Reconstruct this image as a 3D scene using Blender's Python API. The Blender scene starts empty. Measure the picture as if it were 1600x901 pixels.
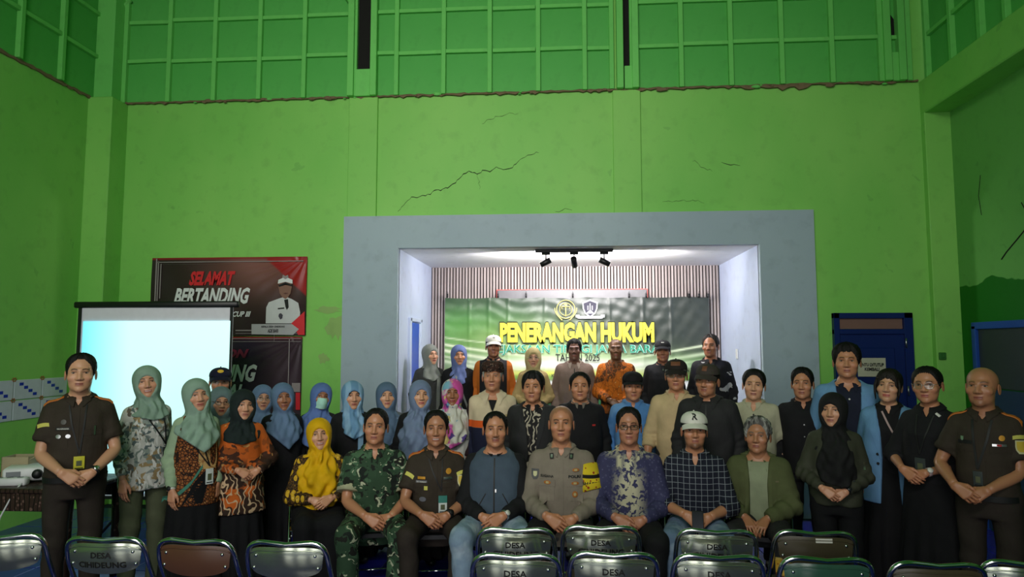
import bpy, math, random
import numpy as np

random.seed(7)
SC = bpy.context.scene
COL = SC.collection
R = math.radians

# ---------------------------------------------------------------- camera
FPX = 1067.0
YAW, PITCH, HC = math.atan(83 / FPX), math.atan(89.5 / FPX), 1.8
cam = bpy.data.cameras.new('camera')
cam.sensor_width = 36
cam.lens = 36 * FPX / 1600
cam.clip_end = 100
co = bpy.data.objects.new('camera', cam)
COL.objects.link(co)
co.location = (0, 0, HC)
co.rotation_euler = (R(90) + PITCH, 0, YAW)
SC.camera = co

# ---------------------------------------------------------------- world, lights, exposure
w = bpy.data.worlds.new('overcast')
SC.world = w
w.use_nodes = True
w.node_tree.nodes['Background'].inputs[0].default_value = (0.80, 0.90, 1.0, 1)
w.node_tree.nodes['Background'].inputs[1].default_value = 0.5
vs = SC.view_settings
vs.view_transform = 'Standard'
vs.look = 'None'
vs.gamma = 1
vs.use_curve_mapping = False
vs.exposure = 0.0


def area(name, loc, target, sx, sy, power, col=(1, 1, 1), spread=180):
    l = bpy.data.lights.new(name, 'AREA')
    l.shape = 'RECTANGLE'
    l.size, l.size_y, l.energy, l.color = sx, sy, power, col
    l.spread = R(spread)
    o = bpy.data.objects.new(name, l)
    COL.objects.link(o)
    o.location = loc
    d = np.array(target, float) - np.array(loc, float)
    o.rotation_euler = (math.atan2(math.hypot(d[0], d[1]), -d[2]), 0, math.atan2(d[1], d[0]) - R(90))
    return o


# daylight from the open front of the hall, plus an added high light and added stage lights
for k, dx_ in enumerate((-3.5, -1.6, 0.3)):
    area('doorway_daylight', (dx_, -3.9, 2.2), (dx_ + .4, 7.6, 2.0), 1.15, 3.4, 34, (1.0, 0.98, 0.94), 150)
area('high_fill_light', (-1.2, -1.6, 5.5), (-1.0, 7.6, 3.1), 3.0, 1.0, 82, (1.0, 0.97, 0.90), 84)  # added beam, narrowed so the back wall brightens toward its middle
area('stage_ceiling_fill', (0.22, 7.95, 2.80), (0.22, 8.5, 3.1), 1.9, 0.10, 75, (1.0, 0.95, 0.95))  # added light without a fixture, brightens the stage ceiling
area('stage_wall_fill', (0.1, 7.92, 2.74), (0.1, 9.5, 1.9), 2.4, 0.08, 14, (1.0, 0.95, 0.93))  # added light without a fixture, aimed at the stage back wall


def at(px, py, Y):
    """world point on the plane y = Y that the camera sees at (px, py) of 1600x901"""
    dx, dy = (px - 800) / FPX, (450.5 - py) / FPX
    cy, sy, cp, sp = math.cos(YAW), math.sin(YAW), math.cos(PITCH), math.sin(PITCH)
    d = (-sy * cp + dx * cy + dy * sy * sp, cy * cp + dx * sy - dy * cy * sp, sp + dy * cp)
    t = Y / d[1]
    return (d[0] * t, Y, HC + d[2] * t)


# ---------------------------------------------------------------- small helpers
def lin(c):
    return tuple((v / 255 / 12.92 if v / 255 <= 0.04045 else ((v / 255 + 0.055) / 1.055) ** 2.4) for v in c)


def A(*x):
    return np.array(x, dtype=np.float64)


def ss(x, a, b):
    t = np.clip((x - a) / (b - a), 0, 1)
    return t * t * (3 - 2 * t)


def mixc(C, m, col):
    return C + (np.asarray(col) - C) * np.clip(m, 0, 1)[:, None]


class G:
    """collects vertices, quads and triangles for one mesh"""

    def __init__(self):
        self.V, self.Q, self.T, self.C, self.n = [], [], [], [], 0

    def add(self, V, Q=None, T=None, C=None):
        V = np.asarray(V, dtype=np.float64).reshape(-1, 3)
        self.V.append(V)
        if Q is not None and len(Q):
            self.Q.append(np.asarray(Q, dtype=np.int64).reshape(-1, 4) + self.n)
        if T is not None and len(T):
            self.T.append(np.asarray(T, dtype=np.int64).reshape(-1, 3) + self.n)
        if C is None:
            C = np.ones((len(V), 3))
        C = np.asarray(C, dtype=np.float64)
        if C.ndim == 1:
            C = np.tile(C, (len(V), 1))
        self.C.append(C)
        self.n += len(V)
        return self

    def box(self, x0, x1, y0, y1, z0, z1, C=None):
        V = [(x, y, z) for z in (z0, z1) for y in (y0, y1) for x in (x0, x1)]
        Q = [(0, 2, 3, 1), (4, 5, 7, 6), (0, 1, 5, 4), (2, 6, 7, 3), (0, 4, 6, 2), (1, 3, 7, 5)]
        return self.add(V, Q, C=C)

    def cbox(self, c, s, rot=None, b=0.0):
        """box by centre and size, chamfered by b, optional 3x3 rotation"""
        hx, hy, hz = [v / 2 for v in s]
        if b <= 0:
            V = np.array([(x, y, z) for z in (-hz, hz) for y in (-hy, hy) for x in (-hx, hx)])
            Q = [(0, 2, 3, 1), (4, 5, 7, 6), (0, 1, 5, 4), (2, 6, 7, 3), (0, 4, 6, 2), (1, 3, 7, 5)]
            T = None
        else:
            V, idx = [], {}
            for sx in (-1, 1):
                for sy in (-1, 1):
                    for sz in (-1, 1):
                        for a in range(3):
                            p = [sx * (hx - b), sy * (hy - b), sz * (hz - b)]
                            p[a] = (sx * hx, sy * hy, sz * hz)[a]
                            idx[(sx, sy, sz, a)] = len(V)
                            V.append(p)
            Q, T = [], []
            for a in range(3):
                o1, o2 = [(1, 2), (2, 0), (0, 1)][a]
                for s_ in (-1, 1):
                    ring = []
                    for u, v in ((-1, -1), (1, -1), (1, 1), (-1, 1)):
                        k = [0, 0, 0]
                        k[a], k[o1], k[o2] = s_, u, v
                        ring.append(idx[(*k, a)])
                    Q.append(ring if s_ > 0 else ring[::-1])
            for a in range(3):
                o1, o2 = [(1, 2), (2, 0), (0, 1)][a]
                for u in (-1, 1):
                    for v in (-1, 1):
                        k0, k1 = [0, 0, 0], [0, 0, 0]
                        k0[a], k0[o1], k0[o2] = -1, u, v
                        k1[a], k1[o1], k1[o2] = 1, u, v
                        q = [idx[(*k0, o1)], idx[(*k1, o1)], idx[(*k1, o2)], idx[(*k0, o2)]]
                        Q.append(q if u * v < 0 else q[::-1])
            for sx in (-1, 1):
                for sy in (-1, 1):
                    for sz in (-1, 1):
                        t = [idx[(sx, sy, sz, a)] for a in range(3)]
                        T.append(t if sx * sy * sz > 0 else t[::-1])
            V = np.array(V)
        if rot is not None:
            V = V @ np.asarray(rot).T
        return self.add(V + np.array(c), Q, T)

    def tube(self, path, rad, seg=10, caps=True, C=None, flat=None):
        P = np.asarray(path, dtype=np.float64)
        n = len(P)
        rad = np.broadcast_to(np.asarray(rad, dtype=np.float64), (n,))
        tg = np.gradient(P, axis=0)
        tg /= np.linalg.norm(tg, axis=1)[:, None] + 1e-12
        u = A(0, 0, 1) if abs(tg[0][2]) < 0.9 else A(1, 0, 0)
        ang = np.linspace(0, 2 * math.pi, seg, endpoint=False)
        V = []
        for i in range(n):
            u = u - tg[i] * (u @ tg[i])
            u /= np.linalg.norm(u) + 1e-12
            v = np.cross(tg[i], u)
            f = 1.0 if flat is None else flat
            V.append(P[i] + rad[i] * (np.cos(ang)[:, None] * u + f * np.sin(ang)[:, None] * v))
        V = np.concatenate(V)
        Q, T = [], []
        for i in range(n - 1):
            for j in range(seg):
                k = (j + 1) % seg
                Q.append((i * seg + j, i * seg + k, (i + 1) * seg + k, (i + 1) * seg + j))
        if caps:
            V = np.concatenate([V, P[:1], P[-1:]])
            a, b = n * seg, n * seg + 1
            for j in range(seg):
                k = (j + 1) % seg
                T.append((a, k, j))
                T.append((b, (n - 1) * seg + j, (n - 1) * seg + k))
        return self.add(V, Q, T, C)

    def ball(self, c, r, nu=14, nv=10, C=None):
        V, Q, T = [], [], []
        for i in range(nv + 1):
            e = math.pi * i / nv
            for j in range(nu):
                a = 2 * math.pi * j / nu
                V.append((math.sin(e) * math.cos(a), math.sin(e) * math.sin(a), math.cos(e)))
        for i in range(nv):
            for j in range(nu):
                k = (j + 1) % nu
                Q.append((i * nu + j, (i + 1) * nu + j, (i + 1) * nu + k, i * nu + k))
        return self.add(np.array(V) * np.array(r) + np.array(c), Q, T, C)

    def grid(self, P, closed_u=False, flip=False, C=None):
        """P: (nv, nu, 3) array of points"""
        nv, nu = P.shape[:2]
        i, j = np.meshgrid(np.arange(nv - 1), np.arange(nu if closed_u else nu - 1), indexing='ij')
        i, j = i.ravel(), j.ravel()
        k = (j + 1) % nu
        Q = np.stack([i * nu + j, i * nu + k, (i + 1) * nu + k, (i + 1) * nu + j], 1)
        if flip:
            Q = Q[:, ::-1]
        return self.add(P.reshape(-1, 3), Q, None, None if C is None else np.asarray(C).reshape(-1, 3))

    def plate(self, P, nrm, th, C=None):
        """closed plate: grid P (nv,nu,3) with a back face th behind it along -nrm"""
        nv, nu = P.shape[:2]
        self.grid(P, C=C)
        B = P - np.asarray(nrm) * th
        self.grid(B, flip=True, C=C)
        idx = list(range(nu)) + [i * nu + nu - 1 for i in range(1, nv)] + [(nv - 1) * nu + j for j in range(nu - 2, -1, -1)] + [i * nu for i in range(nv - 2, 0, -1)]
        F, K = P.reshape(-1, 3)[idx], B.reshape(-1, 3)[idx]
        m = len(idx)
        Cc = None if C is None else np.concatenate([np.asarray(C).reshape(-1, 3)[idx]] * 2)
        self.add(np.concatenate([F, K]), [(j, m + j, m + (j + 1) % m, (j + 1) % m) for j in range(m)], None, Cc)
        return self

    def arrays(self):
        return (np.concatenate(self.V), np.concatenate(self.Q) if self.Q else np.zeros((0, 4), int),
                np.concatenate(self.T) if self.T else np.zeros((0, 3), int), np.concatenate(self.C))

    def mesh(self, name, smooth=True, colors=False):
        V, Q, T, C = self.arrays()
        return raw_mesh(name, V, Q, T, smooth, C if colors else None)


def raw_mesh(name, V, Q, T=None, smooth=True, C=None):
    if T is None:
        T = np.zeros((0, 3), int)
    me = bpy.data.meshes.new(name)
    nq, nt = len(Q), len(T)
    me.vertices.add(len(V))
    me.vertices.foreach_set('co', np.ascontiguousarray(V, dtype=np.float32).ravel())
    me.loops.add(nq * 4 + nt * 3)
    me.loops.foreach_set('vertex_index', np.concatenate([np.asarray(Q).ravel(), np.asarray(T).ravel()]).astype(np.int32))
    me.polygons.add(nq + nt)
    st = np.concatenate([np.arange(nq) * 4, nq * 4 + np.arange(nt) * 3]).astype(np.int32)
    me.polygons.foreach_set('loop_start', st)
    me.update(calc_edges=True)
    me.validate()
    me.polygons.foreach_set('use_smooth', np.full(len(me.polygons), bool(smooth)))
    if C is not None:
        at_ = me.color_attributes.new('Col', 'FLOAT_COLOR', 'POINT')
        at_.data.foreach_set('color', np.concatenate([C, np.ones((len(C), 1))], 1).astype(np.float32).ravel())
    return me


def obj(name, me, mat=None, parent=None, label=None, kind=None):
    if isinstance(me, G):
        me = me.mesh(name)
    o = bpy.data.objects.new(name, me)
    COL.objects.link(o)
    if mat is not None:
        if len(me.materials) == 0:
            me.materials.append(mat)
    if parent is not None:
        o.parent = parent
    if label:
        o['label'] = label
    if kind:
        o['kind'] = kind
    return o


def thing(name, label, cat, loc=(0, 0, 0), rz=0.0, group=None):
    o = bpy.data.objects.new(name, None)
    o.empty_display_size = 0.1
    COL.objects.link(o)
    o.location = loc
    o.rotation_euler = (0, 0, rz)
    o['label'], o['category'] = label, cat
    if group:
        o['group'] = group
    return o


def tag(o, label, cat, group=None):
    o['label'], o['category'] = label, cat
    if group:
        o['group'] = group
    return o


def struct(name, g, mat, parent=None, smooth=False):
    o = obj(name, g.mesh(name, smooth) if isinstance(g, G) else g, mat, parent)
    if parent is None:
        o['kind'] = 'structure'
    return o


def text_geo(body, size, sx=1.0, bold=0.0, shear=0.0, extrude=0.0015, align='CENTER'):
    """vertices (x, y=up, z) and polygons of a word"""
    cu = bpy.data.curves.new('lettering', 'FONT')
    cu.body, cu.size, cu.offset, cu.shear, cu.extrude = body, size, bold, shear, 0
    cu.align_x = align
    cu.resolution_u = 2
    ob = bpy.data.objects.new('lettering', cu)
    me = bpy.data.meshes.new_from_object(ob)
    V = np.zeros(len(me.vertices) * 3, np.float32)
    me.vertices.foreach_get('co', V)
    V = V.reshape(-1, 3).astype(float)
    F = [tuple(p.vertices) for p in me.polygons]
    bpy.data.objects.remove(ob)
    bpy.data.curves.remove(cu)
    bpy.data.meshes.remove(me)
    V[:, 0] *= sx
    return V, F


def text_mesh(name, V, F):
    me = bpy.data.meshes.new(name)
    me.from_pydata([tuple(v) for v in V], [], F)
    return me


def wall_text(name, body, x0, x1, z0, z1, y, mat, parent, bold=0.0, shear=0.0, label=None):
    """flat word filling x0..x1, z0..z1 on the plane y, facing the camera"""
    V, F = text_geo(body, 1.0, bold=bold, shear=shear)
    mn, mx = V.min(0), V.max(0)
    X = x0 + (V[:, 0] - mn[0]) / (mx[0] - mn[0]) * (x1 - x0)
    Z = z0 + (V[:, 1] - mn[1]) / (mx[1] - mn[1]) * (z1 - z0)
    return obj(name, text_mesh(name, np.stack([X, np.full_like(X, y), Z], 1), F), mat, parent, label)


# ---------------------------------------------------------------- materials
MATS = {}


class NT:
    def __init__(self, name):
        self.m = bpy.data.materials.new(name)
        self.m.use_nodes = True
        self.t = self.m.node_tree
        self.b = self.t.nodes['Principled BSDF']

    def n(self, typ, **kw):
        nd = self.t.nodes.new(typ)
        for k, v in kw.items():
            if k.startswith('i_'):
                key = k[2:]
                key = int(key) if key.isdigit() else key
                self.put(nd.inputs[key], v)
            else:
                setattr(nd, k, v)
        return nd

    def put(self, inp, v):
        if isinstance(v, bpy.types.NodeSocket):
            self.t.links.new(v, inp)
        else:
            inp.default_value = v

    def math(self, op, a, b=0.0, c=None):
        nd = self.n('ShaderNodeMath', operation=op, i_0=a, i_1=b)
        if c is not None:
            self.put(nd.inputs[2], c)
        return nd.outputs[0]

    def mix(self, f, a, b):
        nd = self.n('ShaderNodeMix', data_type='RGBA')
        self.put(nd.inputs[0], f)
        for i, v in ((6, a), (7, b)):
            self.put(nd.inputs[i], (*v, 1) if isinstance(v, tuple) and len(v) == 3 else v)
        return nd.outputs[2]

    def coords(self, scale=(1, 1, 1), distort=0.0, dscale=8.0):
        tc = self.n('ShaderNodeTexCoord').outputs['Object']
        if distort:
            nz = self.n('ShaderNodeTexNoise', i_Vector=tc, i_Scale=dscale)
            off = self.n('ShaderNodeVectorMath', operation='SCALE', i_0=nz.outputs['Color'])
            off.inputs['Scale'].default_value = distort
            tc = self.n('ShaderNodeVectorMath', operation='ADD', i_0=tc, i_1=off.outputs[0]).outputs[0]
        if scale != (1, 1, 1):
            mp = self.n('ShaderNodeMapping', i_Vector=tc)
            mp.inputs['Scale'].default_value = scale
            tc = mp.outputs[0]
        return tc

    def rng(self, v, lo, hi):
        nd = self.n('ShaderNodeMapRange', i_0=v, i_1=lo, i_2=hi)
        nd.clamp = True
        return nd.outputs[0]

    def mask(self, spec):
        if isinstance(spec, list):
            out = None
            for s in spec:
                k = self.mask(s)
                out = k if out is None else self.math('MULTIPLY', out, k)
            return out
        kind = spec[0]
        if kind in ('x', 'y', 'z', 'ax'):
            lo, hi, soft = spec[1], spec[2], (spec[3] if len(spec) > 3 else 0.002)
            sep = self.n('ShaderNodeSeparateXYZ', i_0=self.coords())
            v = sep.outputs[{'x': 0, 'y': 1, 'z': 2, 'ax': 0}[kind]]
            if kind == 'ax':
                v = self.math('ABSOLUTE', v)
            return self.math('MULTIPLY', self.rng(v, lo - soft, lo + soft), self.rng(v, hi + soft, hi - soft))
        if kind == 'line':      # periodic thin line: ('line', axis, period, width)
            sep = self.n('ShaderNodeSeparateXYZ', i_0=self.coords(distort=0.006, dscale=14))
            v = sep.outputs['xyz'.index(spec[1])]
            m = self.math('PINGPONG', v, spec[2] / 2)
            return self.rng(m, spec[3], spec[3] * 0.5)
        _, sc, lo, hi = spec[:4]
        vec = spec[4] if len(spec) > 4 else (1, 1, 1)
        dis = spec[5] if len(spec) > 5 else 0.0
        c = self.coords(vec, dis)
        if kind == 'noise':
            v = self.n('ShaderNodeTexNoise', i_Vector=c, i_Scale=sc, i_Detail=2.0).outputs[0]
        elif kind == 'vor':
            v = self.n('ShaderNodeTexVoronoi', i_Vector=c, i_Scale=sc).outputs['Distance']
        elif kind == 'edge':
            nd = self.n('ShaderNodeTexVoronoi', feature='DISTANCE_TO_EDGE', i_Vector=c, i_Scale=sc)
            v = nd.outputs['Distance']
        elif kind == 'cell':
            nd = self.n('ShaderNodeTexVoronoi', i_Vector=c, i_Scale=sc)
            v = self.n('ShaderNodeSeparateColor', i_0=nd.outputs['Color']).outputs[0]
        elif kind == 'wave':
            v = self.n('ShaderNodeTexWave', i_Vector=c, i_Scale=sc, i_Distortion=3.0).outputs[1]
        return self.rng(v, lo, hi)


def cloth(name, col, layers=(), rough=0.85, bump=0.25, bscale=16, vary=0.12, sheen=0.0):
    """woven fabric: base colour, pattern layers (mask, colour), crumple relief"""
    if name in MATS:
        return MATS[name]
    k = NT(name)
    c = lin(col)
    nz = k.n('ShaderNodeTexNoise', i_Vector=k.coords(), i_Scale=9.0, i_Detail=3.0)
    base = k.mix(k.rng(nz.outputs[0], 0.3, 0.7), tuple(v * (1 - vary) for v in c), tuple(min(1, v * (1 + vary)) for v in c))
    for spec, lc in layers:
        base = k.mix(k.mask(spec), base, lin(lc))
    k.put(k.b.inputs['Base Color'], base)
    k.b.inputs['Roughness'].default_value = rough
    k.b.inputs['Specular IOR Level'].default_value = 0.25
    if sheen:
        k.b.inputs['Sheen Weight'].default_value = sheen
    if bump:
        n2 = k.n('ShaderNodeTexNoise', i_Vector=k.coords((1, 1, 0.55), 0.05), i_Scale=bscale, i_Detail=3.0)
        bp = k.n('ShaderNodeBump', i_Height=n2.outputs[0], i_Strength=bump, i_Distance=0.03)
        k.put(k.b.inputs['Normal'], bp.outputs[0])
    MATS[name] = k.m
    return k.m


def plain(name, col, rough=0.5, metal=0.0, spec=0.5, emit=0.0, bump=0.0, bscale=60.0):
    if name in MATS:
        return MATS[name]
    k = NT(name)
    c = lin(col)
    nz = k.n('ShaderNodeTexNoise', i_Vector=k.coords(), i_Scale=14.0)
    k.put(k.b.inputs['Base Color'], k.mix(nz.outputs[0], tuple(v * 0.92 for v in c), tuple(min(1, v * 1.08) for v in c)))
    k.b.inputs['Roughness'].default_value = rough
    k.b.inputs['Metallic'].default_value = metal
    k.b.inputs['Specular IOR Level'].default_value = spec
    if emit:
        k.b.inputs['Emission Color'].default_value = (*c, 1)
        k.b.inputs['Emission Strength'].default_value = emit
    if bump:
        n2 = k.n('ShaderNodeTexNoise', i_Vector=k.coords(), i_Scale=bscale, i_Detail=4.0)
        k.put(k.b.inputs['Normal'], k.n('ShaderNodeBump', i_Height=n2.outputs[0], i_Strength=bump, i_Distance=0.01).outputs[0])
    MATS[name] = k.m
    return k.m


def vcol(name, rough=0.5, spec=0.4, bump=0.0, bscale=30, sss=0.0):
    if name in MATS:
        return MATS[name]
    k = NT(name)
    a = k.n('ShaderNodeVertexColor', layer_name='Col')
    k.put(k.b.inputs['Base Color'], a.outputs[0])
    k.b.inputs['Roughness'].default_value = rough
    k.b.inputs['Specular IOR Level'].default_value = spec
    if bump:
        n2 = k.n('ShaderNodeTexNoise', i_Vector=k.coords(), i_Scale=bscale, i_Detail=3.0)
        k.put(k.b.inputs['Normal'], k.n('ShaderNodeBump', i_Height=n2.outputs[0], i_Strength=bump, i_Distance=0.01).outputs[0])
    MATS[name] = k.m
    return k.m


def glass(name, col=(235, 240, 240), rough=0.03, clear=0.8):
    if name in MATS:
        return MATS[name]
    k = NT(name)
    k.t.nodes.remove(k.b)
    tr = k.n('ShaderNodeBsdfTransparent')
    tr.inputs[0].default_value = (*lin(col), 1)
    gl = k.n('ShaderNodeBsdfGlossy')
    gl.inputs['Roughness'].default_value = rough
    mx = k.n('ShaderNodeMixShader', i_0=1 - clear)
    k.t.links.new(tr.outputs[0], mx.inputs[1])
    k.t.links.new(gl.outputs[0], mx.inputs[2])
    k.t.links.new(mx.outputs[0], k.t.nodes['Material Output'].inputs[0])
    MATS[name] = k.m
    return k.m


def paint(name, c1, c2, stain=None, zsplit=None, rough=0.55, bump=0.12):
    """old wall paint: two tones in broad clouds, small chips, optional second colour below an uneven line"""
    if name in MATS:
        return MATS[name]
    k = NT(name)
    n1 = k.n('ShaderNodeTexNoise', i_Vector=k.coords((1, 1, 0.6)), i_Scale=0.9, i_Detail=5.0)
    base = k.mix(k.rng(n1.outputs[0], 0.35, 0.65), lin(c1), lin(c2))
    n4 = k.n('ShaderNodeTexNoise', i_Vector=k.coords(), i_Scale=7.0, i_Detail=6.0)
    base = k.mix(k.math('MULTIPLY', k.rng(n4.outputs[0], 0.55, 0.75), 0.18), base, lin(tuple(v * 0.6 for v in c1)))
    if zsplit:
        sep = k.n('ShaderNodeSeparateXYZ', i_0=k.coords())
        nz = k.n('ShaderNodeTexNoise', i_Vector=k.coords(), i_Scale=1.6, i_Detail=3.0)
        zz = k.math('ADD', sep.outputs[2], k.math('MULTIPLY', k.math('SUBTRACT', nz.outputs[0], 0.5), 0.35))
        base = k.mix(k.rng(zz, zsplit[0] + 0.004, zsplit[0] - 0.004), base, lin(zsplit[1]))
    if stain:
        n3 = k.n('ShaderNodeTexVoronoi', i_Vector=k.coords(distort=0.3, dscale=6), i_Scale=2.3)
        chips = k.rng(n3.outputs['Distance'], 0.075, 0.05)
        base = k.mix(k.math('MULTIPLY', chips, 0.25), base, lin(stain))
    k.put(k.b.inputs['Base Color'], base)
    k.b.inputs['Roughness'].default_value = rough
    k.b.inputs['Specular IOR Level'].default_value = 0.3
    n2 = k.n('ShaderNodeTexNoise', i_Vector=k.coords(), i_Scale=5.0, i_Detail=6.0)
    k.put(k.b.inputs['Normal'], k.n('ShaderNodeBump', i_Height=n2.outputs[0], i_Strength=bump, i_Distance=0.03).outputs[0])
    MATS[name] = k.m
    return k.m


# ---------------------------------------------------------------- signed distance shapes -> meshes
def smin(a, b, k):
    h = np.clip(0.5 + 0.5 * (b - a) / k, 0, 1)
    return b + (a - b) * h - k * h * (1 - h)


def smax(a, b, k):
    return -smin(-a, -b, k)


def rcone(p, a, b, ra, rb):
    a = np.asarray(a, float)
    ba = np.asarray(b, float) - a
    pa = p - a
    t = np.clip(pa @ ba / (ba @ ba + 1e-12), 0, 1)
    q = pa - t[:, None] * ba
    return np.sqrt((q * q).sum(1)) - (ra + (rb - ra) * t)


def ell(p, c, r):
    q = (p - np.asarray(c, float)) / np.asarray(r, float)
    k0 = np.sqrt((q * q).sum(1)) + 1e-9
    q = q / np.asarray(r, float)
    k1 = np.sqrt((q * q).sum(1)) + 1e-9
    return k0 * (k0 - 1) / k1


def loft(p, tab, n=2.4, cap=True):
    """tab rows: z, half width, half depth, y centre"""
    tab = np.asarray(tab, float)
    z = p[:, 2]
    a = np.interp(z, tab[:, 0], tab[:, 1])
    b = np.interp(z, tab[:, 0], tab[:, 2])
    yc = np.interp(z, tab[:, 0], tab[:, 3])
    q = ((np.abs(p[:, 0]) / a) ** n + (np.abs(p[:, 1] - yc) / b) ** n + 1e-12) ** (1 / n)
    d = (q - 1) * np.minimum(a, b) * 0.92
    if cap:
        d = np.maximum(d, np.maximum(z - tab[-1, 0], tab[0, 0] - z))
    return d


def surface_nets(fn, lo, hi, h):
    lo, hi = np.asarray(lo, float), np.asarray(hi, float)
    n = np.maximum(np.ceil((hi - lo) / h).astype(int) + 1, 4)
    ax = [lo[i] + np.arange(n[i]) * h for i in range(3)]
    X, Y, Z = np.meshgrid(*ax, indexing='ij')
    f = fn(np.stack([X.ravel(), Y.ravel(), Z.ravel()], 1)).reshape(n)
    f[0], f[-1] = np.maximum(f[0], h), np.maximum(f[-1], h)
    f[:, 0], f[:, -1] = np.maximum(f[:, 0], h), np.maximum(f[:, -1], h)
    f[:, :, 0], f[:, :, -1] = np.maximum(f[:, :, 0], h), np.maximum(f[:, :, -1], h)
    s = f < 0
    m = n - 1
    acc = np.zeros((*m, 3))
    cnt = np.zeros(m)
    cor = [(i, j, k) for i in (0, 1) for j in (0, 1) for k in (0, 1)]

    def sl(o):
        return tuple(slice(o[a], o[a] + m[a]) for a in range(3))

    for a in range(3):
        for c in cor:
            if c[a]:
                continue
            c2 = list(c)
            c2[a] = 1
            fa, fb = f[sl(c)], f[sl(c2)]
            x = s[sl(c)] != s[sl(c2)]
            if not x.any():
                continue
            t = np.zeros(m)
            t[x] = fa[x] / (fa[x] - fb[x])
            for q in range(3):
                acc[..., q] += np.where(x, t if q == a else c[q], 0)
            cnt += x
    act = cnt > 0
    idx = -np.ones(m, int)
    idx[act] = np.arange(act.sum())
    I = np.argwhere(act)
    V = lo + h * (I + acc[act] / cnt[act][:, None])
    Qs = []
    for a in range(3):
        b, c = (a + 1) % 3, (a + 2) % 3
        s0 = [slice(None)] * 3
        s1 = [slice(None)] * 3
        s0[a], s1[a] = slice(0, -1), slice(1, None)
        e = np.argwhere(s[tuple(s0)] != s[tuple(s1)])
        e = e[(e[:, b] > 0) & (e[:, c] > 0) & (e[:, b] < m[b]) & (e[:, c] < m[c])]
        if not len(e):
            continue
        ins = s[e[:, 0], e[:, 1], e[:, 2]]

        def g(db, dc):
            k = e.copy()
            k[:, b] -= db
            k[:, c] -= dc
            return idx[k[:, 0], k[:, 1], k[:, 2]]

        q = np.stack([g(1, 1), g(0, 1), g(0, 0), g(1, 0)], 1)
        q[~ins] = q[~ins][:, ::-1]
        Qs.append(q)
    Q = np.concatenate(Qs)
    Q = Q[(Q >= 0).all(1)]
    return V, Q


def relax(V, Q, it=1, k=0.5):
    for _ in range(it):
        S = np.zeros_like(V)
        c = np.zeros(len(V))
        for a in range(4):
            for b in ((a + 1) % 4, (a + 3) % 4):
                np.add.at(S, Q[:, a], V[Q[:, b]])
                np.add.at(c, Q[:, a], 1)
        V = V + k * (S / np.maximum(c, 1)[:, None] - V)
    return V
# ================================================================ the hall
D = 7.6                      # back wall
XL, XR, XB = -5.50, 4.15, 3.88
ZW = 4.68                    # top of the plastered wall
ZC = 6.25
GREEN = paint('green_wall_paint', (140, 206, 100), (124, 198, 90), stain=(84, 140, 70))
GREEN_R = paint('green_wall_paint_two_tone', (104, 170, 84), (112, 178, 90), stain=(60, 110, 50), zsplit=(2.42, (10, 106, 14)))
BOARD = paint('green_board_paint', (76, 170, 74), (92, 182, 86), rough=0.6)
BATTEN = paint('green_batten_paint', (116, 206, 102), (106, 196, 94), rough=0.6)  # tone set apart from the boards to make up for flat frontal light
GREY = paint('grey_blue_paint', (164, 182, 192), (156, 174, 186), rough=0.5)
STAGEW = paint('pale_blue_paint', (196, 208, 232), (188, 200, 226), rough=0.5)
WHITE = paint('white_ceiling_paint', (236, 236, 238), (228, 228, 232), rough=0.6)
BLUE = paint('blue_gloss_paint', (16, 38, 98), (14, 34, 92), rough=0.35)
BROKEN = plain('broken_plaster', (120, 100, 74), 0.9, bump=0.6, bscale=30)
DARK = plain('dark_gap', (14, 12, 10), 0.9)
BLACKP = plain('black_plastic', (16, 16, 18), 0.45)
CHROME = plain('chrome', (200, 202, 204), 0.12, 1.0)

# floor of blue tiles: the rows that show between the chairs and the group are single tiles
tile_m = plain('blue_floor_tile', (46, 46, 150), 0.18)
grout = plain('floor_grout', (28, 32, 70), 0.8)
floor = struct('floor', G().box(-5.9, 4.5, -4.2, 10.0, -0.12, -0.004), grout)
tm = G().cbox((0, 0, -0.004), (0.394, 0.394, 0.016), b=0.003).mesh('tile', False)
rest = G()
for i in range(26):
    for j in range(30):
        x, y = -5.5 + 0.2 + 0.4 * i, -4.2 + 0.2 + 0.4 * j
        if y > 7.5:
            continue
        if -5.4 < x < -0.9 and 2.5 < y < 7.0:
            o = obj('tile', tm, tile_m, floor)
            o.location = (x, y, 0)
        else:
            rest.cbox((x, y, -0.004), (0.394, 0.394, 0.016))
obj('tile_field', rest.mesh('tile_field', False), tile_m, floor, kind='stuff')

# back wall with the stage opening, its pilasters, cracks and boarded gable
g = G()
g.box(XL - .2, -2.0, D, D + .2, 0, ZC).box(2.23, XR + .3, D, D + .2, 0, ZC).box(-2.0, 2.23, D, D + .2, 3.02, ZC)
wall_back = struct('wall_back', g, GREEN)
for n_, (a, b, z0) in enumerate(((-2.49, -2.15, 3.25), (0.55, 0.86, 3.25))):
    p_ = struct('trim_%d' % (n_ + 1), G().cbox(((a + b) / 2, D - .012, (ZW + z0) / 2), (b - a, .045, ZW - z0), b=.006), GREEN)
struct('trim_3', G().cbox((XL + .14, D - .14, ZW / 2), (.30, .30, ZW), b=.01), GREEN)
struct('trim_4', G().cbox((4.03, D - .03, 2.34), (.29, .10, 4.68), b=.008), GREEN)

rs = np.random.default_rng(4)


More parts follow.
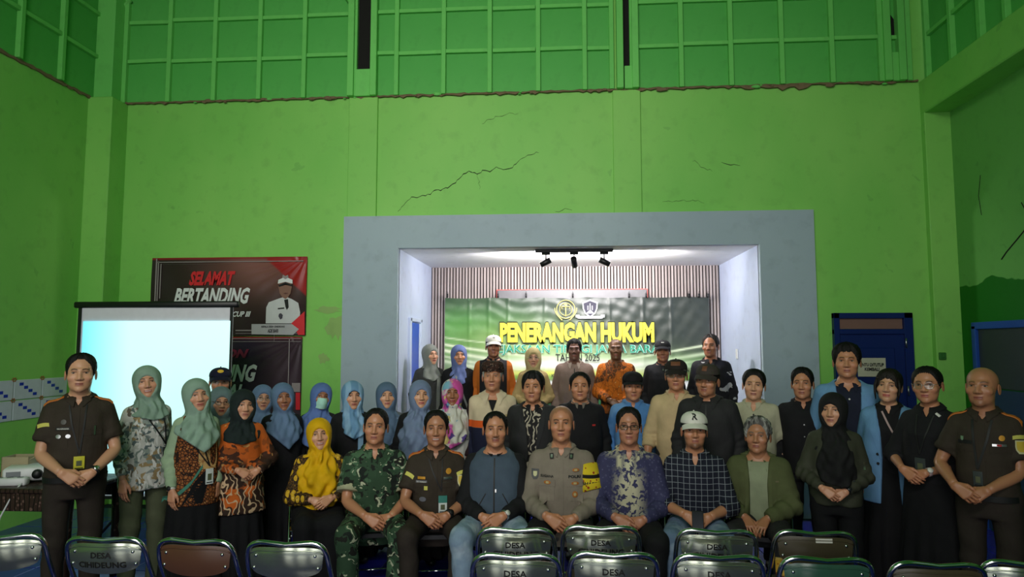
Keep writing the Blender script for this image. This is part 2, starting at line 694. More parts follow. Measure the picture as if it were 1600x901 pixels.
def crack(pts, w, parent=wall_back, y=D):
    """dark broken line of varying width running over the plaster"""
    P = []
    for (x0, z0), (x1, z1) in zip(pts[:-1], pts[1:]):
        n = max(3, int(math.hypot(x1 - x0, z1 - z0) / .03))
        for k in range(n):
            t = k / n
            P.append((x0 + (x1 - x0) * t + rs.normal(0, .006), z0 + (z1 - z0) * t + rs.normal(0, .010)))
    P = np.array(P)
    wd = .62 * w * (0.4 + 0.8 * rs.random(len(P))) * np.sin(np.linspace(.15, math.pi - .15, len(P))) ** .5
    up = np.stack([P[:, 0], np.full(len(P), y - .0025), P[:, 1] + wd / 2], 1)
    dn = np.stack([P[:, 0], np.full(len(P), y - .0025), P[:, 1] - wd / 2], 1)
    obj('crack', G().plate(np.stack([dn, up]), (0, -1, 0), .004), DARK, parent)


def wp(*px):
    return [(at(x, y, D)[0], at(x, y, D)[2]) for x, y in px]


crack(wp((622, 330), (640, 312), (668, 302), (700, 293), (732, 268), (742, 271), (775, 264), (800, 262), (812, 250), (830, 242), (846, 236)), .016)
crack(wp((745, 272), (750, 288), (749, 300)), .008)
crack(wp((752, 194), (775, 182), (800, 178), (815, 177)), .007)
crack(wp((1126, 254), (1142, 258), (1160, 258)), .012)
crack(wp((1082, 252), (1100, 262), (1118, 271)), .006)
crack(wp((1560, 398), (1574, 388), (1588, 378)), .010, None if False else wall_back)
crack(wp((868, 331), (884, 327), (900, 327)), .010)
crack(wp((1035, 316), (1060, 313), (1104, 316)), .006)
crack(wp((1250, 520), (1262, 470), (1266, 420)), .006)

# torn edge where the boards meet the plaster
g = G()
xs = np.arange(XL, XB, .045)
for row in range(2):
    zt = ZW + .012 + .012 * rs.random(len(xs))
    zb = ZW + .004 - (.006 + .024 * rs.random(len(xs)) ** 4 + np.where((xs > 1.9) & (xs < 2.7), .05, 0) * rs.random(len(xs)))
    yy = D - .030 - .014 * rs.random(len(xs))
    P = np.stack([np.stack([xs, yy, zb], 1), np.stack([xs, yy - .004, (zb + zt) / 2], 1), np.stack([xs, yy + .01, zt], 1)])
    g.plate(P, (0, -1, 0), .03)
    break
obj('broken_edge', g.mesh('broken_edge', False), BROKEN, wall_back)
for k in range(46):
    x = rs.uniform(XL + .1, XB)
    s_ = rs.uniform(.012, .04)
    g = G().ball((x, D - .035, ZW + rs.uniform(-.02, .015)), (s_ * 1.5, .018, s_ * .6), 6, 4)
    obj('plaster_lump', g.mesh('plaster_lump', False), BROKEN if k % 3 else BATTEN, wall_back)

# patch of peeled plaster left of the stage, and a small hook on the wall
for x, z, w_, h_ in wp((520, 508), (512, 545), (524, 476)) and [(*wp((524, 512))[0], .10, .12), (*wp((512, 484))[0], .13, .04), (*wp((506, 560))[0], .05, .06)]:
    th = np.linspace(0, 2 * math.pi, 20, endpoint=False)
    rr = 1 + .22 * rs.standard_normal(20)
    V = np.stack([x + w_ * rr * np.cos(th), np.full(20, D - .003), z + h_ * rr * np.sin(th)], 1)
    V = np.concatenate([V, V + A(0, .006, 0), [[x, D - .003, z]]])
    obj('peeled_plaster', G().add(V, [(j, 20 + j, 20 + (j + 1) % 20, (j + 1) % 20) for j in range(20)], [(j, (j + 1) % 20, 40) for j in range(20)]).mesh('peeled_plaster', False),
        paint('peeled_plaster', (152, 188, 112), (136, 172, 100), rough=.9), wall_back)


def boarding(parent, o, u, n, length, cols, z0, rows, dz, gaps=()):
    """square boards with battens over the joints; u runs along the wall, n points into the room"""
    o, u, n = A(*o), A(*u), A(*n)
    Rm = np.stack([u, -n, A(0, 0, 1)], 1)
    for i in range(len(cols) - 1):
        for j in range(rows):
            a, b = cols[i] + .004, cols[i + 1] - .004
            c = o + u * (a + b) / 2 + A(0, 0, z0 + dz * (j + .5) - o[2] * 0)
            tw = Rm @ np.array([[1, rs.normal(0, .006), 0], [rs.normal(0, .006), 1, rs.normal(0, .006)], [0, 0, 1]])
            obj('board', G().cbox((0, 0, 0), (b - a, .012, dz - .008)).mesh('board', False), BOARD, parent).matrix_local = mat4(tw, c)
    for i, a in enumerate(cols):
        if any(abs(a - q) < .01 for q in gaps):
            continue
        c = o + u * (a + rs.normal(0, .004)) + n * .030 + A(0, 0, z0 + dz * rows / 2)
        obj('batten', G().cbox((0, 0, 0), (.052, .056, dz * rows), b=.004).mesh('batten', False), BATTEN, parent).matrix_local = mat4(Rm, c)
    for j in range(1, rows):
        for i in range(len(cols) - 1):
            a, b = cols[i] + .025, cols[i + 1] - .025
            c = o + u * (a + b) / 2 + n * .024 + A(0, 0, z0 + dz * j + rs.normal(0, .008))
            tilt = rs.normal(0, .006)
            obj('batten', G().cbox((0, 0, 0), (b - a, .044, .044), b=.003).mesh('batten', False), BATTEN, parent).matrix_local = mat4(Rm @ rot_y(tilt), c)


def rot_y(a):
    return np.array([[math.cos(a), 0, math.sin(a)], [0, 1, 0], [-math.sin(a), 0, math.cos(a)]])


def mat4(Rm, c):
    from mathutils import Matrix
    M = np.eye(4)
    M[:3, :3] = Rm
    M[:3, 3] = c
    return Matrix(M.tolist())


DZ = .50


def px_cols(xs, y):
    return [at(x, y, D)[0] for x in xs]


sec = [px_cols((170, 200, 268, 338, 408, 478, 556), 100), px_cols((588, 621, 694, 767, 840, 914, 955), 85), px_cols((987, 1063, 1140, 1219, 1298, 1373, 1416), 75)]
for cols in sec:
    boarding(wall_back, (0, D - .006, 0), (1, 0, 0), (0, -1, 0), 0, cols, ZW + .005, 3, DZ)
# paired roof posts with a dark sheet painting the shade of the slot between them
for n_, (a, b, zb) in enumerate(((-2.50, -2.16, 5.0), (0.60, 0.84, 4.94), (3.50, 3.72, 5.0))):
    x0, x1 = (a, b)
    t_ = struct('trim_%d' % (5 + n_), G().cbox((x0 + .035, D - .05, (ZW + ZC) / 2), (.075, .10, ZC - ZW), b=.005), BATTEN)
    obj('post', G().cbox((x1 - .035, D - .05, (ZW + ZC) / 2), (.075, .10, ZC - ZW), b=.005).mesh('post', False), BATTEN, t_)
    obj('slot_shade', G().box(x0 + .06, x1 - .06, D - .012, D - .004, ZW, ZC).mesh('slot_shade', False), DARK, t_)
    obj('slot_block', G().cbox(((x0 + x1) / 2 + .01, D - .04, (ZW + zb) / 2), (x1 - x0 - .15, .07, zb - ZW), b=.004).mesh('slot_block', False), BATTEN, t_)
for (x0, y0), (x1, y1) in (((168, 36), (204, 0)), ((556, 16), (536, -14))):
    a, b = A(*at(x0, y0, D - .05)), A(*at(x1, y1, D - .05))
    obj('brace', G().tube([a, b], .032, 4), BATTEN, wall_back)

# left wall and right wall with their upper boarding, ceiling, front wall with openings
wall_left = struct('wall_left', G().box(XL - .2, XL, -4.2, D + .2, 0, ZW), GREEN)
boarding(wall_left, (XL + .006, 0, 0), (0, 1, 0), (1, 0, 0), 0, [2.4, 2.95, 3.5, 4.05, 4.6, 5.15, 5.7, 6.25, 6.82, 7.40], ZW + .005, 3, DZ)
g = G()
ys = np.arange(3.0, D, .05)
zt, zb = ZW + .02 * rs.random(len(ys)), ZW - .012 - .02 * rs.random(len(ys))
g.plate(np.stack([np.stack([np.full(len(ys), XL + .02), ys, zb], 1)[::-1], np.stack([np.full(len(ys), XL + .02), ys, zt], 1)[::-1]]), (1, 0, 0), .03)
obj('broken_edge', g.mesh('broken_edge', False), BROKEN, wall_left)
obj('corner_post', G().cbox((XL + .12, D - .12, (ZW + ZC) / 2), (.22, .22, ZC - ZW), b=.01).mesh('corner_post', False), BATTEN, wall_left)
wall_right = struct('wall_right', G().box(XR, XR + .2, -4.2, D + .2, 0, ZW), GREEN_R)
beam = struct('trim_8', G().cbox(((XB + XR + .1) / 2, 1.7, 4.495), (XR + .1 - XB, 11.8, .37), b=.012), GREEN)
boarding(wall_right, (XB + .10, 0, 0), (0, 1, 0), (-1, 0, 0), 0, [2.4, 2.95, 3.5, 4.05, 4.6, 5.15, 5.66, 6.20, 6.56], ZW + .005, 3, DZ)
boarding(wall_right, (XB + .10, 0, 0), (0, 1, 0), (-1, 0, 0), 0, [6.575, 7.05, 7.52], ZW + .005, 3, DZ)
crk = [(6.42, 2.86), (6.55, 2.78), (6.72, 2.68), (6.80, 2.62)]
for a, b in ((crk, .012), ([(6.42, 2.86), (6.40, 2.98), (6.47, 3.10)], .008), ([(7.05, 3.5), (7.1, 3.3), (7.07, 3.1)], .005)):
    P = np.array([(XR - .003, y, z) for y, z in a])
    obj('crack', G().tube(P, b / 2, 5), DARK, wall_right)
ceiling = struct('ceiling', G().box(XL - .3, XR + .4, -4.2, D + .3, ZC, ZC + .1), BOARD)
g = G().box(XL - .2, -4.4, -4.3, -4.15, 0, ZC).box(1.6, XR + .2, -4.3, -4.15, 0, ZC).box(-4.4, 1.6, -4.3, -4.15, 4.6, ZC)
wall_front = struct('wall_front', g, GREEN)

# glazed white wall tiles with blue squares at the left
tw = plain('white_wall_tile', (196, 206, 214), 0.2)
tb = plain('blue_tile_square', (36, 58, 170), 0.25)
tf = plain('tile_flower', (150, 96, 44), 0.4)
for j in range(2):
    for i in range(6):
        y, z = 7.02 - .37 * i, 1.155 + .205 * j
        t_ = obj('tile', G().cbox((XL + .006, y, z), (.014, .360, .196), b=.004).mesh('tile', False), tw, wall_left)
        q = G()
        for k in range(4):
            q.cbox((XL + .0138, y - .09 + .06 * k, z + .055 - .036 * k), (.002, .050, .030))
        obj('blue_squares', q.mesh('blue_squares', False), tb, t_)
        q = G()
        for a in range(6):
            an = a * math.pi / 3
            q.ball((XL + .0135, y + .185 + .022 * math.cos(an), z + .1025 + .016 * math.sin(an)), (.003, .011, .009), 6, 4)
        obj('corner_flower', q, tf, t_)

# ---------------------------------------------------------------- the stage
ZS = 0.25
g = G()
YP = D - .07
g.box(-2.51, -1.88, YP, D + .02, 0, 3.27).box(2.11, 2.69, YP, D + .02, 0, 3.27).box(-1.88, 2.11, YP, D + .02, 2.9, 3.27)
struct('trim_9', g, GREY)
YB = 9.5
wl = struct('wall_stage_left', G().box(-2.0, -1.88, D, YB, 0, 3.0), STAGEW)
struct('wall_stage_right', G().box(2.11, 2.23, D, YB, 0, 3.0), STAGEW)
struct('ceiling_stage', G().box(-2.0, 2.23, D + .0, YB + .2, 2.9, 3.02), WHITE)
struct('floor_stage', G().box(-1.88, 2.11, YP, YB, 0.0, ZS), plain('stage_floor', (70, 66, 62), .5))
wsb = struct('wall_stage_back', G().box(-1.95, 2.2, YB, YB + .12, 0, 3.0), plain('slat_backing', (46, 40, 38), .9))
slat_m = [plain('wood_slat_%d' % k, c, .5) for k, c in enumerate(((176, 164, 160), (166, 154, 150), (186, 174, 170)))]
ns = 92
for k in range(ns):
    x = -1.875 + (3.975 / ns) * (k + .5)
    obj('slat', G().cbox((x, YB - .011, 1.58), (.027, .022, 2.64), b=.003).mesh('slat', False), slat_m[k % 3], wsb)
# blue door standing in the left stage wall
d1 = thing('door_1', '', '')
del d1['label'], d1['category']
d1['kind'] = 'structure'
obj('door_frame', G().cbox((-1.872, 8.12, 1.19), (.05, .08, 1.90), b=.006).cbox((-1.872, 8.72, 1.19), (.05, .06, 1.90), b=.006).cbox((-1.872, 8.42, 2.12), (.05, .66, .05), b=.006).mesh('door_frame', False), STAGEW, d1)
obj('door_leaf', G().cbox((-1.864, 8.36, 1.16), (.03, .42, 1.84), b=.004).mesh('door_leaf', False), plain('bright_blue_door', (34, 70, 190), .35), d1)
obj('door_opening', G().cbox((-1.868, 8.63, 1.16), (.02, .12, 1.84)).mesh('door_opening', False), STAGEW, d1)
# track light
tl = thing('track_light', 'black ceiling track with three cylinder spotlights over the stage front', 'lamp', (0.24, D + .16, 2.9))
x0, x1 = at(836, 388, D + .16)[0] - .24, at(958, 388, D + .16)[0] - .24
obj('track', G().cbox(((x0 + x1) / 2, 0, -.02), (x1 - x0, .036, .036), b=.004).mesh('track', False), BLACKP, tl)
for px, dr in ((853, (-.85, .12, -.40)), (897, (.12, .75, -.62)), (944, (.88, .12, -.40))):
    x = at(px, 400, D + .16)[0] - .24
    h_ = obj('spotlight', G().cbox((x, 0, -.05), (.10, .034, .028), b=.006).tube([(x, 0, -.06), (x, 0, -.125)], .007, 8), BLACKP, tl)
    d_ = A(*dr) / np.linalg.norm(dr)
    c = A(x, 0, -.150)
    obj('lamp_head', G().tube([c - d_ * .062, c - d_ * .060, c + d_ * .066, c + d_ * .068], [.026, .033, .033, .030], 20), BLACKP, h_)
    obj('lamp_lens', G().tube([c + d_ * .0685, c + d_ * .0695], .024, 16), plain('lit_lamp_lens', (255, 248, 240), .4, emit=3.0), h_)
    l = bpy.data.lights.new('spot', 'SPOT')
    l.energy, l.spot_size, l.spot_blend, l.shadow_soft_size, l.color = 60, R(95), .7, .03, (1, .95, .92)
    lo = bpy.data.objects.new('spot', l)
    COL.objects.link(lo)
    q = c + d_ * .08 + A(.24, D + .16, 2.9)
    lo.location = q
    lo.rotation_euler = (math.acos(-d_[2]), 0, math.atan2(d_[1], d_[0]) - R(90))
# flat grey screen behind the banner with the red glow of its edge strip
tv = thing('display_panel', 'grey rimmed flat panel on the slatted wall, its top showing above the green banner', 'screen', (0.1, YB - .05, 0))
xa, xb, zt = -.94, 1.12, 2.57
obj('panel', G().cbox(((xa + xb) / 2 - .1, 0, zt - .55), (xb - xa, .05, 1.1), b=.006).mesh('panel', False), plain('grey_panel', (104, 104, 108), .4), tv)
obj('light_strip', G().cbox(((xa + xb) / 2 - .1, .018, zt - .55), (xb - xa + .03, .012, 1.125), b=.003).mesh('light_strip', False), plain('red_light_strip', (230, 90, 80), .4, emit=.25), tv)
# small white switch on the right stage wall
sw = thing('wall_switch', 'small white light switch on the pale right wall of the stage', 'switch', (2.108, 8.62, 1.70))
obj('plate', G().cbox((-.006, 0, 0), (.012, .085, .12), b=.004).mesh('plate', False), plain('white_plastic', (225, 226, 228), .4), sw)
obj('rocker', G().cbox((-.014, 0, 0), (.008, .03, .05), b=.002).mesh('rocker', False), plain('white_plastic', (225, 226, 228), .4), sw)
sw2 = thing('wall_switch', 'small green-painted switch box on the corner column beside the blue door', 'switch', (at(1472, 556, D - .085)[0], D - .082, at(1472, 556, D - .085)[2]))
obj('plate', G().cbox((0, -.012, 0), (.07, .025, .075), b=.006).mesh('plate', False), plain('painted_switch', (44, 108, 40), .5), sw2)
obj('rocker', G().cbox((0, -.028, 0), (.02, .012, .03), b=.003).mesh('rocker', False), plain('painted_switch', (44, 108, 40), .5), sw2)

# ---------------------------------------------------------------- green banner on the stage
YN = YB - .13
bx0, bx1, bz1 = at(695, 467, YN)[0], at(1108, 463, YN)[0], at(695, 465, YN)[2]
bz0 = bz1 - 1.62
nu, nv = 200, 96
U, Vv = np.meshgrid(np.linspace(0, 1, nu), np.linspace(0, 1, nv))
X, Z = bx0 + U * (bx1 - bx0), bz0 + Vv * (bz1 - bz0)


def banner_colour(U, V):
    C = np.zeros((*U.shape, 3)) + A(*lin((50, 58, 54)))

    def over(m, c):
        nonlocal C
        C = C + (A(*lin(c)) - C) * np.clip(m, 0, 1)[..., None]
    over(np.exp(-(U / .30) ** 2) * ss(V, .25, .55) * (1 - .75 * ss(V, .75, 1)), (76, 138, 60))
    over(.8 * np.exp(-((U - .32) / .22) ** 2 - ((V - .62) / .13) ** 2), (150, 178, 96))
    over(np.exp(-((U - .45) / .36) ** 2 - ((V - .46) / .10) ** 2), (176, 206, 150))
    for v0, cv, w, a in ((.60, .30, .010, .9), (.55, .36, .014, .9), (.50, .38, .008, .7), (.46, .36, .012, .6), (.66, .24, .006, .5)):
        q = V - (v0 - cv * U * (1.3 - U))
        over(a * np.exp(-(q / w) ** 2) * np.exp(-(U / .42) ** 2), (238, 244, 214))
    for v0, cv, w, a in ((.60, .40, .008, .95), (.53, .36, .014, .8), (.48, .32, .008, .9), (.44, .26, .02, .6)):
        q = V - (v0 - cv * (1 - U) ** 1.0)
        over(a * np.exp(-(q / w) ** 2) * np.exp(-((1 - U) / .40) ** 2), (226, 240, 206))
    over(.8 * np.exp(-((1 - U) / .26) ** 2 - ((V - .43) / .07) ** 2), (90, 150, 60))
    over(np.exp(-((V - .43) / .045) ** 2) * np.exp(-((U - .48) / .34) ** 2), (236, 240, 232))
    over(np.exp(-((V - .355) / .035) ** 2) * np.exp(-((U - .42) / .36) ** 2), (206, 214, 96))
    over(.8 * np.exp(-((V - .325) / .02) ** 2), (112, 168, 70))
    over(ss(-V, -.30, -.29), (226, 230, 228))
    over(ss(-V, -.19, -.18), (34, 92, 52))
    return C


relief = .003 * np.sin(14 * X + 5 * Z) + .003 * np.sin(40 * Z + 9 * X + 2 * np.sin(7 * X)) * ss(Vv, .5, 1) + .002 * np.sin(31 * X - 22 * Z)
for fx in (.095, .17, .245, .385, .63, .755, .86):
    relief -= .010 * np.exp(-((U - fx) / .004) ** 2)
Yb = YN + .02 + relief
sag = -.012 * np.abs(np.sin(U * math.pi * 5.5)) * Vv ** 6
P = np.stack([X, Yb, Z + sag], 2)
bn = thing('banner', 'dark green printed vinyl banner with yellow title hung across the stage wall', 'banner', (0, 0, 0))
obj('sheet', G().plate(P, (0, -1, 0), .002, banner_colour(U, Vv)).mesh('sheet', True, True), vcol('banner_vinyl', .38, .5, .15, 14), bn)
YT = YN - .012


def banner_word(body, x0, x1, y0, y1, mat, bold=0.0, dy=0.0, name='lettering'):
    a, b = at(x0, y1, YT + dy), at(x1, y0, YT + dy)
    return wall_text(name, body, a[0], b[0], a[2], b[2], YT + dy, mat, bn, bold)


yel = plain('yellow_print', (238, 226, 70), .75)
drk = plain('dark_print', (34, 44, 20), .75)
teal = plain('teal_print', (40, 150, 120), .75)
pale = plain('pale_print', (200, 235, 225), .75)
blk = plain('black_print', (24, 26, 28), .75)
banner_word('PENERANGAN HUKUM', 780, 1023, 501, 537, drk, .085, .003)
banner_word('PENERANGAN HUKUM', 781, 1022, 503, 535, yel, .055)
banner_word('KEJAKSAAN TINGGI JAWA BARAT', 766, 1041, 538, 555, pale, .030, .003)
banner_word('KEJAKSAAN TINGGI JAWA BARAT', 767, 1040, 538.5, 554.5, teal, .008)
banner_word('TAHUN 2025', 868, 937, 553, 564, blk, .012)
banner_word('KEJAKSAAN', 862, 900, 584, 591, blk, .012)
banner_word('BAGIAN HUMAS', 1054, 1100, 574, 581, blk, .012)
banner_word('JAWA BARAT', 862, 900, 594, 600, blk, .012)
# round seal (ring, star, scales) and shield with ribbon
c = at(884, 483, YT)
gold = plain('gold_print', (196, 190, 120), .75)
sl = G()
an = np.linspace(0, 2 * math.pi, 41)
sl.tube(np.stack([c[0] + .125 * np.cos(an), np.full(41, YT), c[2] + .125 * np.sin(an)], 1), .007, 4, caps=False)
sl.tube(np.stack([c[0] + .085 * np.cos(an), np.full(41, YT), c[2] + .085 * np.sin(an)], 1), .005, 4, caps=False)
sl.box(c[0] - .008, c[0] + .008, YT - .003, YT + .003, c[2] - .10, c[2] + .09)
sl.box(c[0] - .06, c[0] + .06, YT - .003, YT + .003, c[2] + .03, c[2] + .042)
for s_ in (-1, 1):
    sl.tube([(c[0] + s_ * .055, YT, c[2] + .03), (c[0] + s_ * .075, YT, c[2] - .02), (c[0] + s_ * .035, YT, c[2] - .02), (c[0] + s_ * .055, YT, c[2] + .03)], .003, 4)
    w_ = np.linspace(0, 1, 12)
    sl.tube(np.stack([c[0] + s_ * (.05 + .10 * np.sin(w_ * 1.7)), np.full(12, YT), c[2] - .15 + .17 * w_], 1), .010 * (1 - .5 * w_), 5)
star_ = [(c[0] + (.03 if k % 2 == 0 else .012) * math.sin(k * math.pi / 5), YT - .001, c[2] + .062 + (.03 if k % 2 == 0 else .012) * math.cos(k * math.pi / 5)) for k in range(10)]
sl.add(star_ + [(c[0], YT - .001, c[2] + .062)], None, [(k, (k + 1) % 10, 10) for k in range(10)])
obj('seal', sl, gold, bn, 'pale gold round seal with scales')
c = at(922, 483, YT)
prof = [(-.105, .085), (-.06, .10), (0, .125), (.06, .10), (.105, .085), (.10, 0), (.07, -.07), (0, -.125), (-.07, -.07), (-.10, 0)]


def shield(k, dy, mat, parent, name):
    V = [(c[0] + x * k, YT + dy, c[2] + .012 + z * k) for x, z in prof] + [(c[0], YT + dy, c[2] + .012)]
    return obj(name, G().add(V, None, [(i, (i + 1) % 10, 10) for i in range(10)]).mesh(name, False), mat, parent)


sh_ = shield(1.0, 0, plain('white_print', (226, 228, 230), .75), bn, 'shield')
sh_['label'] = 'white edged dark shield with a ribbon'
shield(.84, -.003, plain('navy_print', (52, 50, 66), .75), sh_, 'shield_field')
q = G()
q.box(c[0] - .17, c[0] + .17, YT - .006, YT - .002, c[2] - .125, c[2] - .092)
for s_ in (-1, 1):
    q.box(c[0] + s_ * .17 - .025, c[0] + s_ * .17 + .025, YT - .004, YT - .001, c[2] - .112, c[2] - .075)
q.add([(c[0] - .055, YT - .006, c[2] - .055), (c[0] + .055, YT - .006, c[2] - .055), (c[0], YT - .006, c[2] - .005)], None, [(0, 1, 2)])
for x in (-.03, 0, .03):
    q.box(c[0] + x - .005, c[0] + x + .005, YT - .006, YT - .003, c[2] - .01, c[2] + .05 + (.03 if x == 0 else 0))
obj('ribbon', q.mesh('ribbon', False), plain('white_print', (226, 228, 230), .75), sh_)
clipm = BLACKP
for px in (699, 778, 822, 895, 983, 1010, 1076, 1092, 1106):
    a = at(px, 463, YN)
    obj('clip', G().cbox((a[0], YN, a[2] + .012), (.022, .05, .055), b=.004).tube([(a[0] - .01, YN, a[2] + .04), (a[0], YN - .02, a[2] + .075), (a[0] + .01, YN, a[2] + .04)], .003, 5), clipm, bn)

# ---------------------------------------------------------------- red and black banners on the back wall
def cup_banner(label, x0, x1, z0, z1, y, seed):
    nu, nv = 120, 60
    U, V = np.meshgrid(np.linspace(0, 1, nu), np.linspace(0, 1, nv))
    X, Z = x0 + U * (x1 - x0), z0 + V * (z1 - z0)
    C = np.zeros((nv, nu, 3)) + A(*lin((40, 26, 28)))

    def over(m, c):
        nonlocal C
        C = C + (A(*lin(c)) - C) * np.clip(m, 0, 1)[..., None]
    if seed == 0:
        over(.75 * np.exp(-((U - .70) / .30) ** 2 - ((V - .95) / .40) ** 2), (150, 96, 88))
        over(.5 * np.exp(-((U - .3) / .2) ** 2 - ((V - .2) / .2) ** 2), (24, 18, 18))
        over(ss(U + .55 * V, 1.27, 1.28), (158, 28, 30))
    else:
        over(.6 * ss(U, .5, .9), (66, 46, 62))
        over(.5 * np.exp(-((U - .62) / .12) ** 2), (30, 20, 60))
    over(.9 * ss(V, .975, .985), (146, 26, 30))
    # radiating tension folds from the upper right corner
    d = np.hypot(U - 1, (V - 1) * .7)
    an = np.arctan2(1 - V, 1 - U)
    rel = .010 * np.sin(an * 26) * np.exp(-d / .28) * ss(d, .01, .08) + .004 * np.sin(20 * U + 7 * V + seed)
    P = np.stack([X, y + rel, Z], 2)
    t = thing('banner', label, 'banner')
    obj('sheet', G().plate(P, (0, -1, 0), .002, C).mesh('sheet', True, True), vcol('banner_vinyl', .38, .5, .15, 14), t)
    return t


redp, whp, gyp = plain('red_print', (214, 38, 48), .4), plain('white_print', (226, 228, 230), .75), plain('grey_print', (150, 140, 142), .4)
yb = D - .03
a, b = at(238, 403, yb), at(477, 524, yb)
cb = cup_banner('red and black printed banner with a portrait in white uniform, upper one on the wall', a[0], b[0], b[2], a[2], yb, 0)


def cup_word(t, body, x0, x1, y0, y1, mat, bold=.03, shear=.35):
    p0, p1 = at(x0, y1, yb - .014), at(x1, y0, yb - .014)
    return wall_text('lettering', body, p0[0], p1[0], p0[2], p1[2], yb - .014, mat, t, bold, shear)


cup_word(cb, 'SELAMAT', 295, 368, 423, 446, redp, .05)
cup_word(cb, 'BERTANDING', 271, 391, 449, 475, whp, .04)
cup_word(cb, 'CIHIDEUNG CUP III', 310, 392, 486, 495, whp, .03)
g = G()
for x0, y0, x1, y1 in ((246, 408, 474, 409), (248, 412, 360, 413), (246, 408, 247.2, 470), (250, 412, 251, 466), (243, 404, 244, 470), (368, 515, 398, 517), (368, 520, 474, 521)):
    p0, p1 = at(x0, y1, yb - .013), at(x1, y0, yb - .013)
    g.box(p0[0], p1[0], yb - .014, yb - .010, p0[2], p1[2])
obj('print_line', g.mesh('print_line', False), gyp, cb)


def flat(name, pts, y, mat, parent):
    P = [at(px, py, y) for px, py in pts]
    c = np.mean(P, 0)
    n = len(P)
    return obj(name, G().add([*P, c], None, [(k, (k + 1) % n, n) for k in range(n)]).mesh(name, False), mat, parent)


yp = yb - .016
por = flat('portrait', [(415, 505), (416, 480), (420, 472), (436, 466), (446, 463), (456, 467), (466, 473), (469, 488), (468, 505)], yp, plain('uniform_print', (206, 208, 210), .4), cb)
por['label'] = 'flat print of a man in white uniform'
flat('printed_face', [(437, 458), (435, 447), (437, 438), (446, 434), (454, 438), (456, 448), (454, 458), (450, 464), (446, 467), (441, 464)], yp - .003, plain('face_print', (134, 96, 82), .4), por)
flat('printed_hat', [(434, 443), (435, 437), (446, 432), (457, 437), (457, 443), (446, 440)], yp - .006, whp, por)
flat('printed_hair', [(435, 445), (446, 440.5), (457, 445), (456, 447), (446, 443), (436, 448)], yp - .005, blk, por)
flat('printed_emblem', [(441, 433), (442, 429), (446, 431), (450, 429), (451, 433), (446, 436)], yp - .007, gyp, por)
flat('printed_tie', [(444, 468), (450, 467), (451, 480), (448, 484), (446, 479)], yp - .004, blk, por)
flat('printed_medal', [(435, 494), (436, 490), (439, 489), (442, 492), (441, 497), (438, 499)], yp - .004, plain('medal_print', (70, 66, 80), .4), por)
flat('printed_name_bar', [(434, 481), (444, 480), (444, 482), (434, 483)], yp - .004, blk, por)
flat('printed_mouth', [(442, 458), (446, 457), (451, 458), (446, 459.5)], yp - .006, plain('mouth_print', (92, 50, 46), .4), por)
flat('red_corner', [(455, 505), (476, 486), (476, 523), (466, 523)], yp - .006, redp, cb)
rb = flat('name_ribbon', [(393, 506), (456, 506), (467, 514), (458, 523), (393, 522)], yp - .009, plain('ribbon_print', (176, 176, 180), .4), cb)
for t_, x0, x1, y0, y1 in (('KEPALA DESA CIHIDEUNG', 408, 445, 508.5, 511.5), ('ADE BARI', 418, 435, 513.5, 519.5)):
    p0, p1 = at(x0, y1, yp - .013), at(x1, y0, yp - .013)
    wall_text('lettering', t_, p0[0], p1[0], p0[2], p1[2], yp - .013, blk, rb, .03, .2)
a, b = at(240, 530, yb), at(469, 650, yb)
cb2 = cup_banner('second dark red banner with grey lettering, directly under the one with the portrait', a[0], b[0], b[2] - .25, a[2] + .03, yb + .004, 3)
cup_word(cb2, 'MAAJON', 300, 389, 545, 563, plain('dim_red_print', (120, 24, 60), .4), .05)
cup_word(cb2, 'KAMPUNG', 288, 402, 569, 596, whp, .04)
cup_word(cb2, 'FINAL', 322, 381, 600, 622, whp, .04)
g = G()
for x0, y0, x1, y1 in ((243, 528, 470, 529.2), (243, 533, 470, 533.8), (451, 528, 451.6, 600), (428, 520, 428.8, 533)):
    p0, p1 = at(x0, y1, yb - .012), at(x1, y0, yb - .012)
    g.box(p0[0], p1[0], yb - .013, yb - .010, p0[2], p1[2])
obj('print_line', g.mesh('print_line', False), gyp, cb2)
flat('white_panel', [(456, 598), (469, 598), (469, 612), (456, 612)], yb - .013, gyp, cb2)
flat('red_panel', [(462, 613), (469, 613), (469, 640), (462, 640)], yb - .013, redp, cb2)

# ---------------------------------------------------------------- doors on the right
d2 = bpy.data.objects.new('door_2', None)
COL.objects.link(d2)
d2['kind'] = 'structure'
dx0, dx1, dz = 2.86, 3.67, 2.15
yd = D - .03
obj('door_frame', G().cbox((dx0 + .03, yd, dz / 2), (.06, .07, dz), b=.005).cbox((dx1 - .045, yd, dz / 2), (.09, .07, dz), b=.005).cbox(((dx0 + dx1) / 2, yd, dz - .03), (dx1 - dx0, .07, .06), b=.005)
    .cbox(((dx0 + dx1) / 2, yd, dz - .20), (dx1 - dx0, .06, .055), b=.005).mesh('door_frame', False), BLUE, d2)
lf = obj('door_leaf', G().cbox(((dx0 + dx1) / 2 - .01, yd + .01, .97), (dx1 - dx0 - .14, .035, 1.92), b=.004).mesh('door_leaf', False), BLUE, d2)
for z0, z1 in ((.15, .85), (.98, 1.78)):
    obj('door_panel', G().cbox(((dx0 + dx1) / 2 - .01, yd - .010, (z0 + z1) / 2), (dx1 - dx0 - .36, .02, z1 - z0), b=.008).mesh('door_panel', False), BLUE, lf)
obj('transom_pane', G().cbox(((dx0 + dx1) / 2 - .015, yd + .005, dz - .115), (dx1 - dx0 - .16, .012, .11)).mesh('transom_pane', False), plain('dusty_pane', (122, 92, 84), .3), d2, 'dusty pinkish brown pane')
for z in (1.83, 1.33):
    obj('hinge', G().tube([(dx1 - .085, yd - .045, z - .05), (dx1 - .085, yd - .045, z + .05)], .009, 8), plain('steel', (170, 170, 170), .35, 1.0), d2)
